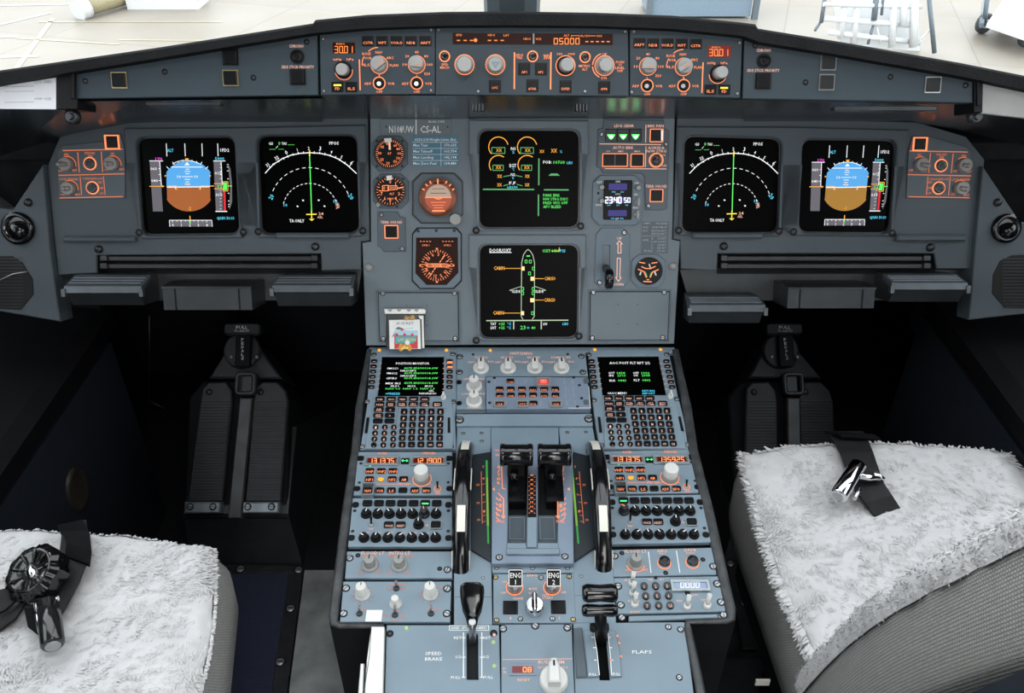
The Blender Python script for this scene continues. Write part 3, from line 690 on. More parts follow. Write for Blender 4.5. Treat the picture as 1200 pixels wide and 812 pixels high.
b.crop(*C3); b.seg7('05000', 126, 193, 262, 221, 4.5, .0034); b.text('ALT', 188, 178, 11, 28, .0034, bold=.015); b.text('LVL/CH', 276, 180, 10, 54, .0034, bold=.015); b.text('V/S', 352, 181, 10, 28, .0034, bold=.015)
b.pstroke([(212, 185), (212, 179), (246, 179)], 2.5, .0034); b.pstroke([(306, 180), (334, 180)], 2.5, .0034)
for x in (284, 310, 337, 364, 391): b.pstroke([(x, 209), (x+13, 209)], 5, .0034)
T.add('digits', b, 'lcd', parent=o)
b = T.b(C2); b.pprism([(1133, 168), (1141, 168), (1141, 220), (1133, 220)], .0030, .0045); T.add('window_divider', b, 'knob', parent=o)
guards = []
for c_, x, y in ((C2, 690, 283), (C2, 1132, 283), (C3, 281, 287)): b = T.b(c_); b.pring(x, y, 22, 28, .002, .003, 24); T.add('lit_collar', b, 'or')
for c, x, y in ((C2, 690, 283), (C2, 1132, 283), (C3, 281, 287)):
    b = T.b(c); b.plathe(x, y, [(21, .0025), (19, .004), (10, .003)], 16); T.add('recessed_button', b, 'gloss')
for c, x, y, x2, y2, tri in ((C2, 790, 325, 790, 325, 0), (C2, 945, 325, 945, 325, 1), (C3, 183, 330, 195, 324, 0), (C3, 379, 330, 388, 326, 0)):
    b = T.b(c); b.pring(x, y, 46, 50, .002, .0027, 28); T.add('lit_ring', b, 'or')
    b = T.b(c); b.plathe(x, y, [(45, .002), (43, .006), (40, .007)], 22); k = T.add('selector_base', b, 'black' if x < 200 else 'knob')
    b = T.b(c); p0 = b.pt(x, y, .006); p1 = b.pt(x2, y2, .024); rr_ = b.ln(33 if x != 790 else 36, x, y); b.tube([p0, p1, (p1[0], p1[1], p1[2]+.001)], [rr_*1.06, rr_, rr_*.88], 20); T.add('knob', b, 'knob', parent=k)
    if tri: b = T.b(c); b.pstroke([(930, 312), (962, 314), (946, 338)], 3, .0262, True); T.add('triangle_mark', b, 'teal', parent=k)
b = T.b(C3); b.parc(379, 330, 60, 110, 175, 5, .0026); b.parc(379, 330, 60, 185, 245, 5, .0026)
for t_, x, y, w_ in (('V/S', 92, 280, 34), ('FPA', 92, 292, 34), ('100', 154, 271, 26), ('1000', 214, 271, 34), ('METRIC', 278, 331, 56), ('ALT', 280, 348, 28), ('UP', 380, 272, 22), ('DN', 376, 392, 26), ('PUSH', 457, 312, 40), ('TO', 457, 326, 18), ('LEVEL', 457, 341, 46), ('OFF', 457, 356, 30)): b.text(t_, x, y, 12, w_, .0026, bold=.02)
b.pstroke([(110, 264), (108, 448)], 7, .0026)
b.crop(*C2); b.pstroke([(1041, 264), (1040, 446)], 7, .0026)
for t_, x, y, w_ in (('SPD', 691, 324, 34), ('MACH', 690, 339, 44), ('HDG', 1066, 276, 34), ('TRK', 1066, 290, 32), ('V/S', 1198, 280, 26)): b.text(t_, x, y, 12, w_, .0026, bold=.02)
for t_, x, y, w_ in (('LOC', 943, 440, 28), ('AP1', 1090, 362, 26), ('AP2', 1172, 362, 26), ('A/THR', 1130, 446, 40)): b.text(t_, x, y, 12, w_, .0060, bold=.02)
b.crop(*C3); b.text('EXPED', 184, 446, 12, 42, .0060, bold=.02); b.text('APPR', 377, 447, 12, 34, .0060, bold=.02); T.add('lit_lettering', b, 'or')
for c, x, y in ((C2, 943, 434), (C2, 1090, 347), (C2, 1174, 347), (C2, 1131, 430), (C3, 183, 436), (C3, 377, 440)): pinst(T, 'push_button', 'button', x, y, 54, c, w=.002, zs=.12)
pscrew(T, [(514, 35), (560.5, 107), (732.5, 37), (685.5, 107)], 1.7, w=.002)
# ================================================================== MAIN INSTRUMENT PANEL
DU = {  # display units: TL, TR, BR, BL in pixels
 'pfdL': [(161.7, 162), (274, 161), (280, 273), (168, 274.5)], 'ndL': [(302.5, 160), (417.5, 159), (420.5, 272), (307, 273.5)],
 'up': [(561.5, 153), (678.5, 153), (677.5, 266), (562, 266.5)], 'lo': [(562, 287.5), (677.5, 287.5), (676, 395), (563, 395.5)],
 'ndR': [(803, 160), (914, 163), (911, 272), (799.5, 272)], 'pfdR': [(941, 164), (1049, 165), (1041.5, 272.5), (936.5, 271.5)]}
def du_rr(T, q, r=.018, grow=0.0):     # rounded quad in local coords
    P = [Vector(T.L(x, y)[:2]) for x, y in q]; c = sum(P, Vector((0, 0)))/4; out = []
    P = [c + (p-c)*(1+grow/((p-c).length)) for p in P]
    P = [P[3], P[2], P[1], P[0]]       # ccw: BL BR TR TL
    for i in range(4):
        a, p, d = P[i-1], P[i], P[(i+1) % 4]
        e1 = (a-p).normalized()*r; e2 = (d-p).normalized()*r
        for t in (0, .18, .4, .6, .82, 1): out.append(tuple(p + e1*(1-t)**2 + e2*t**2))
    return out
class PanelT(Thing): pass
def main_plate(label, outline, dus, cx, cy, m, extra_holes=()):
    T = Thing('instrument_panel', label, 'panel', PM, cx, cy)
    b = T.b(); b.prism(T_P(T, outline), -.006, 0, .0012, [du_rr(T, DU[d], .016, .003) for d in dus] + [T_P(T, h) for h in extra_holes]); T.add('face_plate', b, m)
    return T
def T_P(T, pts): return [T.L(x, y)[:2] for x, y in pts]
TLp = main_plate('left instrument panel around the captain screens, blue grey with shade painted in', [(55, 196), (70, 160), (124, 145), (300, 136.5), (431, 135), (433, 282), (423, 283.5), (423, 316), (377, 317), (376, 297), (113, 299), (113, 320), (68, 322)], ['pfdL', 'ndL'], 245, 225, 'panel_shaded')
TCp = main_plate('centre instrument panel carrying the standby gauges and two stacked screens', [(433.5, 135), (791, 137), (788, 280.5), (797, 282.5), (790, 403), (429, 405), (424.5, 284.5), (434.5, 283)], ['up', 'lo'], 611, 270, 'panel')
TRp = main_plate('right instrument panel around the first officer screens', [(793.5, 137), (900, 138), (1075, 143), (1132, 160), (1154, 187), (1141, 315), (1098, 315), (1095, 297), (841, 297), (840, 317), (798, 315), (797, 281.5), (789, 280)], ['ndR', 'pfdR'], 970, 225, 'panel_shaded')
# raised surrounds
def surround(T, pts, m, dus, w=.006):
    b = T.b(); b.prism([T.L(x, y, w)[:2] for x, y in pts], 0, w, .002, [du_rr(T, DU[d], .016, .003) for d in dus]); T.add('raised_surround', b, m)
def band(q, top, yb, l, r):   # outline: band across + around upper part of the screens
    return [(l, top), (r, top), (r, yb), (l, yb)]
surround(TLp, [(145, 150), (291, 149), (428, 146), (430, 191), (420, 191), (421.5, 236), (424, 277), (303, 279), (301, 192), (278, 192), (283.5, 279), (165, 280), (158, 192), (147, 192)], 'panel_shaded', ['pfdL', 'ndL'])
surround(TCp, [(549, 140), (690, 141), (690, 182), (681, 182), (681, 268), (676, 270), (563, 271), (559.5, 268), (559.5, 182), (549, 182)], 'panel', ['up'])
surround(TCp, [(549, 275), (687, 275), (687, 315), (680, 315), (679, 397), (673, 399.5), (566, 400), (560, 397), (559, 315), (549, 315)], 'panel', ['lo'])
surround(TRp, [(793.5, 148), (930, 148.5), (1066, 152), (1061, 196), (1050, 196), (1045.5, 277), (932, 276), (938.5, 195), (917, 194), (914, 277), (795, 276), (798.5, 193), (792, 192)], 'panel_shaded', ['ndR', 'pfdR'])
for T, s_ in ((TLp, [(163, 272.5, 0), (285, 272, 0), (302.5, 271.5, 0), (425, 270.5, 0)]), (TCp, [(558, 270, 0), (680.5, 265, 0), (558, 399, 0), (678.5, 394, 0)]), (TRp, [(795.5, 270, 0), (913, 271, 0), (930, 271.5, 0), (1045.5, 273, 0)])):
    for x, y, _ in s_: pinst(T, 'screw', 'dark_screw', x, y, 3.2, w=.0062, zs=.5)
for T, s_ in ((TLp, [(116, 292), (369.5, 289)]), (TCp, [(432.5, 313), (788.5, 312)]), (TRp, [(848, 288.5), (1090, 290)])):
    for x, y in s_:
        b = T.b(); b.plathe(x, y, [(5, 0), (4.6, .003), (3, .0055), (0, .006)], 12); T.add('dome_nut', b, 'dkmetal' if T is not TCp else 'knob')
for T, r_ in ((TLp, [(73, 277, 157, 284), (322, 273, 409, 280)]), (TRp, [(812, 273, 895, 280), (1052, 275, 1133, 283)])):
    for q in r_:
        b = T.b(); b.prr(*q, 1.5, 0, .012, .003); T.add('finger_ledge', b, 'panel_shaded')
# display units -----------------------------------------------------
def display(key, label, group=None):
    q = DU[key]; cx = sum(p[0] for p in q)/4; cy = sum(p[1] for p in q)/4
    T = Thing('display_unit', label, 'screen', PM, cx, cy)
    b = T.b(); b.prism(du_rr(T, q, .016, .0028), -.03, -.003, 0, [du_rr(T, q, .0155, 0)]); T.add('bezel', b, 'dkmetal')
    b = T.b(); b.flat(du_rr(T, q, .016, .001), -.006); T.add('screen', b, 'scr')
    return T
Z = -.0052; Z2 = -.0048
def clipcircle(b, cx, cy, r, x0, x1, y0, y1, z, n=40):   # circle (crop px) clamped to a box
    return b.P([(min(x1, max(x0, cx+r*math.cos(2*PI*i/n))), min(y1, max(y0, cy+r*math.sin(2*PI*i/n)))) for i in range(n)], z)
def pfd(T, crop, mir, ground):
    # written in the left screen's crop; mir maps it on to the right one
    B = {k: T.b(crop) for k in ('sky', 'gnd', 'tape', 'w', 'y', 'g', 'c', 'm', 'r')}
    for b in B.values():
        if mir:
            base_px = b.px
            def f(x, y, base_px=base_px):
                X, Y = 155+x/6.015, 150+y/6.015
                fy = (Y-162)/(273.5-162); xl = 161.7+6*fy; xr = 274+6*fy; u = (X-xl)/(xr-xl); v = fy
                return (941-4.8*v) + u*((1049-7.5*v)-(941-4.8*v)), 164.5 + v*(272-164.5)
            b.px = f
    up, lo = [], []
    for i in range(48):
        t = 2*PI*i/48; x = min(548, max(242, 396+186*math.cos(t))); y = 405+182*math.sin(t)
        (lo if y > 414 else up).append((x, y))
    up.sort(key=lambda p: p[0]); up = [(242, 414)] + [p for p in up if p[1] < 414] + [(548, 414)]
    b = B['sky']; b.pflat([(242, 414), (241, 320)] + [(396+186*math.cos(R(a)), 412-182*math.sin(R(a))) for a in range(146, 30, -6)] + [(548, 320), (548, 414)], Z)
    b = B['gnd']; b.pflat([(244, 420), (549, 420), (550, 497)] + [(400+186*math.cos(R(a)), 406+182*math.sin(R(a))) for a in range(34, 150, 6)] + [(246, 500)], Z)
    b = B['tape']
    b.pflat([(122, 236), (193, 236), (216, 588), (146, 588)], Z); b.pflat([(573, 232), (628, 232), (640, 586), (590, 586)], Z)
    b.pflat([(674, 244), (692, 290), (702, 380), (704, 520), (684, 578), (690, 420)], Z); b.pflat([(262, 650), (560, 650), (564, 694), (264, 694)], Z)
    b = B['w']
    for x, x2 in ((240, 244), (370, 374), (491, 494), (602, 605)): b.pstroke([(x, 110), (x2, 198)], 5, Z2)
    b.pstroke([(122, 232), (216, 232)], 5, Z2); b.pstroke([(193, 236), (205, 406)], 5, Z2)
    for y in (286, 328, 370): b.pstroke([(186, y), (198, y)], 4, Z2)
    b.text('060', 151, 287, 20, 46, Z2, bold=.02); b.text('040', 157, 371, 20, 46, Z2, bold=.02)
    b.pstroke([(246, 417), (545, 414)], 7, Z2); b.pstroke([(276, 275), (494, 275)], 5, Z2)
    for i, y in enumerate((290, 306, 323, 362, 380, 396)): b.pstroke([(376-(i % 2)*6, y), (402+(i % 2)*6, y)], 4, Z2)
    b.pstroke([(352, 343), (426, 343)], 4, Z2); b.text('10', 330, 343, 18, 26, Z2, bold=.02); b.text('10', 450, 343, 18, 26, Z2, bold=.02)
    b.pstroke([(245, 417), (305, 417), (305, 432)], 4, Z2); b.pstroke([(545, 414), (480, 416), (480, 432)], 4, Z2)
    b.pflat([(386, 240), (368, 262), (404, 262)], Z2)
    for a in (-45, -30, -20, -10, 10, 20, 30, 45):
        r0, r1 = 184, (196 if abs(a) in (10, 20) else 206); t = R(a); b.pstroke([(388+r0*math.sin(t), 418-r0*math.cos(t)), (388+r1*math.sin(t), 418-r1*math.cos(t))], 4, Z2)
    b.parc(390, 418, 186, 60, 120, 4, Z2)
    b.text('1FD2', 652, 156, 22, 62, Z2, bold=.02)
    b.pstroke([(572, 232), (655, 232)], 5, Z2); b.pstroke([(588, 588), (668, 588)], 6, Z2); b.pstroke([(626, 238), (634, 400)], 5, Z2)
    b.text('015', 605, 318, 20, 48, Z2, bold=.02); b.text('010', 611, 471, 20, 48, Z2, bold=.02)
    for y in (255, 280, 305, 330, 356, 440, 458, 497, 520, 545, 570): b.pstroke([(618, y), (627, y)], 3, Z2)
    for y in (258, 275, 302, 358, 460, 514, 538, 554): b.pstroke([(668+(y-258)*.03, y), (677+(y-258)*.03, y)], 4, Z2)
    b.pstroke([(262, 650), (560, 650), (564, 694)], 4, Z2); b.pstroke([(262, 650), (264, 694)], 4, Z2)
    for i, t in enumerate('01234'): b.text(t, 286+i*60, 684, 20, None, Z2, bold=.02); b.pstroke([(284+i*60, 652), (284+i*60, 664)], 4, Z2)
    for i in range(4): b.pstroke([(314+i*60, 652), (314+i*60, 659)], 4, Z2)
    b = B['y']; Y_ = Z2+.0002
    b.pstroke([(122, 411), (222, 411)], 5, Y_); b.pflat([(210, 403), (228, 411), (210, 419)], Y_); b.pstroke([(250, 409), (312, 409), (312, 435)], 5, Y_); b.pstroke([(575, 409), (476, 409), (476, 434)], 5, Y_)
    b.pflat([(371, 214), (399, 214), (385, 234)], Y_); b.pflat([(229, 330), (243, 337), (229, 344)], Y_); b.pflat([(553, 330), (539, 337), (553, 344)], Y_)
    b.text('-2' if not mir else '-1', 404, 567, 24, None, Y_, bold=.02); b.pstroke([(406, 620), (409, 650)], 6, Y_)
    b.pstroke([(578, 392), (640, 392), (640, 378), (674, 378), (674, 444), (640, 444), (640, 428), (578, 428)], 4, Y_)
    b.text('1', 392, 398, 14, 10, Y_)
    b = B['g']; b.text('12', 620, 411, 22, 32, Y_, bold=.02); b.pflat([(640, 384), (668, 384), (668, 438), (640, 438)], Z2); b.pstroke([(676, 409), (702, 409)], 6, Y_); b.pstroke([(408, 652), (410, 672)], 6, Y_)
    b = B['c']; b.text('ALT', 268, 158, 22, 44, Y_, bold=.02); b.text('5000', 616, 216, 20, 64, Y_, bold=.02); b.text('QNH 30.01', 656, 635, 20, 120, Y_, bold=.02)
    b = B['m']; b.text('170', 188, 218, 20, 48, Y_, bold=.02)
    b = B['r']; b.pflat([(640, 446), (656, 446), (660, 584), (646, 584)], Y_)
    for nm, k, m in (('attitude_sky', 'sky', 'sky'), ('attitude_ground', 'gnd', ground), ('scale_tapes', 'tape', 'tape'), ('white_symbols', 'w', 'sw'), ('amber_symbols', 'y', 'sy'), ('green_symbols', 'g', 'sg'), ('cyan_symbols', 'c', 'sc'), ('magenta_symbols', 'm', 'sm'), ('red_symbols', 'r', 'sr')):
        T.add(nm, B[k], m)
T = display('pfdL', 'primary flight screen with blue sky and brown ground, far left'); pfd(T, (155, 150, 6.015), False, 'gnd')
T = display('pfdR', 'primary flight screen with blue sky and ochre ground, far right'); pfd(T, (0, 0, 1), True, 'gnd2')
def nd(T, mir):
    B = {k: T.b((295, 150, 6.015)) for k in 'wdgycm'}
    if mir:
        def f(x, y):
            X, Y = 295+x/6.015, 150+y/6.015; v = (Y-160)/(273-160); u = (X-(302.5+4.5*v))/(115-1.5*v)
            return (803-3.5*v) + u*(111), 161 + v*(272-161)
        for b in B.values(): b.px = f
    b = B['w']
    arcp = [(95, 318), (150, 258), (215, 216), (280, 190), (345, 178), (408, 174), (480, 178), (545, 192), (610, 218), (670, 258), (738, 320)]
    b.pstroke(arcp, 6, Z2)
    for x, y, t, h in ((110, 260, '31', 22), (176, 210, '32', 24), (243, 172, '0', 30), (321, 154, '1', 20), (402, 143, '2', 22), (483, 145, '3', 30), (562, 168, '4', 20), (633, 205, '5', 22), (705, 245, '6', 32)):
        b.text(t, x, y, h, None, Z2, rot=(402-x)*.13, bold=.02)
    for x, y in ((128, 276), (190, 234), (255, 202), (328, 178), (478, 176), (553, 194), (621, 224), (690, 268), (292, 188), (365, 174), (440, 174), (515, 184), (155, 256), (225, 216), (590, 206), (655, 246)):
        d = Vector((410-x, 560-y)).normalized(); b.pstroke([(x-d.x*8, y-d.y*8), (x+d.x*6, y+d.y*6)], 5, Z2)
    for dx, y, r, a0, a1 in ((415, 575, 290, 22, 158), (415, 590, 196, 12, 168)):
        b.parc(dx, y, r, a0, a1, 4, Z2, dash=True, seg=20)
    for x, y in ((362, 510), (472, 509), (323, 552), (513, 551)): b.pflat([(x-8, y-3), (x+2, y-6), (x+8, y+3), (x-2, y+6)], Z2)
    b.text('GS', 135, 109, 18, 30, Z2, bold=.02); b.text('TAS', 228, 109, 18, 36, Z2, bold=.02); b.text('PPOS', 580, 107, 22, 66, Z2, bold=.02); b.text('TA ONLY', 318, 654, 22, 104, Z2, bold=.02); b.pstroke([(172, 142), (184, 126)], 3, Z2)
    b = B['g']; b.pstroke([(408, 200), (422, 590)], 7, Z2+.0002); b.text('0', 194, 108, 24, None, Z2, bold=.02); b.text('---', 278, 115, 16, 44, Z2, bold=.03); b.text('---', 146, 147, 16, 42, Z2, bold=.03); b.text('---', 206, 146, 16, 38, Z2, bold=.03)
    b = B['y']; q = Z2+.0004; b.pstroke([(408, 160), (408, 196)], 9, q); b.pstroke([(385, 609), (456, 607)], 7, q); b.pstroke([(421, 585), (423, 652)], 7, q); b.pstroke([(408, 640), (423, 652), (438, 640)], 5, q)
    b = B['c']; b.text('20', 138, 486, 30, 34, Z2, rot=60, bold=.02); b.text('20', 700, 484, 30, 40, Z2, rot=-60, bold=.02); b.text('10', 238, 543, 20, 26, Z2, bold=.02); b.text('10', 590, 516, 20, 26, Z2, bold=.02)
    b = B['m']; b.text('STR', 604, 548, 26, 42, Z2, rot=-80, bold=.03); b.text('24', 488, 604, 20, 34, Z2, bold=.02); b.text('AEL', 482, 628, 16, 38, Z2, bold=.02)
    for nm, k, m in (('white_symbols', 'w', 'sw'), ('green_symbols', 'g', 'sg'), ('amber_symbols', 'y', 'syw'), ('cyan_symbols', 'c', 'sc'), ('pink_symbols', 'm', 'orw')): T.add(nm, B[k], m)
T = display('ndL', 'navigation screen with compass arc, second screen from the left'); nd(T, False)
T = display('ndR', 'navigation screen with compass arc, just right of the centre panel'); nd(T, True)
# upper centre: engine display
T = display('up', 'engine warning screen with amber dials, upper of the two centre screens')
B = {k: T.b((555, 145, 6.244)) for k in 'aydgwc'}
b = B['y']
for cx, cy in ((182, 170), (392, 170)): b.parc(cx, cy, 71, 15, 222, 6, Z2)
for cx, cy in ((182, 300), (392, 300)): b.parc(cx, cy, 67, 55, 215, 6, Z2)
b = B['a']
for x, y in ((186, 194), (396, 194), (182, 320), (390, 320), (190, 384), (393, 384), (189, 447), (392, 447)): b.text('XX', x, y, 24, 42 if y < 330 else 34, Z2, bold=.02)
b.text('XX', 500, 202, 22, 34, Z2, bold=.02); b.text('XX', 588, 197, 28, 44, Z2, bold=.02)
b = B['d']
for x0, y0, x1, y1 in ((133, 174, 229, 217), (344, 174, 438, 217), (141, 303, 217, 341), (350, 303, 425, 341)): b.pstroke([(x0, y0), (x1, y0), (x1, y1), (x0, y1)], 5, Z2, True)
for L_ in ([(70, 480), (442, 481)], [(516, 483), (694, 484)], [(478, 256), (477, 448)], [(475, 520), (474, 673)]): b.pstroke(L_, 9, Z2)
for L_ in ([(218, 387), (266, 378)], [(308, 378), (356, 388)], [(218, 454), (252, 444)], [(318, 444), (356, 454)]): b.pstroke(L_, 5, Z2)
b.pflat([(548, 380), (566, 364), (612, 364), (632, 380)], Z2)
b = B['w']; b.text('N1', 289, 182, 22, 32, Z2, bold=.03); b.text('EGT', 288, 306, 24, 50, Z2, bold=.02); b.text('N2', 288, 372, 20, 32, Z2, bold=.02); b.text('F.F', 284, 434, 22, 46, Z2, bold=.02); b.text('FOB:', 540, 281, 22, 62, Z2, bold=.02)
b = B['c']; b.text('%', 290, 208, 20, 16, Z2, bold=.03); b.text('°C', 289, 334, 20, 18, Z2); b.text('%', 288, 396, 18, 14, Z2, bold=.02); b.text('LBS/H', 283, 464, 16, 72, Z2, bold=.02); b.text('LBS', 703, 285, 18, 42, Z2, bold=.02); b.text('%', 640, 204, 20, 16, Z2)
b = B['g']; b.text('10760', 626, 282, 22, 82, Z2, bold=.02)
for i, t in enumerate(('PARK BRK', 'NW STRG DISC', 'PRED W/S OFF', 'APU BLEED')): b.text(t, 509, 523+i*28, 20, (122, 180, 178, 132)[i], Z2, al='l', bold=.015)
for nm, k, m in (('amber_dial_arcs', 'y', 'sy'), ('amber_crosses', 'a', 'sy'), ('green_lines', 'd', 'sdg'), ('white_symbols', 'w', 'sw'), ('cyan_symbols', 'c', 'sc'), ('green_text', 'g', 'sg')): T.add(nm, B[k], m)
# lower centre: doors page
T = display('lo', 'door status screen with an aircraft outline, lower of the two centre screens')
B = {k: T.b((555, 280, 6.496)) for k in 'wagclo'}
b = B['l']
b.pstroke([(376, 612), (362, 590), (366, 180), (380, 120), (400, 90), (414, 80), (430, 90), (450, 120), (464, 180), (462, 590), (446, 612)], 5, Z2)
b.pstroke([(366, 360), (274, 390), (296, 396)], 4, Z2); b.pstroke([(464, 360), (550, 390), (528, 396)], 4, Z2); b.pstroke([(98, 622), (720, 618)], 8, Z2); b.pstroke([(305, 624), (305, 686)], 8, Z2); b.pstroke([(515, 624), (515, 686)], 8, Z2)
b = B['w']; b.text('DOOR/OXY', 204, 86, 26, 164, Z2, bold=.02); b.pstroke([(122, 103), (288, 103)], 5, Z2); b.text('SLIDE', 324, 399, 20, 62, Z2, bold=.02); b.text('SLIDE', 500, 399, 20, 62, Z2, bold=.02); b.text('TAT', 150, 646, 20, 44, Z2, bold=.02); b.text('SAT', 150, 676, 20, 44, Z2, bold=.02); b.text('GW', 544, 647, 20, 34, Z2, bold=.02)
b = B['a']
for x, y, t in ((195, 222, 'CABIN'), (190, 562, 'CABIN'), (582, 301, 'CARGO'), (580, 464, 'CARGO')): b.text(t, x, y, 26, 82, Z2, bold=.03)
for x0, x1, y in ((236, 362, 224), (232, 362, 564), (466, 540, 302), (466, 540, 465)):
    for i in range(int((x1-x0)/9)): b.pstroke([(x0+i*9, y), (x0+i*9+5, y)], 5, Z2)
b.pstroke([(590, 92), (652, 92), (652, 66)], 5, Z2-.0001)
b = B['o']
for x, y, r_ in ((376, 225, 12), (448, 303, 14), (446, 466, 14), (372, 565, 12)): b.pflat([(x-r_, y-15), (x+r_, y-15), (x+r_, y+15), (x-r_, y+15)], Z2+.0002)
b = B['g']
for x, y in ((400, 172), (432, 172), (455, 225), (426, 262), (373, 380), (373, 413), (454, 380), (454, 413), (450, 565)): b.pstroke([(x-8, y-11), (x+8, y-11), (x+8, y+11), (x-8, y+11)], 4, Z2+.0002, True)
b.pstroke([(404, 130), (428, 130)], 9, Z2); b.text('OXY 1410', 588, 90, 24, 128, Z2, bold=.02); b.text('+25', 214, 646, 20, 46, Z2, bold=.02); b.text('+25', 214, 676, 20, 46, Z2, bold=.02); b.text('23', 376, 674, 28, 40, Z2, bold=.02); b.text('40', 455, 676, 20, 32, Z2, bold=.02)
b = B['c']; b.text('PSI', 676, 90, 22, 40, Z2, bold=.02); b.text('°C', 270, 646, 20, 30, Z2, bold=.02); b.text('°C', 270, 676, 20, 30, Z2, bold=.02); b.text('H', 415, 676, 16, 14, Z2, bold=.03); b.text('LBS', 699, 646, 18, 42, Z2, bold=.02)
for nm, k, m in (('aircraft_outline', 'l', 'tape_l'), ('white_symbols', 'w', 'sw'), ('amber_text', 'a', 'sy'), ('door_marks', 'o', 'sya'), ('green_symbols', 'g', 'sg'), ('cyan_symbols', 'c', 'sc')):
    if m == 'tape_l': M[m] = E('screen_pale_green', (.50, .62, .42), .9)
    if m == 'sya': M[m] = E('screen_bright_amber', (1.0, .72, .30), 1.2)
    T.add(nm, B[k], m)

# ------------------------------------------------------------------ gauges and small units
def octa(x0, y0, x1, y1, k): return [(x0+k, y0), (x1-k, y0), (x1, y0+k), (x1, y1-k), (x1-k, y1), (x0+k, y1), (x0, y1-k), (x0, y0+k)]
C7 = (420, 120, 5.415); C8 = (420, 260, 5.415); D1 = (600, 120, 5.415); D2 = (600, 260, 5.415)
def bolts(T, crop, pts, r, w=.004):
    for x, y in pts: pinst(T, 'bolt', 'dark_screw', x, y, r, crop, w=w, zs=.5)
M['gp'] = mat('gauge_plate_paint', (.125, .165, .20), .45, var=.05, spec=.3)
# airspeed
T = Thing('airspeed_indicator', 'round standby airspeed gauge, topmost on the left of the centre panel', 'gauge', PM, 457.5, 180)
plate(T, octa(84, 212, 312, 438, 48), .004, 'module_dk', C7)
b = T.b(C7); b.pring(198, 324, 92, 100, .004, .009, 28); T.add('rim', b, 'dkmetal')
b = T.b(C7); b.plathe(198, 324, [(93, .0045), (92, .0046)], 28); T.add('dial', b, 'black')
b = T.b(C7)
for a in range(0, 360, 9):
    t = R(a); b.pstroke([(198+76*math.sin(t), 324-76*math.cos(t)), (198+88*math.sin(t), 324-88*math.cos(t))], 3, .0052)
for a, t_ in ((35, '60'), (62, '80'), (90, '100'), (118, '120'), (145, '150'), (190, '20'), (232, '25'), (272, '30'), (312, '35'), (350, '40')):
    t = R(a); b.text(t_, 198+62*math.sin(t), 324-62*math.cos(t), 16, 22, .0052, bold=.02)
b.text('KT', 198, 324, 14, 22, .0052); T.add('numerals', b, 'or')
b = T.b(C7); b.pstroke([(199, 298), (197, 248)], 13, .0056); T.add('needle', b, 'orw')
b = T.b(C7); b.pflat([(162, 228), (208, 226), (212, 250), (168, 256)], .0095); T.add('reference_bug', b, 'white')
bolts(T, C7, [(118, 245), (278, 245), (118, 405), (278, 405)], 6)
# altimeter
T = Thing('standby_altimeter', 'round standby altimeter with a number window, second gauge down at the left', 'gauge', PM, 457.5, 224)
plate(T, octa(92, 452, 318, 674, 48), .004, 'module_dk', C7)
b = T.b(C7); b.pring(202, 562, 92, 100, .004, .009, 28); T.add('rim', b, 'dkmetal')
b = T.b(C7); b.plathe(202, 562, [(93, .0045), (92, .0046)], 28); T.add('dial', b, 'black')
b = T.b(C7)
for a in range(0, 360, 12):
    t = R(a); b.pstroke([(202+(78 if a % 36 else 70)*math.sin(t), 562-(78 if a % 36 else 70)*math.cos(t)), (202+88*math.sin(t), 562-88*math.cos(t))], 3, .0052)
for a, t_ in ((0, '0'), (36, '1'), (108, '3'), (144, '4'), (180, '5'), (216, '6'), (252, '7')):
    t = R(a); b.text(t_, 202+58*math.sin(t), 562-58*math.cos(t), 22, None, .0052, bold=.02)
b.pstroke([(152, 528), (190, 526), (192, 560), (154, 562)], 4, .0052, True); b.pstroke([(192, 530), (244, 528), (246, 552), (194, 556)], 4, .0052, True)
b.text('0 1', 172, 544, 22, 30, .0053, bold=.02); b.text('007', 220, 542, 16, 40, .0053, bold=.03); b.text('ALT', 212, 580, 14, 30, .0052); b.text('FEET', 205, 612, 12, 40, .0052); b.pstroke([(150, 562), (130, 560)], 5, .0054); b.pstroke([(250, 545), (286, 538)], 7, .0054)
T.add('numerals', b, 'or')
b = T.b(C7); b.pflat([(176, 466), (212, 462), (214, 490), (180, 496)], .0095); T.add('reference_bug', b, 'white')
b = T.b(C7); b.plathe(132, 648, [(16, .004), (15, .012), (12, .014)], 12); T.add('setting_knob', b, 'knob')
bolts(T, C7, [(122, 484), (284, 484), (246, 662)], 6)
# standby horizon
T = Thing('standby_horizon', 'square standby horizon gauge with an orange lit ball and grey corner knob', 'gauge', PM, 513, 232)
b = T.b(C7); b.pprism(octa(340, 446, 664, 770, 56), -.002, .0025, .0008); T.add('gasket', b, 'dkmetal')
plate(T, octa(350, 452, 656, 762, 52), .006, 'module_dk', C7)
b = T.b(C7); b.pring(507, 603, 118, 126, .006, .012, 32); T.add('rim', b, 'dkmetal')
M['cop'] = mat('glowing_copper_rim', (.20, .055, .025), .35, .4, var=.2)
b = T.b(C7); b.plathe(507, 603, [(118, .0105), (96, .0072), (94, .0072)], 32); T.add('inner_bezel', b, 'cop')
M['hsky'] = E('horizon_pale', (.46, .33, .25), .85); M['hgnd'] = E('horizon_rust', (.45, .075, .025), .8)
b = T.b(C7); b.pflat([(507+82*math.cos(R(a)), 605-84*math.sin(R(a))) for a in range(0, 181, 10)], .0075); T.add('sky_half', b, 'hsky')
b = T.b(C7); b.pflat([(507+86*math.cos(R(a)), 603-84*math.sin(R(a))) for a in range(180, 361, 10)], .0075); T.add('ground_half', b, 'hgnd')
b = T.b(C7); b.pflat([(466, 516), (548, 516), (535, 506), (480, 506)], .0079)
for y, h_ in ((548, 40), (576, 50)): b.pstroke([(507-h_, y), (507+h_, y)], 3, .0079)
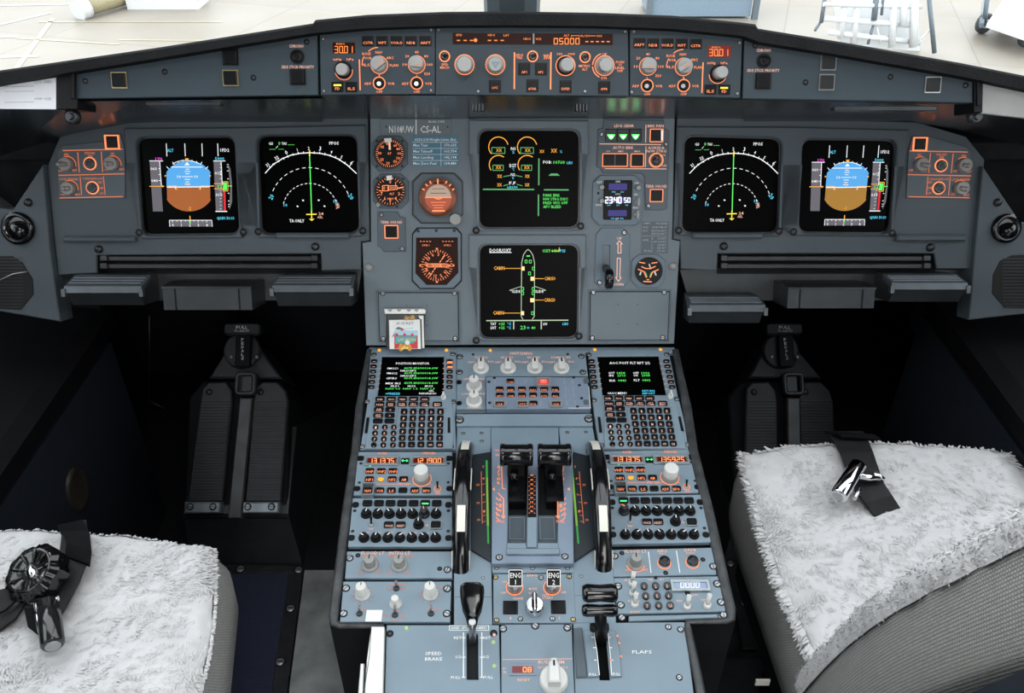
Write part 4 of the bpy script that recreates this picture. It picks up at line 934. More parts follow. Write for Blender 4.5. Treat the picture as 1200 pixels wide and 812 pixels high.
T.add('pitch_scale', b, 'black')
b = T.b(C7); b.pstroke([(424, 603), (590, 603)], 6, .008); b.pstroke([(503, 486), (505, 516)], 8, .0108)
for a in (-62, -44, -28, 28, 44, 62): t = R(a); b.pstroke([(507+100*math.sin(t), 603-102*math.cos(t)), (507+114*math.sin(t), 603-116*math.cos(t))], 8, .0108)
b.pstroke([(484, 607), (507, 614), (530, 607)], 6, .0082)
for y, h_ in ((634, 48), (652, 38), (668, 28)): b.pstroke([(507-h_, y), (507+h_, y)], 3, .008)
b.pstroke([(470, 688), (548, 688)], 9, .0081); T.add('lit_marks', b, 'or')
b = T.b(C7); b.plathe(620, 738, [(37, .006), (36, .020), (33, .022)], 20); T.add('cage_knob', b, 'knob')
# radio compass
T = Thing('radio_compass', 'square compass gauge with an orange card and VOR letters', 'gauge', PM, 512, 303)
b = T.b(C8); b.pprism([(372, 36), (622, 36), (656, 74), (656, 376), (606, 426), (388, 426), (338, 376), (340, 74)], -.002, .0025, .0008); T.add('gasket', b, 'black')
plate(T, [(380, 42), (616, 42), (650, 78), (650, 370), (602, 420), (392, 420), (344, 370), (346, 78)], .006, 'gp', C8)
M['rust'] = mat('backlit_rust_face', (.026, .009, .006), .5, var=.1, spec=.1)
b = T.b(C8); b.pprism([(366, 100), (630, 98), (634, 322), (560, 400), (432, 400), (362, 326)], .004, .0066); T.add('dial', b, 'rust')
b = T.b(C8)
for a in range(0, 360, 10):
    t = R(a+4); r0 = 86 if a % 30 else 80; b.pstroke([(498+r0*math.sin(t), 276-r0*math.cos(t)), (498+100*math.sin(t), 276-100*math.cos(t))], 3.2, .0070)
for i, t_ in enumerate(('3', '6', '9', '12', '15', 'S', '21', '24', 'W', '30', '33', '0')):
    t = R(8+i*30); b.text(t_, 498+70*math.sin(t), 276-70*math.cos(t), 20, None, .0070, rot=-math.degrees(t), bold=.02)
for a in (0, 90, 180, 270): t = R(a); x, y = 498+110*math.sin(t), 276-110*math.cos(t); b.pflat([(x-8*math.cos(t), y-8*math.sin(t)), (x+8*math.cos(t), y+8*math.sin(t)), (x-14*math.sin(t), y+14*math.cos(t))], .0070)
b.pstroke([(432, 276), (560, 276)], 4, .0072); b.pstroke([(440, 266), (556, 266), (584, 276), (556, 286), (440, 286), (428, 276)], 4, .0072, True)
for x0, y0, x1, y1 in ((548, 212, 512, 262), (488, 292, 452, 345)):
    for i in range(3): k0, k1 = i/3, i/3+.2; b.pstroke([(x0+(x1-x0)*k0, y0+(y1-y0)*k0), (x0+(x1-x0)*k1, y0+(y1-y0)*k1)], 6, .0073)
b.text('VOR', 498, 275, 24, 68, .0075, bold=.03); b.text('DME-1', 428, 148, 11, 44, .0070); b.text('DME-2', 566, 148, 11, 44, .0070)
for x in (424, 565):
    for i in range(4): b.pstroke([(x-33+i*20, 124), (x-24+i*20, 124)], 4, .0075)
T.add('card_markings', b, 'or')
b = T.b(C8); b.prr(378, 106, 478, 138, 2, .006, .0072); T.add('number_window', b, 'amberlcd')
b = T.b(C8); b.prr(512, 106, 612, 138, 2, .006, .0072); T.add('number_window', b, 'amberlcd')
bolts(T, C8, [(380, 58), (494, 55), (608, 55)], 7, .006)
# terrain switch left
def terr(label, crop, outl, bx, by, tx, ty, scs):
    T = Thing('terrain_switch_unit', label, 'switch', PM, *MB(None, crop).px(bx, by)); plate(T, outl, .003, 'module_dk', crop)
    b = T.b(crop); b.pframe(bx-44, by-44, bx+44, by+42, 6, .003, .0045, 5); T.add('guard', b, 'or')
    pinst(T, 'push_button', 'button', bx, by, 68, crop, w=.003, zs=.08)
    b = T.b(crop); b.text('TERR ON ND', tx, ty, 17, 138, .0036, bold=.012); T.add('lettering', b, 'orw')
    pscrew(T, scs, 11, crop, w=.003)
terr('terrain switch in an orange lit frame below the standby altimeter', C7, [(120, 692), (250, 692), (262, 725), (298, 730), (300, 948), (160, 948), (146, 920), (122, 915)], 209, 822, 210, 760, [(147, 713), (276, 928)])
# registration plate + placards: parts of the centre panel
T = TCp; b = T.b(C7); b.prr(143, 106, 590, 204, 6, 0, .0016, .0004); o = T.add('registration_plate', b, 'panel')
b = T.b(C7); b.text('N108UW', 273, 170, 44, 156, .0022, bold=.006); b.pstroke([(366, 110), (366, 200)], 6, .0022); b.text('CS-AL', 458, 170, 44, 130, .0022, bold=.006); b.text('SELCAL CODE', 494, 122, 12, 102, .0022); T.add('lettering', b, 'wl', parent=o)
bolts(T, C7, [(176, 155), (566, 155)], 4, .0016)
b = T.b(C7); b.prr(342, 215, 634, 405, 0, 0, .0012); o = T.add('weight_limits_placard', b, 'teal', label='blue placard of weight limits')
b = T.b(C7); b.text('A320-214 Weight Limits (lbs)', 488, 236, 17, 262, .0016, bold=.015)
for i, (a_, c_) in enumerate((('Max Taxi', '170,635'), ('Max Takeoff', '169,754'), ('Max Landing', '142,198'), ('Max Zero Fuel', '134,480'))):
    y = 271+i*38.5; b.text(a_, 348, y, 17, (90, 122, 128, 146)[i], .0016, al='l', bold=.02); b.text(c_, 584, y, 17, 76, .0016, bold=.02); b.pstroke([(344, y-18), (632, y-18)], 2, .0015)
b.pstroke([(524, 252), (524, 403)], 2, .0015); T.add('lettering', b, 'wl', parent=o)
K6 = (750, 240, 8.12)
b = T.b(K6); b.prr(14, 160, 270, 462, 0, 0, .0008); o = T.add('speed_limits_placard', b, 'module_dk', label='grey placard of speed limits')
b = T.b(K6)
for t_, x, y, w_ in (('LIMIT', 68, 176, 68), ('SPD(KIAS)', 205, 178, 114), ('VLE', 48, 213, 54), ('280KT/M.67', 185, 213, 142), ('VLO', 48, 247, 54), ('EXT250KT', 182, 247, 142), ('RET220KT', 182, 275, 142), ('VFE', 52, 336, 60), ('1', 116, 321, 8), ('230KT', 210, 321, 84), ('1+F', 134, 352, 50), ('215 KT', 208, 352, 84), ('2', 114, 382, 12), ('200KT', 208, 382, 84), ('3', 114, 410, 12), ('185 KT', 206, 410, 84), ('FULL', 82, 438, 80), ('177 KT', 204, 440, 82)):
    b.text(t_, x, y, 17, w_, .0012, bold=.015)
b.pstroke([(18, 296), (256, 300)], 3, .0012); T.add('lettering', b, 'wl2', parent=o)
# blank recessed plates (frames) with screws
for crop, q, scs in ((C8, (118, 438, 646, 768), [(154, 452), (610, 451), (614, 740), (158, 742)]), (D2, (484, 432, 1006, 762), [(516, 446), (966, 446), (956, 734), (510, 737)])):
    b = T.b(crop); b.pframe(q[0], q[1], q[2], q[3], 9, 0, .0035, 5, .001); o = T.add('blank_panel', b, 'panel')
    b = T.b(crop); b.pframe(q[0]+9, q[1]+9, q[2]-9, q[3]-9, 5, 0, .0004, 0); T.add('painted_gap_shade', b, 'matte', parent=o)  # flat black strip that paints the shade inside the frame
    for x, y in scs: pinst(T, 'screw', 'screw', x, y, 13, crop, w=.0004, zs=.6)
    for dx in (.36, .6):
        for dy in (.28, .66):
            b = T.b(crop); b.plathe(q[0]+(q[2]-q[0])*dx, q[1]+(q[3]-q[1])*dy, [(3.5, .0003), (0, .0004)], 6); T.add('rivet', b, 'black')
# landing gear + autobrake panel (right)
T = Thing('landing_gear_panel', 'landing gear and auto brake panel with three lit green arrows', 'panel', PM, 745, 175)
plate(T, [(584, 108), (962, 112), (970, 166), (1000, 180), (984, 676), (960, 682), (948, 686), (846, 682), (842, 470), (826, 452), (574, 448), (566, 420), (538, 410), (546, 172), (578, 162)], .003, 'module_dk', D1)
b = T.b(D1); b.prr(592, 168, 822, 250, 4, .003, .0045); T.add('light_housing', b, 'black')
for x in (629, 706, 784):
    b = T.b(D1); b.prr(x-34, 172, x+34, 246, 2, .0045, .0055); o = T.add('gear_light', b, 'gloss')
    b = T.b(D1); b.pflat([(x-25, 204), (x+25, 204), (x+14, 224), (x, 236), (x-14, 224)], .0060); T.add('arrow', b, 'green', parent=o)
    b = T.b(D1); b.pflat([(x-16, 209), (x+16, 209), (x+8, 222), (x, 229), (x-8, 222)], .0063); T.add('arrow_core', b, 'gcore' if 'gcore' in M else M.setdefault('gcore', E('pale_green_light', (.75, 1, .75), 2.2)), parent=o)
b = T.b(D1)
for t_, x, y, h, w_ in (('LDG GEAR', 712, 148, 18, 124), ('BRK FAN', 912, 149, 17, 102), ('AUTO BRK', 706, 287, 18, 130), ('A/SKID&', 915, 288, 16, 104), ('N/W STRG', 916, 309, 16, 126), ('LO', 612, 310, 10, 22), ('MED', 692, 310, 10, 34), ('MAX', 796, 310, 10, 38), ('ON', 962, 334, 10, 22), ('OFF', 966, 402, 12, 32), ('TERR ON ND', 916, 532, 17, 136)): b.text(t_, x, y, h, w_, .0035, bold=.012)
for L_ in ([(556, 263), (946, 268)], [(850, 142), (848, 254)], [(850, 280), (846, 410)], [(590, 420), (980, 422)]): b.pstroke(L_, 4, .0034)
T.add('lettering', b, 'orw')
for x0, y0, x1, y1 in ((873, 165, 963, 254), (571, 321, 737, 410), (751, 322, 840, 412), (873, 548, 962, 634)):
    b = T.b(D1); b.pframe(x0+2, y0+2, x1-2, y1-2, 5, .003, .0045, 5); T.add('guard', b, 'or')
for x, y in ((915, 208), (612, 366), (694, 366), (795, 368), (916, 592)): pinst(T, 'push_button', 'button', x, y, 66, D1, w=.003, zs=.08)
b = T.b(D1); b.pstroke([(951, 178), (951, 240)], 9, .009); T.add('light_slit', b, 'sw')
b = T.b(D1); b.pring(914, 367, 38, 46, .003, .0055, 24); T.add('switch_collar', b, 'or')
pinst(T, 'toggle_switch', 'toggle', 914, 372, 25, D1, w=.003)
pscrew(T, [(569, 202), (978, 264), (866, 656)], 11, D1, w=.003)
# clock
T = Thing('clock', 'digital clock reading 23:40 50 in blue and white', 'clock', PM, 723, 235)
plate(T, [(560, 464), (780, 464), (832, 520), (822, 742), (782, 780), (552, 780), (508, 730), (514, 510)], .006, 'gp', D1)
b = T.b(D1); b.prr(582, 494, 762, 744, 8, .006, .0095, .001); T.add('display_face', b, 'bezel')
b = T.b(D1); b.prr(614, 514, 730, 556, 3, .0095, .0099); b.prr(610, 600, 752, 638, 3, .0095, .0098); b.prr(610, 684, 728, 722, 3, .0095, .0099); T.add('blue_windows', b, 'blueled')
b = T.b(D1); b.seg7('23', 594, 602, 644, 638, 8, .0103); b.seg7('40', 650, 602, 702, 638, 8, .0103); b.seg7('50', 712, 606, 758, 634, 6, .0103); b.pstroke([(643, 612), (644, 616)], 6, .0103); b.pstroke([(643, 626), (644, 630)], 6, .0103); T.add('digits', b, 'sw')
b = T.b(D1)
for t_, x, y, w_ in (('CHR', 672, 502, 32), ('UTC', 672, 583, 32), ('ET', 668, 738, 20), ('RST', 556, 507, 30), ('CHR', 790, 511, 30), ('GPS', 786, 585, 28), ('RUN', 784, 668, 28), ('DATE', 551, 650, 38)): b.text(t_, x, y, 12, w_, .0102, bold=.02)
T.add('lettering', b, 'wl')
b = T.b(D1)
for t_, x, y in (('MIN', 645, 568), ('SEC', 700, 568), ('MO/HR', 614, 652), ('DAY', 674, 652), ('YR', 728, 652), ('HR', 640, 736), ('MIN', 696, 736)): b.text(t_, x, y, 9, 22, .0102)
T.add('blue_lettering', b, 'sc')
for x, y in ((565, 538), (795, 541), (564, 624)):
    b = T.b(D1); b.plathe(x, y, [(17, .006), (16, .014), (13, .016)], 14); T.add('push_knob', b, 'knob')
b = T.b(D1); b.plathe(546, 576, [(8, .006), (6, .009)], 10); T.add('set_screw', b, 'black')
for x, y in ((792, 630), (786, 708)):
    b = T.b(D1); b.plathe(x, y, [(17, .006), (16, .013)], 14); b.box(*[q for q in (b.pt(x-6, y)[0], b.pt(x+6, y)[0], b.pt(x, y+24)[1], b.pt(x, y-24)[1])], .013, .022); T.add('selector_knob', b, 'knob')
# gear lever
T = Thing('gear_lever_unit', 'landing gear lever on a grey plate with UP and DOWN arrows', 'lever', PM, 718, 302)
plate(T, [(568, 38), (706, 38), (748, 88), (744, 376), (706, 418), (556, 418), (522, 380), (534, 76)], .003, 'gp', D2, holes=[[(578, 148), (620, 148), (620, 312), (576, 312)]])
b = T.b(D2); b.prr(576, 146, 622, 314, 0, -.004, -.003); T.add('slot', b, 'black')
b = T.b(D2); b.text('UP', 682, 105, 18, 30, .0036, bold=.02); b.text('DOWN', 675, 396, 16, 64, .0036, bold=.03)
for pts in ([(672, 198), (674, 140), (664, 140), (682, 120), (700, 140), (690, 140), (692, 198)], [(668, 230), (666, 352), (658, 352), (676, 378), (692, 352), (684, 352), (688, 230)]): b.pstroke(pts, 5, .0036, True)
T.add('lettering', b, 'orw')
b = T.b(D2); p0 = b.pt(597, 288, 0); p1 = b.pt(604, 305, .045); b.tube([p0, p1], .0055, 10); T.add('lever_stem', b, 'dkmetal')
b = T.b(D2); p = b.pt(615, 360, .055)   # wheel shaped knob, axis along x
M4 = Matrix.Translation(Vector(p)) @ Matrix.Rotation(PI/2, 4, 'Y'); rr_ = .0165
b.lathe(0, 0, [(0, -.0065), (rr_*.8, -.0065), (rr_, -.004), (rr_, .004), (rr_*.8, .0065), (0, .0065)], 24, mat4=M4); T.add('wheel_knob', b, 'gloss')
b = T.b(D2); b.tube([p1, p], .005, 8); T.add('lever_fork', b, 'black')
pscrew(T, [(712, 68), (556, 385)], 13, D2, w=.003)
# brake pressure gauge
T = Thing('brake_pressure_gauge', 'small round triple pressure gauge beside the gear lever', 'gauge', PM, 759.5, 318)
plate(T, [(806, 206), (926, 206), (974, 248), (968, 370), (930, 418), (800, 418), (754, 370), (760, 248)], .003, 'gp', D2)
b = T.b(D2); b.plathe(866, 311, [(88, .003), (86, .005)], 28); T.add('dial', b, 'black')
b = T.b(D2)
for pts in ([(808, 256), (844, 262)], [(886, 262), (922, 257)], [(834, 378), (886, 380)], [(822, 284), (850, 296), (880, 296), (910, 282)], [(800, 300), (838, 316)], [(930, 302), (892, 318)], [(838, 316), (852, 352)], [(892, 318), (878, 352)], [(856, 366), (870, 366)]): b.pstroke(pts, 6, .0056)
T.add('scale_marks', b, 'or')
b = T.b(D2); b.pstroke([(846, 318), (858, 350)], 5, .0058); b.pstroke([(884, 320), (874, 350)], 5, .0058); T.add('green_marks', b, 'gl')
b = T.b(D2); b.pstroke([(870, 268), (878, 290)], 7, .0062); b.pstroke([(818, 318), (812, 336)], 9, .0062); b.pstroke([(906, 318), (914, 338)], 9, .0062); T.add('needle', b, 'white')

# ------------------------------------------------------------------ orange lit lighting panels at the outer ends
def lit_panel(label, mir):
    c = (60, 150, 9.02) if not mir else (1055, 150, 9.02)
    T = Thing('lighting_dimmer_unit', label, 'panel', PM, *(105, 195) if not mir else (1100, 195))
    M['lp'] = M.get('lp') or mat('warm_grey_paint', (.10, .085, .08), .5, var=.1)
    if not mir: outl = [(60, 240), (130, 180), (560, 140), (560, 60), (730, 60), (780, 230), (778, 748), (80, 752)]
    else: outl = [(90, 240), (130, 85), (300, 85), (420, 120), (700, 200), (748, 250), (730, 744), (64, 744)]
    plate(T, outl, .003, 'module_dk', c)
    b = T.b(c)
    if not mir:
        lines = ([(122, 238), (752, 224)], [(78, 500), (775, 484)], [(90, 740), (755, 724)]); vl = ([(280, 256), (298, 466)], [(528, 252), (544, 462)], [(306, 516), (322, 708)], [(552, 512), (570, 704)])
        fr = (562, 72, 714, 224); guards = ((412, 376, 0), (438, 632, 0)); knobs = ((176, 382, 80, 384), (654, 376, 582, 376), (200, 636, 130, 640))
        texts = (('PFD', 162, 280, 50), ('PFD/ND', 412, 266, 110), ('XFR', 412, 298, 54), ('ND', 650, 270, 40), ('OFF', 100, 452, 50), ('BRT', 248, 446, 50), ('OFF', 588, 440, 50), ('BRT', 748, 436, 54), ('LOUD SPEAKER', 186, 540, 200), ('CONSOLE/FLOOR', 436, 534, 210), ('OFF', 124, 702, 50), ('MAX', 282, 702, 56), ('BRT', 520, 574, 44), ('DIM', 524, 634, 44), ('OFF', 532, 692, 44))
    else:
        lines = ([(100, 242), (712, 254)], [(80, 492), (748, 506)], [(90, 726), (732, 738)]); vl = ([(320, 266), (300, 470)], [(560, 272), (538, 474)], [(292, 516), (276, 706)], [(528, 520), (510, 712)])
        fr = (140, 96, 290, 242); guards = ((430, 396, 0), (404, 634, 0)); knobs = ((208, 386, 296, 398), (660, 392, 722, 398), (628, 634, 700, 648))
        texts = (('ND', 204, 284, 40), ('PFD/ND', 440, 280, 110), ('XFR', 436, 310, 54), ('PFD', 676, 294, 50), ('OFF', 112, 446, 50), ('BRT', 258, 450, 54), ('OFF', 578, 456, 50), ('BRT', 730, 460, 54), ('CONSOLE/FLOOR', 410, 540, 206), ('LOUD SPEAKER', 642, 544, 190), ('BRT', 318, 574, 44), ('DIM', 314, 632, 44), ('OFF', 306, 690, 44), ('OFF', 556, 700, 50), ('MAX', 702, 706, 60))
    for L_ in lines: b.pstroke(L_, 9, .0036)
    for L_ in vl: b.pstroke(L_, 8, .0036)
    for t_, x, y, w_ in texts: b.text(t_, x, y, 22, w_, .0036, bold=.02)
    for kx, ky, _, _ in knobs: b.parc(kx, ky+4, 84, -10, 130, 9, .0038)
    T.add('lit_lettering', b, 'or2')
    b = T.b(c); b.pframe(*fr, 12, .003, .006, 4); T.add('guard', b, 'or')
    pinst(T, 'push_button', 'button', (fr[0]+fr[2])/2, (fr[1]+fr[3])/2, 112, c, w=.003, zs=.06)
    for x, y, _ in guards:
        b = T.b(c); b.pring(x, y, 57, 68, .003, .0045, 24); T.add('switch_collar', b, 'or')
        b = T.b(c); b.plathe(x, y, [(54, .0035), (50, .005), (30, .003)], 18); T.add('recessed_button', b, 'gloss')
    for x, y, x2, y2 in knobs:
        b = T.b(c); b.plathe(x, y, [(74, .003), (72, .010), (64, .012)], 20); k = T.add('dimmer_knob', b, 'knobdk' if 'knobdk' in M else M.setdefault('knobdk', mat('smoke_knob', (.27, .25, .24), .45, var=.1)))
        p = T.b(c); a = p.pt(x, y, .010); d = p.pt(x2, y2, .014); p.tube([a, d], .004, 8); p.lathe(d[0], d[1], [(.0035, .010), (.0035, .017), (.002, .018)], 10); T.add('pointer_stub', p, 'knobdk', parent=k)
lit_panel('orange lit lighting and loudspeaker panel at the left end of the instrument panel', False)
lit_panel('orange lit lighting and loudspeaker panel at the right end of the instrument panel', True)

# ------------------------------------------------------------------ sliding tables stowed under the side panels
def table(label, x0, x1, y0, y1):
    T = Thing('sliding_table', label, 'table', PM, (x0+x1)/2, (y0+y1)/2)
    b = T.b(); b.pflat([(x0-1, y0-1), (x1+1, y0-1), (x1+1, y1+4), (x0-1, y1+4)], -.022); b.pprism([(x0, y0-2), (x1, y0-2), (x1, y0), (x0, y0)], -.022, -.006); T.add('housing', b, 'matte')
    for ya, yb in ((y0+2, y0+8), (y0+11, y0+17)):
        b = T.b(); b.prr(x0+3, ya, x1-3, yb, 1.5, -.022, -.004, .0015); T.add('rail', b, 'black2' if 'black2' in M else M.setdefault('black2', mat('rail_black', (.03, .032, .035), .35, .3, var=.2)))
    for xa in (x0+8, x1-8):
        for dy in (4, 13):
            b = T.b(); b.prr(xa-4, y0+dy-3, xa+4, y0+dy+4, 1, -.010, .001, .001); T.add('latch', b, 'dkmetal')
table('black sliding table stowed in the slot under the left screens', 113, 376, 298, 317)
table('black sliding table stowed in the slot under the right screens', 841, 1095, 298, 317)
# footrests under the panels
def footrest(label, x0, x1, yt, ym, yb, mid):
    T = Thing('footrest', label, 'footrest', PM, (x0+x1)/2, ym)
    w0, w1 = .015, .055
    xa = T.L(x0, ym, w1)[0]; xb = T.L(x1, ym, w1)[0]; v0 = T.L(x0, yt, w0)[1]; v1 = T.L(x0, ym, w1)[1]; v2 = T.L(x0, yb, w1*.8)[1]
    if mid:
        b = T.b(); b.extx([(v0, w0), (v0-.004, w1), (v2, w1), (v2, -.02), (v0, -.02)], xa, xb); T.add('body', b, 'foot')
        b = T.b(); b.extx([(v0+.001, w0), (v0-.003, w1+.001), (v0-.006, w1+.002), (v0-.006, w0)], xa-.001, xb+.001); T.add('lip', b, 'dkmetal')
        for f in (.14, .86):
            b = T.b(); xx = xa + (xb-xa)*f; b.extx([(v0, w1), (v0-.002, w1+.0012), (v2, w1+.0012), (v2, w1)], xx-.001, xx+.001); T.add('seam', b, 'black')
    else:
        b = T.b(); b.extx([(v1-.002, w1), (v2, w1*.7), (v2, -.02), (v0, -.02), (v0, w0)], xa+.004, xb-.004); T.add('body', b, 'foot')
        b = T.b(); b.extx([(v0, w0), (v1+.010, w1-.002), (v1, w1+.002), (v1-.001, w1), (v0-.006, w0)], xa, xb)
        for i in range(3):
            k = .25+i*.22; vv = v0+(v1+.010-v0)*k; ww = w0+(w1-w0)*k; b.extx([(vv+.001, ww), (vv+.0012, ww+.0022), (vv-.001, ww+.003), (vv-.0012, ww+.0005)], xa+.004, xb-.004)
        T.add('tread', b, 'tread')
        for xx in (xa, xb):
            b = T.b(); b.box(xx-.003, xx+.003, v1-.006, v1+.006, w1-.006, w1+.0035); T.add('end_bracket', b, 'brk' if 'brk' in M else M.setdefault('brk', mat('bracket_metal', (.13, .14, .15), .35, .7, var=.3)))
    return T
footrest('folded footrest with a ribbed tread, leftmost under the left panel', 75, 166, 322, 343, 358, False)
footrest('plain dark stowage box between the two left footrests', 190, 294, 330, 334, 362, True)
footrest('folded footrest with a ribbed tread nearest the centre panel on the left', 319, 412, 322, 342, 359, False)
footrest('folded footrest with a ribbed tread just right of the centre panel', 808, 897, 346, 365, 379, False)
footrest('plain dark stowage box between the two right footrests', 924, 1026, 331, 335, 360, True)
footrest('folded footrest with a ribbed tread, rightmost under the right panel', 1045, 1134, 321, 339, 354, False)
# dark under-panel boxes joining the footrests to the panel
for lab, x0, x1, m in (('dark lower valance under the left instrument panel', 70, 424, 'foot'), ('dark lower valance under the right instrument panel', 797, 1138, 'foot')):
    T = Thing('lower_valance', lab, 'panel', PM, (x0+x1)/2, 325)
    b = T.b(); b.pprism([(x0, 316), (x1, 316), (x1-6, 352), (x0+10, 352)], -.06, -.023); T.add('face_plate', b, m)
# corner panels with loudspeaker and air outlet
def corner(label, slab, outl, hole, nut, mir):
    T = Thing('corner_panel', label, 'panel', PM, *nut)
    plate(T, outl, .012, 'panel_shaded', name='face_plate', z0=-.03, ch=.0015)
    b = T.b(); b.plathe(nut[0], nut[1], [(5, .012), (4.5, .015), (2, .018), (0, .018)], 12); T.add('dome_nut', b, 'dkmetal')
    hx, hy, r_ = hole
    T2 = Thing('air_outlet', slab.replace('@', 'black round air outlet'), 'air vent', PM, hx, hy)
    b = T2.b(); b.plathe(hx, hy, [(r_, .0125), (r_, .018), (r_-5, .022), (r_-6, .014)], 24); T2.add('collar', b, 'gloss')
    b = T2.b(); b.plathe(hx+2, hy+3, [(r_-7, .014), (r_-7.5, .020), (r_-9.5, .026), (r_-13, .030), (0, .031)], 24); T2.add('nozzle', b, 'gloss')
corner('grey corner panel at the far left beside the footwell', '@ in the left corner panel', [(-60, 200), (0, 244), (15, 246), (50, 193), (58, 290), (70.5, 377), (0, 365), (-60, 357)], (27, 267, 19), (38, 237), False)
corner('grey corner panel at the far right beside the footwell', '@ in the right corner panel', [(1152, 195), (1186, 246), (1196, 260), (1270, 270), (1270, 375), (1200, 368), (1136, 375), (1142, 300)], (1173, 267, 17), (1164, 237), True)
for lab, pts in (('octagonal black loudspeaker grille on the left corner panel', [(-40, 301), (14, 300), (26, 308), (38, 327), (39, 345), (24, 363), (-40, 360)]), ('octagonal black loudspeaker grille on the right corner panel', [(1186, 299), (1260, 297), (1260, 362), (1178, 361), (1163, 344), (1164, 322), (1172, 306)])):
    T = Thing('loudspeaker', lab, 'loudspeaker', PM, pts[3][0], 330)
    b = T.b(); b.pprism(pts, .010, .0135, .0008); T.add('grille', b, 'grille')
    b = T.b(); x_lo = min(p[0] for p in pts); x_hi = max(p[0] for p in pts)
    for i in range(16):
        y = 303+i*3.8; k = 10 if 8 < i*3.8 < 52 else 20
        b.pstroke([(x_lo+12 if x_lo > 0 else x_lo, y), (x_hi-(12 if x_lo < 0 else 0), y)], 1.2, .0142)
    T.add('grille_ribs', b, 'black2')
b = MB(None); T = Thing('boom_cable', 'thin curved metal cable in front of the left loudspeaker grille', 'cable', PM, 15, 322)
b = T.b(); b.tube([T.L(x, y, w) for x, y, w in ((-20, 332, .014), (0, 328, .02), (15, 321, .022), (28, 319, .018), (33, 318, .014))], .0009, 6); T.add('wire', b, 'screwm')
# ================================================================== PEDESTAL
E5 = (400, 400, 5.4545); E6 = (600, 400, 5.4545); E7 = (390, 520, 4.513); E8 = (610, 520, 4.5115)
G1 = (380, 630, 4.4625); G2 = (610, 630, 4.4615); J1 = (530, 400, 7.0588); J2 = (530, 500, 7.0588); J3 = (530, 590, 7.0588); J4 = (560, 660, 5.344)
# body: black sides, top plate in two slopes
b = MB()
outl = [P1.at(430, 410, -.006), P1.at(412, 528, -.006), P2.at(386, 730, -.006), P2.at(445, 736, -.006), P2.at(436, 900, -.006), P2.at(836, 900, -.006), P2.at(804, 733, -.006), P2.at(862, 727, -.006), P2.at(818, 528, -.006), P1.at(796, 410, -.006)]
a0 = b.addv(outl); a1 = b.addv([Vector((p.x*(.97 if i in (0, 1, 2, 7, 8, 9) else 1), p.y, 0)) for i, p in enumerate(outl)]); n = len(outl)
for i in range(n): b.face((a0+i, a1+i, a1+(i+1) % n, a0+(i+1) % n))
b.face((a0, a0+1, a0+8, a0+9)); b.face((a0+1, a0+2, a0+7, a0+8)); b.face((a0+2, a0+3, a0+6, a0+7)); b.face((a0+3, a0+4, a0+5, a0+6))
t = wthing('pedestal', 'black centre pedestal body rising from the floor between the seats', 'pedestal', (0.01, 1.0, 0)); wpart('body', b, 'matte', t)
def rail(b, pts, wd, z0, z1):      # pts: [(plane, px, py, width_px)]
    rows = []
    for i, (pl, x, y, w_) in enumerate(pts):
        ax, ay = (pts[i+1][1]-x, pts[i+1][2]-y) if i < len(pts)-1 else (x-pts[i-1][1], y-pts[i-1][2])
        if 0 < i < len(pts)-1:
            bx_, by_ = x-pts[i-1][1], y-pts[i-1][2]; l1 = math.hypot(ax, ay); l2 = math.hypot(bx_, by_); ax, ay = ax/l1+bx_/l2, ay/l1+by_/l2
        L_ = math.hypot(ax, ay); nx, ny = -ay/L_, ax/L_
        k = w_/2
        rows.append(b.addv([pl.at(x-nx*k, y-ny*k, z0), pl.at(x-nx*k, y-ny*k, z1*.6), pl.at(x-nx*k*.5, y-ny*k*.5, z1), pl.at(x+nx*k*.5, y+ny*k*.5, z1), pl.at(x+nx*k, y+ny*k, z1*.6), pl.at(x+nx*k, y+ny*k, z0)]))
    b.sm = True
    for r0, r1 in zip(rows, rows[1:]):
        for i in range(5): b.face((r0+i, r0+i+1, r1+i+1, r1+i))
    b.sm = False
M['edge'] = mat('worn_black_edge', (.035, .037, .040), .42, var=.5, scale=60, bump=.4, bscale=200)
b = MB(); rail(b, [(P1, 433, 409, 6), (P1, 421, 478, 9), (P1, 416.5, 528, 10), (P2, 406, 600, 11), (P2, 391, 722, 12), (P2, 391.5, 730, 11), (P2, 398, 733, 8), (P2, 450, 733.5, 6)], 0, -.03, .006); wpart('left_edge_rail', b, 'edge', t)
b = MB(); rail(b, [(P1, 791, 409, 7), (P1, 805, 478, 11), (P1, 812, 528, 12), (P2, 830, 600, 13), (P2, 856, 715, 13), (P2, 857, 724, 11), (P2, 851, 727.5, 8), (P2, 806, 728.5, 8), (P2, 806, 736, 9), (P2, 817, 790, 11), (P2, 838, 900, 14)], 0, -.03, .006); wpart('right_edge_rail', b, 'edge', t)
# top cover plate behind / around modules (blue grey)
T = Thing('pedestal_top_cover', 'blue grey cover plate framing the switching and throttle area of the pedestal', 'panel', P1, 612, 440)
b = T.b(); b.pprism([(433, 406.5), (790, 406.5), (793, 413), (430, 413)], -.005, .003, .001); T.add('front_strip', b, 'module')
b = T.b(); b.pprism([(535, 485), (693.5, 485), (694.5, 499), (535, 499)], -.005, .003, .0006); T.add('cross_strip', b, 'module')
pinst(T, 'screw', 'screw', 538.5, 492, 4.2, w=.003); pinst(T, 'screw', 'screw', 690, 491, 4.2, w=.003)
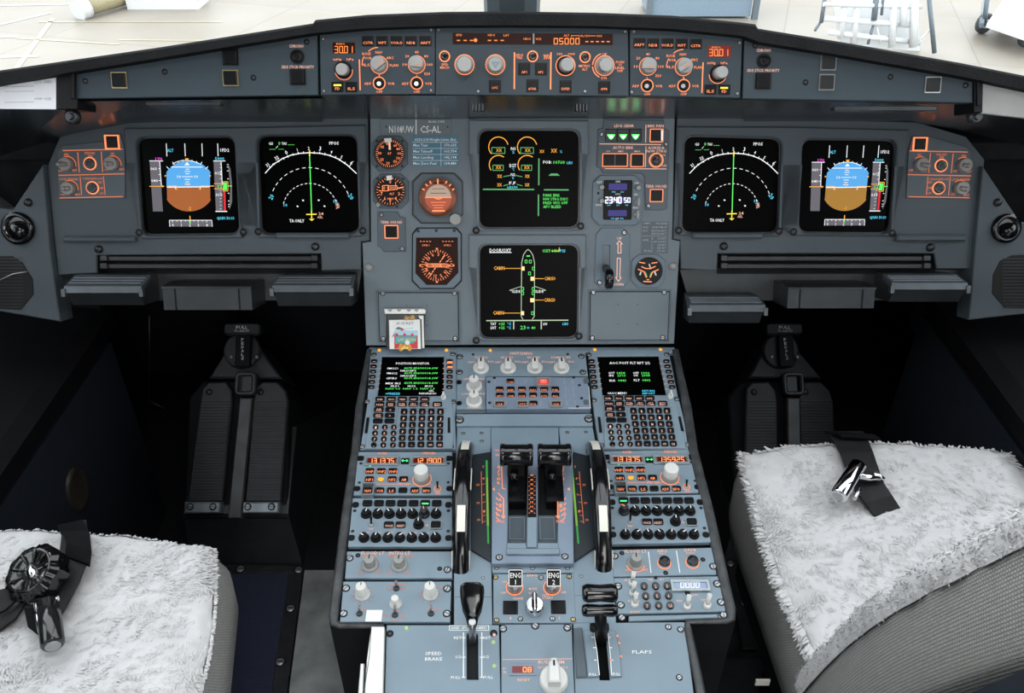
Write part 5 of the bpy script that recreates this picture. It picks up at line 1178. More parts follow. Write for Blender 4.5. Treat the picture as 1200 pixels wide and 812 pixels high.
# ---------------- keypad computers
def mcdu(label, crop, mir):
    T = Thing('keypad_computer', label, 'computer', P1, *(480, 470) if not mir else (750, 470))
    q = [(185, 45), (735, 45), (735, 400), (726, 480), (735, 690), (120, 690), (165, 400)] if not mir else [(485, 45), (1000, 48), (1060, 345), (1080, 420), (1150, 690), (562, 690), (515, 400)]
    S = [(268, 97), (648, 97), (648, 344), (236, 344)] if not mir else [(553, 97), (930, 94), (980, 338), (585, 340)]
    b = T.b(crop); b.pprism(q, -.02, .004, .0012, [[(S[0][0]-8, S[0][1]-5), (S[1][0]+8, S[1][1]-5), (S[2][0]+6, S[2][1]+3), (S[3][0]-6, S[3][1]+3)]]); T.add('case', b, 'module')
    b = T.b(crop); b.pflat([(S[0][0]-12, S[0][1]-8), (S[1][0]+12, S[1][1]-8), (S[2][0]+10, S[2][1]+6), (S[3][0]-10, S[3][1]+6)], .0005); T.add('screen', b, 'scr')
    # raised keypad plate
    kp = [(205, 352), (700, 352), (712, 430), (716, 600), (712, 684), (150, 684), (158, 620), (195, 430)] if not mir else [(575, 350), (1030, 350), (1060, 430), (1098, 610), (1112, 682), (590, 684), (588, 430)]
    b = T.b(crop); b.pprism(kp, .003, .0062, .0008); T.add('keypad_plate', b, 'module')
    # map function (left crop coordinates -> right)
    def m(x, y):
        if not mir: return x, y
        v = (y-352)/(684-352); xl = 205 + (150-205)*v; xr = 700 + (712-700)*v
        u = (x-xl)/(xr-xl); XL = 572 + (592-572)*v; XR = 1030 + (1112-1030)*v
        return XL + u*(XR-XL), y - 6 - 0*v
    b0 = T.b(crop); lit = T.b(crop); zk = .0062; kh = .0028
    def key(nm, me, x, y, w_, h_, t_=None, tw=None, th=15):
        x, y = m(x, y); p = b0.pt(x, y, zk); T.inst(nm, LIB[me], (p[0], p[1], zk), (b0.ln(w_, x, y, zk), b0.lv(h_, x, y, zk), kh))
        if t_:
            ls = t_.split('\n')
            for i, s_ in enumerate(ls): lit.text(s_, x, y + (i-(len(ls)-1)/2)*11, th if len(ls) == 1 else 9, tw or min(w_*.7, 11*len(s_)), zk+kh+.0002, bold=.03)
    for i, t_ in enumerate(('DIR', 'PROG', 'PERF', 'INIT', 'DATA')): key('function_key', 'key', 248+i*71.5, 371, 58, 25, t_, 34, 11)
    for i, t_ in enumerate(('F-PLN', 'RAD\nNAV', 'FUEL\nPRED', 'SEC\nF-PLN', 'ATC\nCOMM')): key('function_key', 'key', 244+i*72, 405, 60, 28, t_, None, 12)
    key('function_key', 'key', 614, 405, 60, 28, 'MCDU\nMENU', 38)
    for x, y, t_ in ((240, 439, 'AIR\nPORT'), (313, 439, '<'), (236, 476, 'NEXT\nPAGE'), (310, 476, '>'), (234, 512, None), (308, 512, None)): key('function_key', 'key', x, y, 62, 27, t_, 34 if t_ and len(t_) > 1 else 10)
    for r_ in range(4):
        for c in range(3): key('number_key', 'round_key', 220-r_*4+c*(58+r_*1), 551+r_*38, 37, 30, '123456789.0/'[r_*3+c], None, 17)
    rows = ['ABCDE', 'FGHIJ', 'KLMNO', 'PQRST', 'UVWXY']
    for r_, s_ in enumerate(rows):
        for c, ch_ in enumerate(s_): key('letter_key', 'key', 402-r_*3+c*(58+r_*.4), 452+r_*42, 42, 32, ch_, None, 16)
    for c, t_ in enumerate(('Z', '-', '+', 'OVFY', 'CLR')): key('letter_key', 'key', 389+c*60, 662, 44, 32, t_, 24 if len(t_) > 1 else None, 13)
    T.add('lit_lettering', lit, 'orw')
    b = T.b(crop)
    b.pstroke([m(360, 428), m(676, 428)], 2.5, .0065); b.pstroke([m(364, 430), m(350, 536)], 2.5, .0065); T.add('engraved_lines', b, 'module_dk')
    # line select keys
    for i in range(6):
        y = 130+i*33
        for sx in (0, 1):
            if not mir: x = (210-i*3.4) if sx == 0 else 693-i*.4
            else: x = (508+i*4) if sx == 0 else 986+i*7.4
            yy = y if not mir else y
            p = b0.pt(x, yy, .004); T.inst('line_key', LIB['line_key'], (p[0], p[1], .004), (b0.ln(40, x, yy), b0.lv(18, x, yy), .0035))
    b = T.b(crop)
    for i in range(6):
        y = 130+i*33
        for sx in (0, 1):
            if not mir: x = (210-i*3.4) if sx == 0 else 693-i*.4
            else: x = (508+i*4) if sx == 0 else 986+i*7.4
            b.pstroke([(x-8, y-1), (x+8, y-1)], 3, .0078)
            xx = x + (42 if sx == 0 else -38); b.pstroke([(xx-6, y+12), (xx+6, y+7)], 3, .0043)
    T.add('lit_dashes', b, 'orw')
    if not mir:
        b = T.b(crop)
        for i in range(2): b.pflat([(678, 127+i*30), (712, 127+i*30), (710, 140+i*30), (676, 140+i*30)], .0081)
        T.add('painted_sunlight_tabs', b, 'or')  # sunlight on two line keys, painted as glowing orange patches
    for x, y in (((245, 66), (673, 66)) if not mir else ((528, 62), (948, 62))):
        b = T.b(crop); b.plathe(x, y, [(12, .004), (10, .005), (0, .0055)], 10); T.add('lamp', b, 'sy')
    # corner fasteners, slots, brightness knob
    for x, y in (((208, 84), (712, 80), (164, 385), (716, 385), (134, 672), (702, 672)) if not mir else ((492, 84), (988, 82), (524, 375), (1054, 368), (572, 665), (1120, 660))): pinst(T, 'fastener', 'screw', x, y, 14, crop, w=.004, zs=.7)
    for x0, y0, x1, y1 in (((170, 486, 158, 584), (688, 486, 688, 584)) if not mir else ((556, 482, 568, 580), (1070, 480, 1090, 572))):
        b = T.b(crop); b.pprism([(x0-8, y0), (x0+8, y0), (x1+9, y1), (x1-9, y1)], .0055, .0066); T.add('grip_slot', b, 'black')
    x, y = (654, 364) if not mir else (1012, 356)
    b = T.b(crop); p0 = b.pt(x, y, .006); b.lathe(p0[0], p0[1], [(.0042, .006), (.0042, .012), (.003, .0125)], 12); b.box(p0[0]-.0014, p0[0]+.0014, p0[1]-.004, p0[1]+.004, .012, .019); T.add('brightness_knob', b, 'knobw')
    return T
T = mcdu('left keypad computer showing the POSITION MONITOR page', E5, False)
K5 = (430, 405, 11.43); z = .0010
g, c, w_ = T.b(K5), T.b(K5), T.b(K5)
w_.text('POSITION MONITOR', 612, 238, 28, 445, z, bold=.02)
for y, t_ in ((305, 'FMGC1'), (370, 'FMGC2'), (437, 'GPIRS'), (505, 'MIX IRS')): w_.text(t_, 275-(y-305)*.12, y, 24, 140 if t_ != 'MIX IRS' else 200, z, al='l', bold=.02)
for y in (302, 368, 436, 500): g.text('4075.8N/00014.6W', 725, y, 26, 455, z, bold=.02)
for y in (336, 404): w_.text('3IRS/GPS', 552, y, 22, 215, z, bold=.02)
for x, t_ in ((372, 'IRS1'), (600, 'IRS2'), (830, 'IRS3')): w_.text(t_, x, 542, 20, 105, z, bold=.02)
for x, t_ in ((348, 'NAV 0.5'), (580, 'NAV 1.3'), (810, 'NAV 1.5')): g.text(t_, x, 576, 22, 195, z, bold=.02)
w_.text('SEL', 865, 605, 20, 70, z, bold=.02); w_.text('NAVAIDS>', 815, 640, 24, 230, z, bold=.02); c.text('<FREEZE', 345, 643, 26, 195, z, bold=.02)
T.add('green_text', g, 'sg'); T.add('pale_text', w_, 'sw'); T.add('cyan_text', c, 'sc')
T = mcdu('right keypad computer showing the post flight report page', E6, True)
g, c, w_ = T.b(E6), T.b(E6), T.b(E6)
w_.text('AOC POST FLT RPT 2/2', 752, 138, 15, 258, z, bold=.02)
for x, y, t_, w2 in ((637, 202, 'OUT', 40), (792, 202, 'OFF', 36), (634, 218, 'IN', 26), (790, 217, 'ON', 26), (642, 250, 'BLK', 38), (798, 248, 'FLT', 38)): w_.text(t_, x, y, 13, w2, z, bold=.02)
for x, y, t_ in ((697, 202, '1858'), (853, 202, '1906'), (700, 218, '2313'), (855, 217, '2308'), (703, 250, '0443'), (858, 248, '0402')): g.text(t_, x, y, 13, 52, z, bold=.02)
w_.text('<AOC MENU', 672, 331, 14, 122, z, bold=.02); c.text('RETURN', 872, 316, 11, 78, z, bold=.03); c.text('REPORT', 874, 332, 11, 80, z, bold=.03)
T.add('green_text', g, 'sg'); T.add('pale_text', w_, 'sw'); T.add('cyan_text', c, 'sc')
# ---------------- switching panel
T = Thing('switching_panel', 'switching panel with a row of four pale wing knobs behind the key pads', 'panel', P1, 611, 430)
plate(T, [(38, 85), (1100, 85), (1122, 288), (278, 288), (276, 560), (36, 560)], .004, 'module', J1, ch=.0005)
b = T.b(J1); b.pprism([(34, 560), (277, 560), (277, 594), (34, 594)], -.004, .002); T.add('rear_lip', b, 'module_dk')
for x in (238, 462, 683, 903): pinst(T, 'wing_knob', 'wing_knob', x, 222, 66, J1, w=.004, zs=.85)
for y in (374, 500): pinst(T, 'display_dimmer_knob', 'skirt_knob', 182, y, 68, J1, w=.004, zs=1.05)
b = T.b(J1); b.text('SWITCHING', 568, 99, 20, 186, .0045, bold=.015)
for x, t_ in ((238, 'ATT HDG'), (452, 'AIR DATA'), (675, 'EIS DMC'), (900, 'ECAM/ND XFR')): b.text(t_, x, 132, 15, 105 if x < 800 else 160, .0045, bold=.01)
for x in (238, 462, 683, 903): b.text('CAPT', x-82, 172, 15, 62, .0045, bold=.01); b.text('F/O', x+82, 168, 15, 46, .0045, bold=.01); b.plathe(x, 243, [(9, .0139), (8, .0142)], 8)
for t_, x, y, w_ in (('UPPER', 128, 312, 70), ('DISPLAY', 240, 311, 60), ('LOWER', 125, 434, 90), ('DISPLAY', 242, 433, 60), ('OFF', 148, 548, 50), ('BRT', 218, 548, 44)): b.text(t_, x, y, 13, w_, .0045, bold=.02)
T.add('lettering', b, 'orw')
for x in (315, 952):
    pass
b = T.b(J1); b.plathe(315, 90, [(13, .004), (12, .006)], 10); T.add('amber_lamp', b, 'sy')
pscrew(T, [(62, 126), (60, 254), (1068, 122), (1080, 254)], 22, J1); pscrew(T, [(172, 108), (955, 106)], 9, J1, 'dark_screw')
for y in (334, 508):
    b = T.b(J1); b.prr(36, y-16, 78, y+16, 14, .004, .0055, .0005); T.add('cam_fastener', b, 'black')
# ---------------- ECAM control panel
T = Thing('system_page_panel', 'system page selector with rows of small black keys and one red lit key', 'panel', P1, 629, 462)
b = T.b(J1); b.pprism([(280, 292), (1116, 296), (1146, 556), (280, 556)], -.002, .012, .0008); T.add('raised_box', b, 'module_hi' if 'module_hi' in M else M.setdefault('module_hi', mat('lilac_grey_paint', (.185, .235, .31), .4, var=.05)))
b = T.b(J1); b.pstroke([(960, 552), (1143, 550), (1128, 370)], 4, .0124); T.add('worn_edge', b, 'wl')
kb = T.b(J1); lit = T.b(J1)
def sk(x, y, t_, guard=0, me='key'):
    p = kb.pt(x, y, .012); T.inst('system_key', LIB[me], (p[0], p[1], .012), (kb.ln(64, x, y, .012), kb.lv(32, x, y, .012), .0022)); lit.text(t_, x, y+7, 14, 50, .0144, bold=.03)
    if guard: b = T.b(J1); b.pframe(x-48, y-26, x+48, y+26, 9, .012, .0165, 5); T.add('key_guard', b, 'knob')
for i, t_ in enumerate(('ENG', 'BLEED', 'PRESS', 'ELEC', 'HYD', 'FUEL')): sk(392+i*92, 395, t_)
for i, t_ in enumerate(('APU', 'COND', 'DOOR', 'WHEEL', 'F/CTL', 'ALL')): sk(393+i*92, 445, t_)
for x, t_, g_ in ((393, 'CLR', 1), (580, 'STS', 1), (672, 'RCL', 0), (860, 'CLR', 1)): sk(x, 512, t_, g_)
sk(480, 330, 'T.O CONFIG')
T.add('lit_lettering', lit, 'or')
b = T.b(J1); b.prr(718, 308, 792, 352, 3, .012, .0145, .0004); T.add('red_key', b, 'redk' if 'redk' in M else M.setdefault('redk', E('red_lit_key', (1.0, .03, .04), 1.0)))
b = T.b(J1); b.text('EMER', 755, 322, 12, 50, .0148, bold=.02); b.text('CANC', 755, 338, 12, 50, .0148, bold=.02); T.add('red_key_lettering', b, 'orw')
b = T.b(J1); b.pframe(700, 296, 808, 362, 9, .012, .019, 3); T.add('key_guard', b, 'knob')
b = T.b(J1)
for L_ in ([(352, 314), (352, 350)], [(536, 314), (536, 350)], [(606, 316), (606, 350)], [(928, 316), (930, 354)], [(994, 316), (996, 354)], [(936, 376), (938, 412)], [(1000, 376), (1002, 412)], [(936, 424), (938, 462)], [(1004, 424), (1008, 462)], [(944, 490), (948, 528)], [(1014, 490), (1018, 528)], [(450, 492), (446, 528)], [(730, 492), (732, 528)]): b.pstroke(L_, 3, .0123)
T.add('engraved_lines', b, 'wl2')
pscrew(T, [(303, 335), (309, 508), (1052, 362), (1070, 470), (348, 302), (352, 538), (1004, 298), (1036, 540)], 10, J1, 'dark_screw', w=.012)
for y in (326, 502):
    b = T.b(J1); b.prr(1084, y-22, 1130, y+22, 16, .012, .0125); T.add('finger_cutout', b, 'module_dk')
# ---------------- radio panels
def radio(label, c, mir, act, sby):
    T = Thing('radio_control_unit', label, 'radio', P2, *(472, 555) if not mir else (765, 553))
    q = [(132, 42), (632, 42), (632, 271), (110, 271)] if not mir else [(438, 38), (908, 30), (958, 258), (464, 263)]
    plate(T, q, .004, 'module', c)
    def m(x, y):
        if not mir: return x, y
        v = (y-42)/229; xl = 132-22*v; u = (x-xl)/(632-xl); XL = 438+26*v; XR = 908+50*v; return XL+u*(XR-XL), 36+(y-42)*.985
    B = lambda: T.b(c)
    for t_, x0, x1 in ((act, 186, 330), (sby, 430, 580)):
        b = B(); (ax, ay), (bx_, by_) = m(x0-22, 62), m(x1+20, 110); b.pframe(ax, ay, bx_, by_, 13, .004, .0075, 3, .0005); o = T.add('window_bezel', b, 'knobg' if 'knobg' in M else M.setdefault('knobg', mat('bezel_grey', (.30, .34, .36), .35, .5, var=.1)))
        b = B(); (ax, ay), (bx_, by_) = m(x0-2, 74), m(x1+2, 104); b.prr(ax, ay, bx_, by_, 2, .004, .0062); T.add('window', b, 'rlcd' if 'rlcd' in M else M.setdefault('rlcd', mat('radio_window', (.20, .008, .004), .25, emit=0.45)), parent=o)
        b = B(); b.seg7(t_, ax+10, ay+4, bx_-2, by_-3, 4.2, .0066); T.add('digits', b, 'lcd2' if 'lcd2' in M else M.setdefault('lcd2', E('radio_digits', (1.0, .34, .12), 1.5)), parent=o)
    b = B(); (ax, ay), (bx_, by_) = m(362, 76), m(402, 104); b.prr(ax, ay, bx_, by_, 3, .004, .006); T.add('transfer_key', b, 'btn')
    b = B(); x, y = m(381, 89); b.pstroke([(x-13, y), (x+13, y)], 4, .0064); b.pflat([(x-19, y), (x-8, y-8), (x-8, y+8)], .0064); b.pflat([(x+19, y), (x+8, y-8), (x+8, y+8)], .0064); T.add('green_arrows', b, 'greenk' if 'greenk' in M else M.setdefault('greenk', E('green_key_light', (.08, 1, .25), 1.3)))
    lit = B(); b0 = B()
    def key(x, y, t_, on=0):
        x, y = m(x, y); p = b0.pt(x, y, .004); T.inst('radio_key', LIB['key'], (p[0], p[1], .004), (b0.ln(46, x, y), b0.lv(26, x, y), .0025))
        if t_: lit.text(t_, x, y+1, 14, 12*len(t_), .0068, bold=.03)
    for x, t_ in ((196, 'VHF1'), (257, 'VHF2'), (318, 'VHF3')): key(x, 146, t_)
    for x, t_ in ((194, 'HF1'), (314, 'HF2'), (375, 'AM')): key(x, 189, t_)
    for x, t_ in ((249, 'VOR'), (310, 'LS'), (371, None), (434, 'ADF'), (496, 'BFO')): key(x, 248, t_)
    key(186, 248, 'NAV')
    for t_, x, y, w_ in (('ACTIVE', 262, 50, 46), ('STBY/CRS', 508, 49, 70), ('STBY NAV', 375, 213, 74), ('OFF', 555, 262, 30)): X, Y = m(x, y); lit.text(t_, X, Y, 11, w_, .0045, bold=.02)
    lit.pstroke([m(230, 213), m(330, 213)], 2, .0045); lit.pstroke([m(418, 213), m(524, 213)], 2, .0045)
    T.add('lit_lettering', lit, 'or')
    b = B(); x, y = m(254, 188); b.pflat([(x-17, y-2), (x-10, y-10), (x+10, y-10), (x+17, y-2), (x+8, y+10), (x-8, y+10)], .0068); T.add('amber_key', b, 'sy')
    b = B(); x, y = m(200, 123); b.plathe(x, y, [(7, .004), (5, .006)], 8); T.add('green_lamp', b, 'greenk')
    x, y = m(184, 243); b = B(); b.pframe(x-32, y-38, x+34, y+26, 5, .004, .013, 3); T.add('clear_guard', b, 'knobg')
    x, y = m(472, 186); b = B(); b.pring(x, y, 47, 50, .004, .0046, 24); T.add('lit_ring', b, 'or')
    b = B(); p = b.pt(x, y, .004); r_ = b.ln(44, x, y); b.lathe(p[0], p[1], [(r_, .004), (r_*.98, .012), (r_*.92, .013)], 22); k = T.add('outer_knob', b, 'knob')
    b = B(); r_ = b.ln(38, x, y); b.lathe(p[0], p[1], [(r_, .013), (r_, .026), (r_*.9, .0275)], 22); T.add('inner_knob', b, 'knobw', parent=k)
    x, y = m(554, 238); pinst(T, 'toggle_switch', 'black_toggle', x, y, 14, c); b = B(); b.pring(x, y, 16, 18.5, .004, .0046, 16); T.add('lit_ring', b, 'or')
    for x, y in ((146, 76), (616, 76), (126, 236), (618, 236)):
        x, y = m(x, y); b = B(); b.prr(x-18, y-13, x+18, y+13, 12, .004, .0048); o = T.add('cam_recess', b, 'black')
    pscrew(T, [m(x, y) for x, y in ((148, 104), (612, 104), (140, 205), (610, 204))], 6, c, 'dark_screw')
    return T
radio('left radio panel tuned to 131.375 and 121.900', E7, False, '131375', '121900')
radio('right radio panel tuned to 131.375 and 135.925', E8, True, '131375', '135925')
# ---------------- audio panels
def audio(label, c, mir):
    T = Thing('audio_panel', label, 'audio panel', P2, *(470, 612) if not mir else (772, 609))
    q = [(106, 286), (632, 286), (632, 543), (80, 543)] if not mir else [(466, 274), (962, 268), (1008, 520), (478, 530)]
    plate(T, q, .005, 'module', c)
    def m(x, y):
        if not mir: return x, y
        v = (y-286)/257; xl = 106-26*v; u = (x-xl)/(632-xl); XL = 466+12*v; XR = 962+46*v; return XL+u*(XR-XL), 272+(y-286)*.985
    b0 = T.b(c); lit = T.b(c)
    for i in range(7):
        x, y = m(184+i*61, 317); p = b0.pt(x, y, .005); T.inst('call_key', LIB['key'], (p[0], p[1], .005), (b0.ln(50, x, y), b0.lv(29, x, y), .003), label='call key lit green' if i == (5 if not mir else 0) else None)
        if i == (5 if not mir else 0): b = T.b(c); b.pstroke([(x-16, y-1), (x+16, y-1)], 9, .0083); T.add('green_light', b, 'greenk')
        red = i == (5 if not mir else 0)
        x, y = m(177+i*61.5, 374); pinst(T, 'volume_knob', 'pot_red' if red else 'pot', x, y, 29, c, w=.005, zs=1.25 if red else .8, rot=random.uniform(-50, 60))
        x, y = m(165+i*63.2, 500); pinst(T, 'volume_knob', 'pot', x, y, 29, c, w=.005, zs=.8, rot=random.uniform(-60, 60))
    for x, t_ in ((297, 'VOICE'), (359, 'RESET')):
        x, y = m(x, 431); p = b0.pt(x, y, .005); T.inst('call_key', LIB['key'], (p[0], p[1], .005), (b0.ln(52, x, y), b0.lv(30, x, y), .003)); lit.text(t_, x, y+3, 12, 40, .0083, bold=.03)
    x, y = m(454, 430); pinst(T, 'volume_knob', 'pot', x, y, 29, c, w=.005, zs=1.0)
    x, y = m(545, 429); p = b0.pt(x, y, .005); T.inst('call_key', LIB['key'], (p[0], p[1], .005), (b0.ln(52, x, y), b0.lv(30, x, y), .003)); b = T.b(c); b.pframe(x-31, y-19, x+31, y+19, 4, .005, .0075, 5); T.add('key_frame', b, 'knobg')
    x, y = m(204, 428); pinst(T, 'toggle_switch', 'black_toggle', x, y, 15, c, w=.005); lit.text('RAD', x, y+22, 9, 24, .0055); x, y = m(492, 431); lit.text('PA', x+6, y, 12, 16, .0055, bold=.02)
    for i in range(6): x, y = m(180+i*63.2, 470); lit.text(('NAV1', 'NAV2', 'ADF1', 'ADF2', 'MKR', 'ILS')[i], x, y, 7, 24, .0055)
    T.add('lit_lettering', lit, 'orw')
    for x, y in ((120, 322), (612, 322), (98, 496), (612, 497)):
        x, y = m(x, y); b = T.b(c); b.prr(x-18, y-15, x+18, y+15, 14, .005, .0058); T.add('cam_recess', b, 'black')
    pscrew(T, [m(x, y) for x, y in ((116, 354), (611, 354), (105, 462), (610, 462))], 7, c, 'dark_screw', w=.005)
audio('left audio panel with black volume knobs and one pink knob sixth in the row', E7, False)
audio('right audio panel with black volume knobs and one pink knob first in the row', E8, True)
# ---------------- lighting panels
T = Thing('lighting_control_unit', 'left lighting panel marked FLOOD LT and INTEG LT with two fluted knobs', 'panel', P2, 467, 663)
plate(T, [(75, 568), (632, 568), (632, 711), (64, 711)], .004, 'module', E7)
for x in (197, 352): pinst(T, 'dimmer_knob', 'grey_skirt_knob', x, 642, 46, E7, zs=.85)
b = T.b(E7); b.text('FLOOD LT', 212, 577, 17, 122, .0045, bold=.012); b.text('INTEG LT', 354, 577, 17, 112, .0045, bold=.012); T.add('lettering', b, 'orw')
b = T.b(E7)
for t_, x, y, w_ in (('MAIN PNL', 196, 595, 80), ('MAIN PNL & PED', 362, 593, 134), ('OFF', 144, 681, 32), ('BRT', 244, 678, 34), ('OFF', 296, 681, 32), ('BRT', 398, 680, 34)): b.text(t_, x, y, 11, w_, .0045, bold=.01)
T.add('lit_lettering', b, 'or2')
pscrew(T, [(90, 605), (606, 666)], 16, E7); pscrew(T, [(133, 590), (565, 661)], 10, E7, 'dark_screw')
T = Thing('lighting_control_unit', 'right panel with one fluted FLOOD LT knob and two small event buttons', 'panel', P2, 778, 658)
plate(T, [(480, 560), (1014, 548), (1036, 690), (491, 702)], .004, 'module', E8)
pinst(T, 'dimmer_knob', 'grey_skirt_knob', 607, 636, 46, E8, zs=.95)
b = T.b(E8); b.text('FLOOD LT', 609, 568, 15, 116, .0045, bold=.012); b.text('AIDS', 748, 566, 14, 54, .0045, bold=.012); b.text('PRINT', 750, 580, 9, 36, .0045); b.text('DFDR', 898, 562, 14, 62, .0045, bold=.012); b.text('EVENT', 900, 578, 9, 46, .0045); T.add('lettering', b, 'orw')
b = T.b(E8); b.text('OFF', 567, 668, 11, 30, .0045); b.text('BRT', 656, 666, 11, 34, .0045); T.add('lit_lettering', b, 'or')
b = T.b(E8); b.pstroke([(676, 570), (690, 682)], 4, .0045); b.pstroke([(824, 566), (842, 680)], 4, .0045); T.add('divider_lines', b, 'wl')
for x, y, q_, r_ in ((607, 636, 46, 49.5), (759, 632, 32, 36), (908, 629, 32, 36)): b = T.b(E8); b.pring(x, y, q_, r_, .004, .0048, 24, *((190, 350) if x < 700 else (0, 360))); T.add('lit_ring', b, 'or')
for x, y in ((759, 632), (908, 629)):
    b = T.b(E8); b.plathe(x, y, [(31, .004), (28, .008), (16, .007), (13, .012), (0, .013)], 18); T.add('event_button', b, 'dkmetal')
pscrew(T, [(498, 594), (1018, 648)], 16, E8); pscrew(T, [(536, 578), (767, 682), (964, 612)], 10, E8, 'dark_screw')
# ---------------- weather radar
T = Thing('weather_radar_panel', 'weather radar panel with three pale knobs and a blank white label', 'panel', P2, 466, 705)
plate(T, [(100, 228), (665, 228), (658, 440), (82, 440)], .004, 'module', G1)
for x, y, r_ in ((200, 296, 40), (556, 294, 40)):
    b = T.b(G1); p = b.pt(x, y, .004); q = b.ln(1, x, y); b.lathe(p[0], p[1], [(40*q, .004), (39*q, .006), (36*q, .007)], 20); k = T.add('gain_knob', b, 'knobw')
    b = T.b(G1); b.lathe(p[0], p[1], [(36*q, .007), (28*q, .024), (24*q, .025)], 14); T.add('knob_cap', b, 'knobw', parent=k)
    b = T.b(G1); b.box(p[0]-.0005, p[0]+.0005, p[1]+.001, p[1]+.0055, .025, .0254); T.add('pointer', b, 'black', parent=k)
b = T.b(G1); p = b.pt(374, 345, .004); q = b.ln(1, 374, 345); b.lathe(p[0], p[1], [(33*q, .004), (32*q, .006), (22*q, .008), (20*q, .018), (16*q, .0185)], 16); T.add('tilt_knob', b, 'knobw')
for x, y in ((184, 398), (558, 398), (370, 405), (377, 266)):
    pinst(T, 'toggle_switch', 'toggle', x, y, 17, G1, zs=1.0); 
b = T.b(G1); b.prr(218, 378, 302, 438, 2, .004, .0046); T.add('blank_label', b, 'white')
b = T.b(G1)
for t_, x, y, w_ in (('MULTISCAN', 386, 244, 80), ('AUTO', 342, 268, 40), ('OFF', 410, 268, 34), ('SYS', 200, 374, 50), ('PWS', 574, 376, 60), ('MODE', 376, 384, 40), ('GCS', 326, 408, 34), ('MAN', 416, 408, 36), ('AUTO', 374, 432, 66), ('WX', 506, 298, 22), ('TURB', 604, 262, 26), ('OFF', 184, 424, 24)): b.text(t_, x, y, 9, w_, .0045)
for x, y in ((200, 296), (556, 294)):
    for a in range(-60, 240, 30): t = R(a); b.pstroke([(x+48*math.cos(t), y+46*math.sin(t)), (x+56*math.cos(t), y+54*math.sin(t))], 3, .0045)
T.add('lit_lettering', b, 'or2')
pscrew(T, [(114, 265), (643, 267), (101, 397), (641, 397)], 17, G1)
# ---------------- transponder
T = Thing('transponder_panel', 'transponder with number keys and a pale display reading 0000', 'panel', P2, 785, 698)
plate(T, [(487, 210), (1046, 200), (1080, 384), (508, 398)], .004, 'module', G2)
for r_ in range(3):
    for c_ in range(3):
        x = 646+c_*60 + r_*8; y = 257+r_*51 - c_*1
        b = T.b(G2); p = b.pt(x, y, .004); k = T.inst('number_key', LIB['grey_round_key'], (p[0], p[1], .004), (b.ln(38, x, y), b.lv(38, x, y), .004))
lit = T.b(G2)
for r_ in range(3):
    for c_ in range(3): lit.text(('1', '2', '3', '4', '5', '6', '7', '0', 'CLR')[r_*3+c_], 646+c_*60+r_*8, 255+r_*51-c_, 17, 24 if r_*3+c_ == 8 else None, .0083, bold=.02)
for t_, x, y, w_ in (('ATC', 570, 222, 60), ('ALT RPTG', 590, 330, 60), ('IDENT', 600, 388, 52), ('FAIL', 680, 220, 26), ('ATC', 738, 219, 24), ('SQWK', 912, 299, 30), ('XPDR', 830, 330, 32), ('THRT', 958, 326, 30)): lit.text(t_, x, y, 10, w_, .0045, bold=.02)
T.add('lettering', lit, 'orw')
b = T.b(G2); b.pframe(786, 216, 990, 276, 16, .004, .008, 2, .0005); o = T.add('window_bezel', b, 'knobg')
M['xwin'] = E('transponder_window', (.36, .48, .72), .75)
b = T.b(G2); b.prr(802, 228, 974, 266, 2, .004, .0055); T.add('window', b, 'xwin', parent=o)
b = T.b(G2); b.seg7('0000', 838, 234, 944, 260, 5, .006); T.add('digits', b, 'sw', parent=o)
for x, y in ((582, 240), (586, 292), (596, 350), (870, 362), (976, 356)):
    b = T.b(G2); p = b.pt(x, y, .004); b.lathe(p[0], p[1], [(.0052, .004), (.005, .008), (.0038, .009)], 12); b.tube([(p[0], p[1], .008), (p[0]+.0015, p[1]+.006, .022)], [.0028, .0034], 8); T.add('selector_switch', b, 'knobw')
b = T.b(G2); b.plathe(871, 299, [(14, .004), (12, .005), (6, .0045)], 12); b.plathe(704, 219, [(9, .004), (7, .005)], 10); T.add('jack', b, 'black')
pscrew(T, [(510, 254), (1028, 242), (524, 352), (1048, 338)], 17, G2)
T = Thing('blank_module', 'narrow blank strip below the transponder panel', 'panel', P2, 790, 723)
plate(T, [(566, 408), (1030, 398), (1034, 418), (566, 436)], .003, 'module', G2); plate(T, [(1034, 396), (1078, 396), (1082, 424), (1038, 424)], .003, 'module', G2, name='end_plate'); pscrew(T, [(530, 418), (1061, 404)], 17, G2, w=.003)
# ---------------- side cover plates, trim wheel slots
for lab, pts, sc in (('blue grey cover plate around the left trim wheel', [(535.5, 500.5), (575, 500.5), (576, 668), (577, 732), (532, 732), (532, 640)], [(543, 508), (564.5, 507.5), (564.5, 517), (566, 677), (565, 690)]),
                     ('blue grey cover plate around the right trim wheel', [(655, 500.5), (694.5, 500.5), (710, 580), (717.5, 640), (722, 730), (671, 730), (670, 668)], [(665, 506.5), (686.5, 506.5), (681, 675), (684, 688)])):
    T = Thing('cover_plate', lab, 'panel', P2, pts[0][0], 600); plate(T, pts, .003, 'module')
    b = T.b(); ya = 711
    b.pstroke([(min(p[0] for p in pts[-3:])+1, 700.5), (max(p[0] for p in pts[2:5])-1, 699.5)] if False else [(533, 699.5), (576, 699.5)] if pts[0][0] < 600 else [(672, 698), (720, 696)], .7, .0033); T.add('seam', b, 'module_dk')
    for x, y in sc: pinst(T, 'screw', 'screw', x, y, 1.8, w=.003, zs=.4)
T = Thing('cover_plate', 'blue grey plate behind the thrust levers', 'panel', P2, 615, 510); plate(T, [(575.5, 500.5), (654.5, 500.5), (655, 524), (575.5, 524)], .003, 'module')
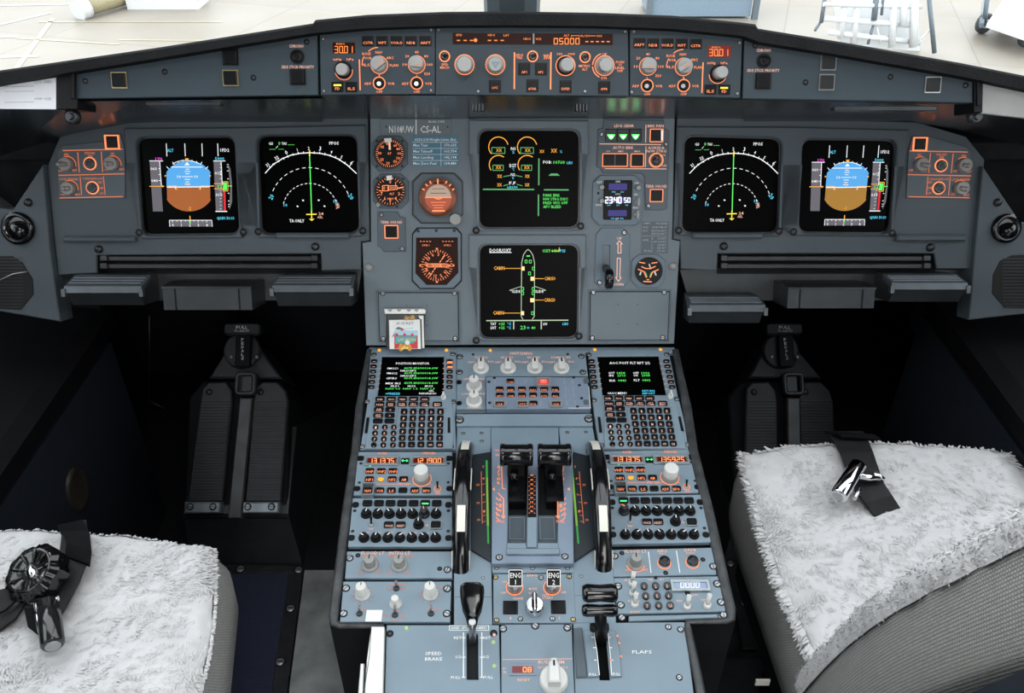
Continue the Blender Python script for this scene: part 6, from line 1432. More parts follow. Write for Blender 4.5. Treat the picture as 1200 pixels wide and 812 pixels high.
# ---------------- thrust quadrant
T = Thing('thrust_quadrant', 'thrust lever quadrant with two black levers and orange scale markings', 'throttle quadrant', P2, 623, 590)
Q0 = .003; Q1 = .013
b = T.b(); b.pprism([(576, 520), (671, 520), (672.5, 660), (576, 660)], Q0, Q1, .001, [[(596, 540), (618.5, 540), (617, 640), (594.5, 640)], [(630.5, 540), (656, 540), (653, 640), (630, 640)]]); T.add('body', b, 'module_hi')
b = T.b(); b.pprism([(576, 660), (672.5, 660), (672.5, 671), (577, 671)], -.002, .004, .0008); T.add('rear_plate', b, 'module')
for x in (582, 624, 665): pinst(T, 'rivet', 'screw', x, 665, 2.6, w=.004, zs=.3)
b = T.b(); b.pprism([(594, 540), (656, 540), (654, 606), (594, 606)], -.012, -.010); T.add('slot_floor', b, 'matte')
for xs in ((597, 615), (632.5, 650)):
    b = T.b(); b.pprism([(xs[0]-3, 604), (xs[1]+6, 604), (xs[1]+3, 638), (xs[0]-3, 638)], -.012, -.004); T.add('slot_tray', b, 'module_dk')
    b = T.b(); b.pframe(xs[0], 606, xs[1], 632, .9, -.004, -.003); T.add('tray_frame', b, 'module')
b = T.b(); b.pprism([(594, 636), (616.5, 636), (617, 643), (593.5, 643)], Q1-.004, Q1+.002, .0008); b.pprism([(630, 636), (654, 636), (655, 643), (630, 643)], Q1-.004, Q1+.002, .0008); b.pprism([(593, 642.5), (656, 642.5), (656, 649), (593.5, 649)], Q1-.004, Q1+.004, .001); T.add('rear_lip', b, 'module')
b = T.b(); b.pprism([(618.5, 556), (628, 556), (629, 641), (617.5, 641)], Q1, Q1+.003, .0006); T.add('centre_strip', b, 'module')
b = T.b(); b.pflat([(618.8, 557), (627.8, 557), (628.6, 606), (618.2, 606)], Q1+.0034); T.add('centre_scale_backing', b, 'black')
lit = T.b(J2)
for i, t_ in enumerate(('45', '40', '35', '30', '25', '20', '15', '10', '5')): lit.text(t_, 658, 402+i*37, 14, 26, Q1+.0038, bold=.03); lit.pstroke([(632, 418+i*37), (642, 418+i*37)], 4, Q1+.0038); lit.pstroke([(674, 418+i*37), (686, 418+i*37)], 4, Q1+.0038)
for x in (384, 912):
    for i, ch_ in enumerate('A/THR'): lit.text(ch_, x, 332+i*33, 24, 24, Q1+.0004, bold=.03)
    lit.text('o', x+6, 518, 14, 12, Q1+.0004, bold=.03)
    for i in range(4): lit.pstroke([(x-20, 585+i*45), (x-8, 605+i*45)] if x < 600 else [(x+28, 585+i*45), (x+14, 605+i*45)], 7, Q1+.0004)
    sgn = 1 if x < 600 else -1
    lit.pstroke([(x+sgn*-5, 548), (x+sgn*40, 596), (x+sgn*40, 740)], 8, Q1+.0004)
    lit.crop(*J3); X = x+sgn*38; lit.pflat([(X-20, 100), (X+20, 100), (X, 128)], Q1+.0004); lit.pstroke([(X, 0), (X, 110)], 8, Q1+.0004)
    for i, ch_ in enumerate('EV'): lit.text(ch_, x+sgn*14, 20+i*38, 24, 22, Q1+.0004, bold=.03)
    lit.text('FULL', x+sgn*16, 148, 20, 68, Q1+.0004, bold=.03)
    for i in range(3): lit.pstroke([(x-22*sgn, 30+i*42), (x+(8)*sgn, 60+i*42)], 7, Q1+.0004)
    lit.crop(*J2); lit.text('R', x+sgn*14, 604, 24, 22, Q1+.0004, bold=.03); lit.text('E', x+sgn*14, 648, 24, 22, Q1+.0004, bold=.03)
lit.pflat([(330, 516), (352, 502), (352, 530)], Q1+.0004); lit.pflat([(972, 502), (972, 530), (950, 516)], Q1+.0004); lit.pstroke([(408, 330), (414, 510), (440, 516)], 6, Q1+.0004)
lit.text('TO', 372, 196, 16, 34, Q1+.0004, bold=.02); lit.text('GA', 372, 232, 16, 34, Q1+.0004, bold=.02)
T.add('lit_scales', lit, 'or')
pscrew(T, [(585, 653), (662, 652)], 3.4, w=Q1, lib_='screw')
for xs, lab in (((586, 624.5), 'left'), ((630, 669), 'right')):
    xm = (xs[0]+xs[1])/2
    b = T.b(); h = .058; w_ = T.L(xs[1], 531, h)[0]-T.L(xs[0], 531, h)[0]; p = T.L(xm, 533, h); r_ = .0165
    M4 = Matrix.Translation(Vector(p)) @ Matrix.Rotation(PI/2, 4, 'Y')
    k = w_/2; b.lathe(0, 0, [(0, -k), (r_*.92, -k), (r_, -k+.002), (r_, -k+.006), (r_*.93, -k+.008), (r_*.93, k-.008), (r_, k-.006), (r_, k-.002), (r_*.92, k), (0, k)], 24, mat4=M4)
    o = T.add('thrust_lever', b, 'gloss')
    b = T.b(); q = T.L(xm-1, 556, .008); s_ = .0125
    b.addv([(q[0]-s_, q[1]-.004, -.008), (q[0]+s_, q[1]-.004, -.008), (q[0]+s_, q[1]+.03, -.008), (q[0]-s_, q[1]+.03, -.008), (p[0]-s_, p[1]-.012, h-.004), (p[0]+s_, p[1]-.012, h-.004), (p[0]+s_, p[1]+.010, h-.004), (p[0]-s_, p[1]+.010, h-.004)])
    for f in ((3, 2, 1, 0), (4, 5, 6, 7), (0, 1, 5, 4), (1, 2, 6, 5), (2, 3, 7, 6), (3, 0, 4, 7)): b.face(f)
    T.add('shaft', b, 'black', parent=o)
    b = T.b(); p2 = T.L(xm-2, 556, .030); b.tube([(p2[0]-.001, p2[1]+.006, .03), (p2[0], p2[1]-.006, .026)], [.006, .0045], 10); T.add('reverse_latch', b, 'gloss', parent=o)
    b = T.b(); p2 = T.L(xm, 558, .0145); b.box(p2[0]-.0125, p2[0]+.0125, p2[1]-.045, p2[1]+.008, -.008, .0148); T.add('slot_cover', b, 'gloss')
# trim scales
for lab, pts, mir in (('left', [(552, 533), (575.5, 529), (575.5, 658), (552, 644)], 0), ('right', [(671.5, 529), (690, 534), (702, 638), (673, 658)], 1)):
    b = T.b(); b.pprism(pts, .0034, .007, .0006); o = T.add('trim_scale', b, 'tsc' if 'tsc' in M else M.setdefault('tsc', mat('trim_scale_dark', (.018, .024, .030), .35, var=.1, spec=.3)))
    b = T.b(J2); zz = .0075
    xg = (lambda y: 284+(y-280)*.02) if not mir else (lambda y: 985+(y-280)*.085)
    gm = [(280, 420), (440, 500), (520, 620), (640, 740)]
    b.pstroke([(xg(280), 280), (xg(420), 420)], 16, zz); b.pstroke([(xg(820), 820), (xg(965), 965)], 14, zz); T.add('green_band', b, 'gband' if 'gband' in M else M.setdefault('gband', E('trim_green', (.03, .42, .05), .7)), parent=o)
    b = T.b(J2); b.pstroke([(xg(420), 420), (xg(820), 820)], 16, zz); T.add('lime_band', b, 'lband' if 'lband' in M else M.setdefault('lband', E('trim_lime', (.25, .52, .05), .7)), parent=o)
    b = T.b(J2); s_ = -1 if not mir else 1; xo = lambda y: xg(y)+s_*(46 if not mir else 58)
    b.pstroke([(xo(370), 370), (xo(800), 800)], 4, zz)
    for y in (430, 480, 570, 630, 700, 740, 790): b.pstroke([(xo(y), y), (xo(y)+(-s_)*28, y-10)], 3.5, zz)
    for y, t_ in ((480, '25'), (630, '30'), (770, '35')): b.text(t_, xo(y)+s_*30, y, 17, 28, zz, bold=.02)
    for y, t_ in ((330, '5'), (430, '4'), (560, '0'), (700, '1')): b.text(t_, xg(y)+s_*28, y, 17, 14, zz, bold=.02)
    T.add('lit_scale', b, 'or2', parent=o)
# trim wheels (axis along x)
def wheel(label, px0, px1, yc, vtop, vbot, rise=.034):
    T = Thing('trim_wheel', label, 'trim wheel', P2, (px0+px1)/2, 590)
    va = T.L(600, vtop, .003)[1]; vb = T.L(600, vbot, .003)[1]; half = (va-vb)/2; cv = (va+vb)/2
    Rr = (half*half+rise*rise)/(2*rise); Rr = min(Rr, half*1.25); cw = -math.sqrt(max(0, Rr*Rr-half*half))+.003
    xw = .0115; prof = [(-xw, -.010), (-xw, .002), (-xw*.75, .0065), (-xw*.3, .008), (xw*.3, .008), (xw*.75, .0065), (xw, .002), (xw, -.010)]
    b = T.b(); n = 64; rings = []; b.sm = True
    for i in range(n):
        t = 2*PI*i/n; cc, ss = math.cos(t), math.sin(t); rings.append(b.addv([(x, cv+(Rr-.008+z)*ss, cw+(Rr-.008+z)*cc) for x, z in prof]))
    for i in range(n):
        a, c_ = rings[i], rings[(i+1) % n]
        for k in range(8): b.face((a+k, c_+k, c_+(k+1) % 8, a+(k+1) % 8))
    T.add('rim', b, 'gloss')
    b = T.b(); M4 = Matrix.Translation((0, cv, cw)) @ Matrix.Rotation(PI/2, 4, 'Y'); b.lathe(0, 0, [(Rr-.012, -.004), (Rr-.012, .004)], 40, mat4=M4); T.add('web', b, 'black')
    def ang(y):
        best = None
        for k in range(-1200, 1201):
            t = R(k*.1); q = proj(T.mw @ Vector((0, cv+Rr*math.sin(t), cw+Rr*math.cos(t))))
            if cw+Rr*math.cos(t) > 0 and (best is None or abs(q[1]-y) < best[0]): best = (abs(q[1]-y), k*.1)
        return best[1]
    for y0, y1, xa, xb, zz in ((516, 527, -.5, .5, .0085), (592, 623, -.5, .5, .0085), (545, 571, -1.08, -.95, .002), (545, 571, .95, 1.08, .002), (646, 672, -1.08, -.95, .002), (646, 672, .95, 1.08, .002)):
        a0, a1 = ang(y0), ang(y1)
        b = T.b(); m_ = 6; rows = []
        for i in range(m_+1):
            t = R(a0+(a1-a0)*i/m_); rr = Rr-.008+zz; r2 = rr-.006 if abs(xa) > .9 else rr-.001
            rows.append(b.addv([(xa*xw, cv+r2*math.sin(t), cw+r2*math.cos(t)), (xa*xw, cv+rr*math.sin(t), cw+rr*math.cos(t)), (xb*xw, cv+rr*math.sin(t), cw+rr*math.cos(t)), (xb*xw, cv+r2*math.sin(t), cw+r2*math.cos(t))]))
        for r0, r1 in zip(rows, rows[1:]):
            for k in range(3): b.face((r0+k, r1+k, r1+k+1, r0+k+1))
        T.add('white_mark', b, 'cream')
    return T
wheel('black pitch trim wheel with cream marks, left of the thrust levers', 533, 555, 590, 517, 673)
wheel('black pitch trim wheel with cream marks, right of the thrust levers', 684, 717, 590, 517, 671)
# ---------------- engine panel
T = Thing('engine_panel', 'engine start panel with the ENG 1 and ENG 2 master switches', 'panel', P2, 625, 700)
plate(T, [(96, 66), (600, 66), (616, 372), (97, 372)], .004, 'module', J4)
for x, xt, t_ in ((230, 236, '1'), (464, 475, '2')):
    b = T.b(J4); b.pring(x, 152, 50, 55, .004, .0048, 24); T.add('lit_ring', b, 'or')
    b = T.b(J4); p = b.pt(x, 155, .004); r_ = b.ln(42, x, 155); b.lathe(p[0], p[1], [(r_, .004), (r_*.95, .010), (r_*.55, .016)], 18); o = T.add('master_switch', b, 'steel')
    q = b.pt(xt, 85, .045); b = T.b(J4); b.tube([(p[0], p[1], .012), (q[0], q[1]-.006, .035)], [.006, .005], 10); T.add('stem', b, 'steel', parent=o)
    hw = .0092; hh = .0110   # flag facing the pilots
    A = Matrix.Translation(Vector((q[0], q[1], .043))) @ Matrix.Rotation(R(42), 4, 'X')
    b = T.b(J4); b.rrect(0, 0, hw*2, hh*2, .002, -.004, .002, .0008)
    b.v = [tuple(A @ Vector(v)) for v in b.v]; T.add('flag', b, 'black', parent=o)
    b = T.b(J4); b.frame(0, 0, hw*2-.0005, hh*2-.0005, .001, .0018, .0024, .0015)
    for s_, yy, hh_, ww in (('ENG', .0034, .0062, .0136), (t_, -.0052, .0062, None)):
        vs, fs, x0, x1 = text_mesh(s_, .01); k0 = len(b.v); sx = (ww/(x1-x0)) if ww else hh_/.7*.95; cx = (x0+x1)/2
        for vx, vy in vs: b.v.append(((vx-cx)*sx, yy+(vy-.35)*hh_/.7, .0025))
        for f in fs: b.face([k0+i for i in f])
    b.v = [tuple(A @ Vector(v)) for v in b.v]; T.add('flag_lettering', b, 'whitelet' if 'whitelet' in M else M.setdefault('whitelet', mat('flag_white', (.85, .85, .83), .4, var=0)), parent=o)
for x, y in ((204, 278), (504, 275)): pinst(T, 'start_light', 'button', x, y, 84, J4, zs=.1)
b = T.b(J4); p = b.pt(354, 285, .004); q = b.ln(1, 354, 285); b.lathe(p[0], p[1], [(62*q, .004), (60*q, .009), (50*q, .016)], 22); o = T.add('mode_selector', b, 'chrome')
b = T.b(J4); b.rrect(p[0], p[1]+.001, 34*q, 120*q, .003, .012, .026, .003); T.add('grip', b, 'chrome', parent=o)
b = T.b(J4)
for t_, x, y, w_ in (('ENG', 339, 75, 60), ('MODE', 345, 160, 50), ('NORM', 346, 187, 52), ('ON', 166, 116, 26), ('OFF', 160, 184, 36), ('CRANK', 252, 220, 68), ('IGN', 424, 199, 40), ('START', 438, 216, 66), ('1', 205, 343, 8), ('2', 510, 342, 12), ('OFF', 536, 182, 34)): b.text(t_, x, y, 15, w_, .0045, bold=.015)
T.add('lettering', b, 'orw'); pscrew(T, [(112, 88), (572, 84), (118, 357), (597, 352)], 14, J4, 'brass_screw'); pscrew(T, [(396, 90), (266, 348), (467, 347)], 14, J4)
# ---------------- speed brake, rudder trim, flaps (aft row)
T = Thing('speed_brake_panel', 'speed brake panel with a black handled lever in a slot', 'panel', P2, 515, 765)
plate(T, [(326, 456), (914, 456), (925, 1000), (312, 1000)], .003, 'module', G1, holes=[[(745, 500), (804, 500), (806, 742), (745, 742)]])
b = T.b(G1); b.prr(740, 495, 810, 748, 20, -.012, -.002); T.add('slot_brush', b, 'matte')
b = T.b(G1)
for t_, x, y, w_, h_ in (('SPEED', 572, 605, 86, 17), ('BRAKE', 572, 634, 90, 17), ('RET', 698, 523, 40, 14), ('RET', 850, 523, 40, 14), ('1/2', 702, 623, 28, 14), ('1/2', 848, 623, 28, 14), ('FULL', 688, 731, 50, 14), ('FULL', 858, 730, 52, 14), ('GND SPLRS ARMED', 756, 472, 190, 12)): b.text(t_, x, y, h_, w_, .0034, bold=.015)
b.pstroke([(654, 460), (860, 460), (860, 484), (654, 484)], 3, .0034, True)
for x, s_ in ((728, -1), (824, 1)):
    b.pstroke([(x, 496), (x, 732)], 5, .0034)
    for y in (523, 625, 730): b.pstroke([(x, y), (x+s_*-0-8*s_*-1, y)] if False else [(x-10, y), (x+10, y)], 4, .0034)
T.add('lettering', b, 'wl')
b = T.b(G1); base_ = b.pt(776, 545, .0); tip = b.pt(774, 440, .055); b.tube([base_, tip], [.0048, .0045], 10); o = T.add('speed_brake_lever', b, 'steel')
b = T.b(G1); hz = [(440, 50, .052), (425, 58, .055), (395, 74, .059), (365, 104, .065), (320, 122, .071), (285, 130, .075), (274, 128, .0765), (268, 112, .0775)]
rows = []; b.sm = True
for y, wd, zz in hz:
    p = b.pt(773, y, zz); h_ = b.ln(wd, 773, y, zz)/2; d_ = .009
    rows.append(b.addv([(p[0]+h_*math.copysign(abs(math.cos(t))**.5, math.cos(t)), p[1]+d_*math.copysign(abs(math.sin(t))**.6, math.sin(t))*.5, p[2]+d_*math.copysign(abs(math.sin(t))**.6, math.sin(t))) for t in [2*PI*i/14 for i in range(14)]]))
for r0, r1 in zip(rows, rows[1:]):
    for k in range(14): b.face((r0+k, r0+(k+1) % 14, r1+(k+1) % 14, r1+k))
b.face([rows[-1]+k for k in range(14)]); b.face([rows[0]+k for k in range(14)][::-1]); b.sm = False
T.add('handle', b, 'gloss', parent=o)
pscrew(T, [(343, 502), (886, 500)], 15, G1, 'dark_screw', w=.003)
for x, y in ((432, 480), (884, 553), (889, 677)):
    b = T.b(G1); b.plathe(x, y, [(12, .003), (10, .0045), (0, .005)], 10); T.add('luminous_stud', b, 'lum' if 'lum' in M else M.setdefault('lum', mat('pale_green_stud', (.45, .62, .30), .4)))
b = T.b(G1); b.plathe(889, 515, [(9, .003), (7, .0042)], 8); T.add('lamp', b, 'orw')
T = Thing('rudder_trim_panel', 'rudder trim panel with a grey pointer knob and small red window', 'panel', P2, 632, 770)
plate(T, [(145, 382), (588, 380), (612, 1000), (148, 1000)], .003, 'module', J4)
b = T.b(J4); b.pframe(196, 622, 368, 702, 7, .003, .0042); b.prr(203, 629, 361, 695, 0, .003, .0038); T.add('window_frame', b, 'module_hi')
b = T.b(J4); b.prr(215, 644, 346, 684, 2, .0036, .0045); o = T.add('trim_window', b, 'redlcd')
b = T.b(J4); b.seg7('08', 284, 652, 346, 680, 6, .0049); T.add('digits', b, 'lcd2', parent=o)
b = T.b(J4); b.pstroke([(156, 603), (588, 598)], 4, .0034); b.text('RUD TRIM', 460, 618, 20, 162, .0034, bold=.02); b.text('NOSE L', 420, 652, 15, 84, .0034); b.text('NOSE R', 530, 652, 15, 70, .0034); b.text('RESET', 288, 730, 16, 78, .0034, bold=.02); b.text('K-', 168, 658, 14, 20, .0034); b.text('TR', 168, 682, 14, 24, .0034); T.add('lettering', b, 'orw')
b = T.b(J4); p = b.pt(475, 735, .003); q = b.ln(1, 475, 735); b.lathe(p[0], p[1], [(92*q, .003), (90*q, .008), (80*q, .012)], 24); o = T.add('trim_knob', b, 'knobw')
b = T.b(J4); b.prism([(p[0]-.0075, p[1]-.012), (p[0]+.0075, p[1]-.012), (p[0]+.0068, p[1]+.010), (p[0]+.003, p[1]+.019), (p[0]-.003, p[1]+.019), (p[0]-.0068, p[1]+.010)], .010, .026, .002); T.add('pointer_grip', b, 'knobw', parent=o)
b = T.b(J4); b.box(p[0]-.0012, p[0]+.0012, p[1]+.008, p[1]+.015, .026, .0265); T.add('pointer_slot', b, 'black', parent=o)
pscrew(T, [(158, 410), (560, 404), (359, 392)], 20, J4, w=.003)
T = Thing('flap_panel', 'flap panel with a black T handled lever in a long slot', 'panel', P2, 740, 765)
plate(T, [(276, 446), (858, 440), (930, 1000), (290, 1000)], .003, 'module', G2, holes=[[(386, 470), (444, 470), (468, 744), (414, 744)]])
b = T.b(G2); b.pflat([(370, 460), (450, 460), (476, 750), (400, 750)], -.006); T.add('slot_floor', b, 'matte')
for pts in ([(330, 486), (378, 484), (400, 600), (412, 722), (352, 726), (342, 620)], [(456, 484), (498, 486), (522, 600), (530, 722), (472, 726), (468, 620)]):
    b = T.b(G2); b.pprism(pts, .003, .0065, .0012); T.add('gate_plate', b, 'module')
b = T.b(G2); b.pprism([(276, 470), (322, 468), (336, 600), (350, 726), (292, 730)], .003, .006, .0012); T.add('side_bar', b, 'module_dk')
b = T.b(G2); b.text('FLAPS', 635, 597, 17, 102, .0034, bold=.015); b.text('FULL', 378, 715, 14, 40, .007, bold=.02); b.text('FULL', 502, 713, 14, 40, .007, bold=.02)
for y, dx in ((520, 0), (575, 8), (640, 14)):
    b.pstroke([(372+dx, y), (384+dx, y)], 5, .007); b.pstroke([(458+dx, y), (470+dx, y)], 5, .007)
b.pstroke([(384, 500), (400, 600), (412, 718)], 4, .007); b.pstroke([(458, 500), (470, 620), (476, 718)], 4, .007)
T.add('lettering', b, 'wl')
b = T.b(G2)
for x, y in ((504, 527), (514, 565), (523, 634), (470, 655)): b.plathe(x, y, [(6, .0068), (5, .0075)], 8)
T.add('lit_dots', b, 'or')
b = T.b(G2); p = b.pt(424, 530, .0); q = b.pt(414, 380, .060); b.tube([p, ((p[0]+q[0])/2, (p[1]+q[1])/2, .036), q], [.0085, .0080, .0075], 10); o = T.add('flap_lever', b, 'black')
def bar(b, x, y, wd, ht, zz, dz):
    p = b.pt(x, y, zz); h_ = b.ln(wd, x, y, zz)/2; r_ = dz; rows = []; b.sm = True
    for k, f in ((-1, .55), (-.93, .85), (-.7, 1), (0, .88), (.7, 1), (.93, .85), (1, .55)):
        rows.append(b.addv([(p[0]+k*h_, p[1]+ht*f*math.cos(2*PI*i/14), p[2]+r_*f*math.sin(2*PI*i/14)) for i in range(14)]))
    for r0, r1 in zip(rows, rows[1:]):
        for k in range(14): b.face((r0+k, r1+k, r1+(k+1) % 14, r0+(k+1) % 14))
    b.face([rows[0]+k for k in range(14)]); b.face([rows[-1]+k for k in range(14)][::-1]); b.sm = False
b = T.b(G2); bar(b, 415, 290, 186, .012, .072, .010); T.add('handle', b, 'gloss', parent=o)
b = T.b(G2); bar(b, 414, 380, 188, .008, .058, .008); T.add('release_trigger', b, 'gloss', parent=o)
b = T.b(G2); bar(b, 412, 470, 100, .006, .020, .006); T.add('collar', b, 'black', parent=o)
pscrew(T, [(302, 497), (304, 530), (326, 707), (773, 467), (830, 731), (836, 480)], 14, G2, w=.003)
# ---------------- white tray on the left rear edge of the pedestal
t = Thing('clipboard', 'white clipboard standing on edge against the pedestal near the bottom', 'clipboard', P2, 435, 790)
b = t.b(G1); b.pprism([(246, 464), (314, 464), (300, 1000), (196, 1000), (222, 640)], -.05, .012, .001); t.add('board', b, 'white')
b = t.b(G1); b.pprism([(188, 656), (210, 656), (196, 1000), (160, 1000)], -.03, .016, .001); t.add('clip', b, 'steel')
b = t.b(G1); b.pstroke([(246, 470), (236, 620), (214, 760)], 3, .0125); t.add('groove', b, 'dkmetal')
# ---------------- printed bag with AUDREY card standing on the pedestal
C9 = (440, 355, 13.54)
T = Thing('souvenir_bag', 'small clear bag with a printed AUDREY card leaning on the centre panel', 'bag', PM, 475, 385)
b = T.b(C9); b.pprism([(170, 170), (785, 170), (775, 725), (165, 725)], .002, .010, .002); T.add('bag_body', b, 'bagdk' if 'bagdk' in M else M.setdefault('bagdk', mat('smoky_film', (.08, .08, .08), .15, .3, var=.3)))
b = T.b(C9); b.pprism([(135, 98), (760, 98), (798, 120), (790, 175), (150, 175)], .004, .012, .001); T.add('folded_top', b, 'white')
b = T.b(C9)
for x in (230, 375, 530, 650): b.pflat([(x-40, 100), (x+40, 100), (x+22, 130), (x, 140), (x-22, 130)], .0123)
T.add('scallop_print', b, 'knob')
b = T.b(C9); b.pprism([(215, 272), (705, 262), (720, 728), (225, 732)], .010, .0112); o = T.add('card', b, 'white')
b = T.b(C9); b.text('AUDREY', 468, 322, 44, 280, .0116, bold=.02); b.pflat([(310, 420), (360, 375), (430, 400), (470, 430)], .0116); T.add('card_lettering', b, 'ptext', parent=o)
M['cred'] = mat('card_red', (.62, .03, .035), .5); M['cteal'] = mat('card_teal', (.06, .36, .40), .5); M['clb'] = mat('card_pale_blue', (.38, .60, .74), .5); M['cyel'] = mat('card_yellow', (.85, .62, .08), .5); M['cor'] = mat('card_orange', (.70, .30, .05), .5)
b = T.b(C9); b.pflat([(300, 515), (670, 515), (672, 722), (300, 726)], .0115); b.plathe(352, 482, [(22, .0120), (22, .0121)], 10)
b.plathe(475, 482, [(22, .0120), (22, .0121)], 10); b.plathe(597, 484, [(22, .0120), (22, .0121)], 10); b.plathe(432, 412, [(16, .0118), (14, .012)], 8); T.add('card_red_print', b, 'cred', parent=o)
b = T.b(C9); b.pflat([(300, 440), (672, 435), (676, 508), (300, 512)], .0117); T.add('card_blue_print', b, 'clb', parent=o)
b = T.b(C9); b.pflat([(318, 530), (650, 524), (652, 600), (590, 640), (360, 640), (318, 650)], .0118); b.pstroke([(460, 412), (600, 396)], 6, .0116); b.pflat([(258, 540), (310, 460), (300, 530)], .0117); T.add('card_teal_print', b, 'cteal', parent=o)
b = T.b(C9); b.text('LAS VEGAS', 500, 580, 42, 280, .0121, bold=.02)
for x, y in ((440, 700), (515, 690), (470, 680)): b.plathe(x, y, [(24, .0122), (22, .0124)], 10)
T.add('card_yellow_print', b, 'cyel', parent=o)
b = T.b(C9)
for x, y in ((400, 690), (560, 680), (480, 655), (420, 650), (545, 650), (555, 715), (415, 718)): b.plathe(x, y, [(28, .0119), (26, .0121)], 10)
T.add('card_orange_print', b, 'cor', parent=o)
b = T.b(C9); b.plathe(520, 606, [(38, .0123), (36, .0126)], 14); b.pprism([(680, 205), (760, 205), (775, 720), (740, 720), (730, 260), (700, 250)], .010, .0135, .001); T.add('white_print', b, 'white')
b = T.b(C9)
for x, y, r_ in ((500, 225, 36), (600, 218, 42), (545, 215, 22)): b.plathe(x, y, [(r_, .010), (r_*.8, .015), (0, .017)], 12)
T.add('candy', b, 'candy' if 'candy' in M else M.setdefault('candy', mat('gold_candy', (.62, .38, .18), .3, .3, var=.3)))
# ================================================================== RUDDER PEDALS
H4 = (190, 340, 2.3875)
def pedals(label, dx, dyaw=0):
    T = Thing('rudder_pedals', label, 'pedals', PR, 280, 600)
    B = lambda: T.b(H4)
    b = B(); b.pprism([(60, 640), (75, 300), (115, 255), (330, 255), (352, 300), (352, 640)], -.12, -.004, .004); T.add('pedal_box', b, 'console')
    b = B(); b.pprism([(130, 246), (185, 160), (205, 140), (250, 140), (272, 160), (336, 248)], -.12, .006, .004); T.add('upper_shroud', b, 'pedal')
    for q, rv, ed in (([(70, 592), (108, 300), (112, 275), (130, 258), (178, 256), (194, 280), (195, 310), (168, 592)], [(80, 580), (113, 310), (190, 310), (160, 580)], 0), ([(232, 592), (256, 305), (262, 272), (280, 256), (322, 256), (344, 280), (352, 310), (332, 592)], [(238, 580), (258, 310), (346, 310), (326, 580)], 1)):
        b = B(); b.pprism(q, -.004, .016, .003); o = T.add('pedal', b, 'pedal')
        b = B()
        for i in range(34):
            k = i/33; (xa, ya), (xb, yb), (xc, yc), (xd, yd) = rv; X0 = xb+(xa-xb)*k; X1 = xc+(xd-xc)*k; Y = yb+(ya-yb)*k
            p0 = b.pt(X0, Y, .016); p1 = b.pt(X1, Y, .016); b.extx([(p0[1]-.0016, .016), (p0[1]-.0008, .0185), (p0[1]+.0008, .0185), (p0[1]+.0016, .016)], p0[0], p1[0])
        T.add('ribs', b, 'pedal2' if 'pedal2' in M else M.setdefault('pedal2', mat('ribbed_rubber', (.030, .037, .045), .45, var=.15)), parent=o, kind='stuff')
        b = B(); b.pprism([(q[0][0]-8, 592), (q[-1][0]-4, 592), (q[-1][0]-6, 624), (q[0][0]-8, 624)], .0, .021, .003); k = T.add('heel_plate', b, 'footr' if 'footr' in M else M.setdefault('footr', mat('grey_heel_metal', (.26, .29, .32), .32, .6, var=.2)), parent=o)
        for x in (q[0][0]+8, q[-1][0]-26): pinst(T, 'screw', 'screw', x, 606, 8, H4, w=.021)
        for x in (q[0][0]+(62 if not ed else 44),): pinst(T, 'screw', 'dark_screw', x, 285, 7, H4, w=.016)
    b = B(); b.pprism([(216, 300), (254, 300), (222, 640), (182, 640)], -.004, .024, .003); T.add('centre_channel', b, 'channel' if 'channel' in M else M.setdefault('channel', mat('worn_black_channel', (.05, .052, .056), .35, .4, var=.3)))
    b = B(); b.pframe(202, 228, 262, 294, 12, .0, .034, 14, .003); o = T.add('indicator_frame', b, 'channel'); b = B(); b.prr(216, 240, 250, 284, 3, .0, .022); T.add('indicator_window', b, 'dkmetal')
    b = B(); b.plathe(228, 172, [(52, .006), (50, .014), (44, .016)], 24); T.add('adjust_disc', b, 'pedal')
    b = B(); b.prr(205, 124, 247, 214, 5, .014, .028, .002); o = T.add('adjust_handle', b, 'black')
    b = B(); b.prr(172, 92, 273, 124, 10, .014, .034, .003); T.add('handle_bar', b, 'pedal', parent=o)
    b = B(); b.text('PULL', 223, 104, 9, 32, .0346, bold=.015); b.text('TO ADJUST', 223, 114, 5, 42, .0346)
    for i, ch_ in enumerate('PEDALS'): b.text(ch_, 225, 138+i*10.5, 8, 7, .0286, bold=.01)
    T.add('lettering', b, 'wl', parent=o)
    for x in (193, 265): pinst(T, 'screw', 'screw', x, 187, 5, H4, w=.016)
    # floor box with vertical front
    b = T.b(H4); inv = T.mw.inverted(); P_ = [PR.at(190+60/2.3875, 340+625/2.3875), PR.at(190+352/2.3875, 340+625/2.3875)]
    v = []
    for p, ex in ((P_[0], -.012), (P_[1], .012)): v += [(p.x, p.y, p.z), (p.x+ex, p.y-.012, 0), (p.x+ex, p.y+.55, 0), (p.x, p.y+.16, p.z+.10)]
    a = b.addv([inv @ Vector(q) for q in v])
    for f in ((0, 4, 5, 1), (0, 1, 2, 3), (4, 7, 6, 5), (3, 7, 4, 0), (3, 2, 6, 7)): b.face([a+i for i in f])
    T.add('floor_box', b, 'black2')
    T.o.matrix_world = Matrix.Translation((dx, 0, 0)) @ T.mw
    return T
pedals('captain side rudder pedal unit on the left footwell floor', 0)
pedals('first officer side rudder pedal unit behind the right seat cushion', 1.150)
# dark lining panels in the footwells
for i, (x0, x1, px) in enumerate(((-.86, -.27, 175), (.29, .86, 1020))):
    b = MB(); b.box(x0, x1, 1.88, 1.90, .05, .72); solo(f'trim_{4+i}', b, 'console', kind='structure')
b = MB(); p = at_y(175, 370, 1.45); q = at_y(175, 470, 1.45); b.tube([p, q], .0012, 6); b.tube([q, q+Vector((.03, .0, -.02))], .0012, 6); solo('trim_6', b, 'dkmetal', kind='structure')
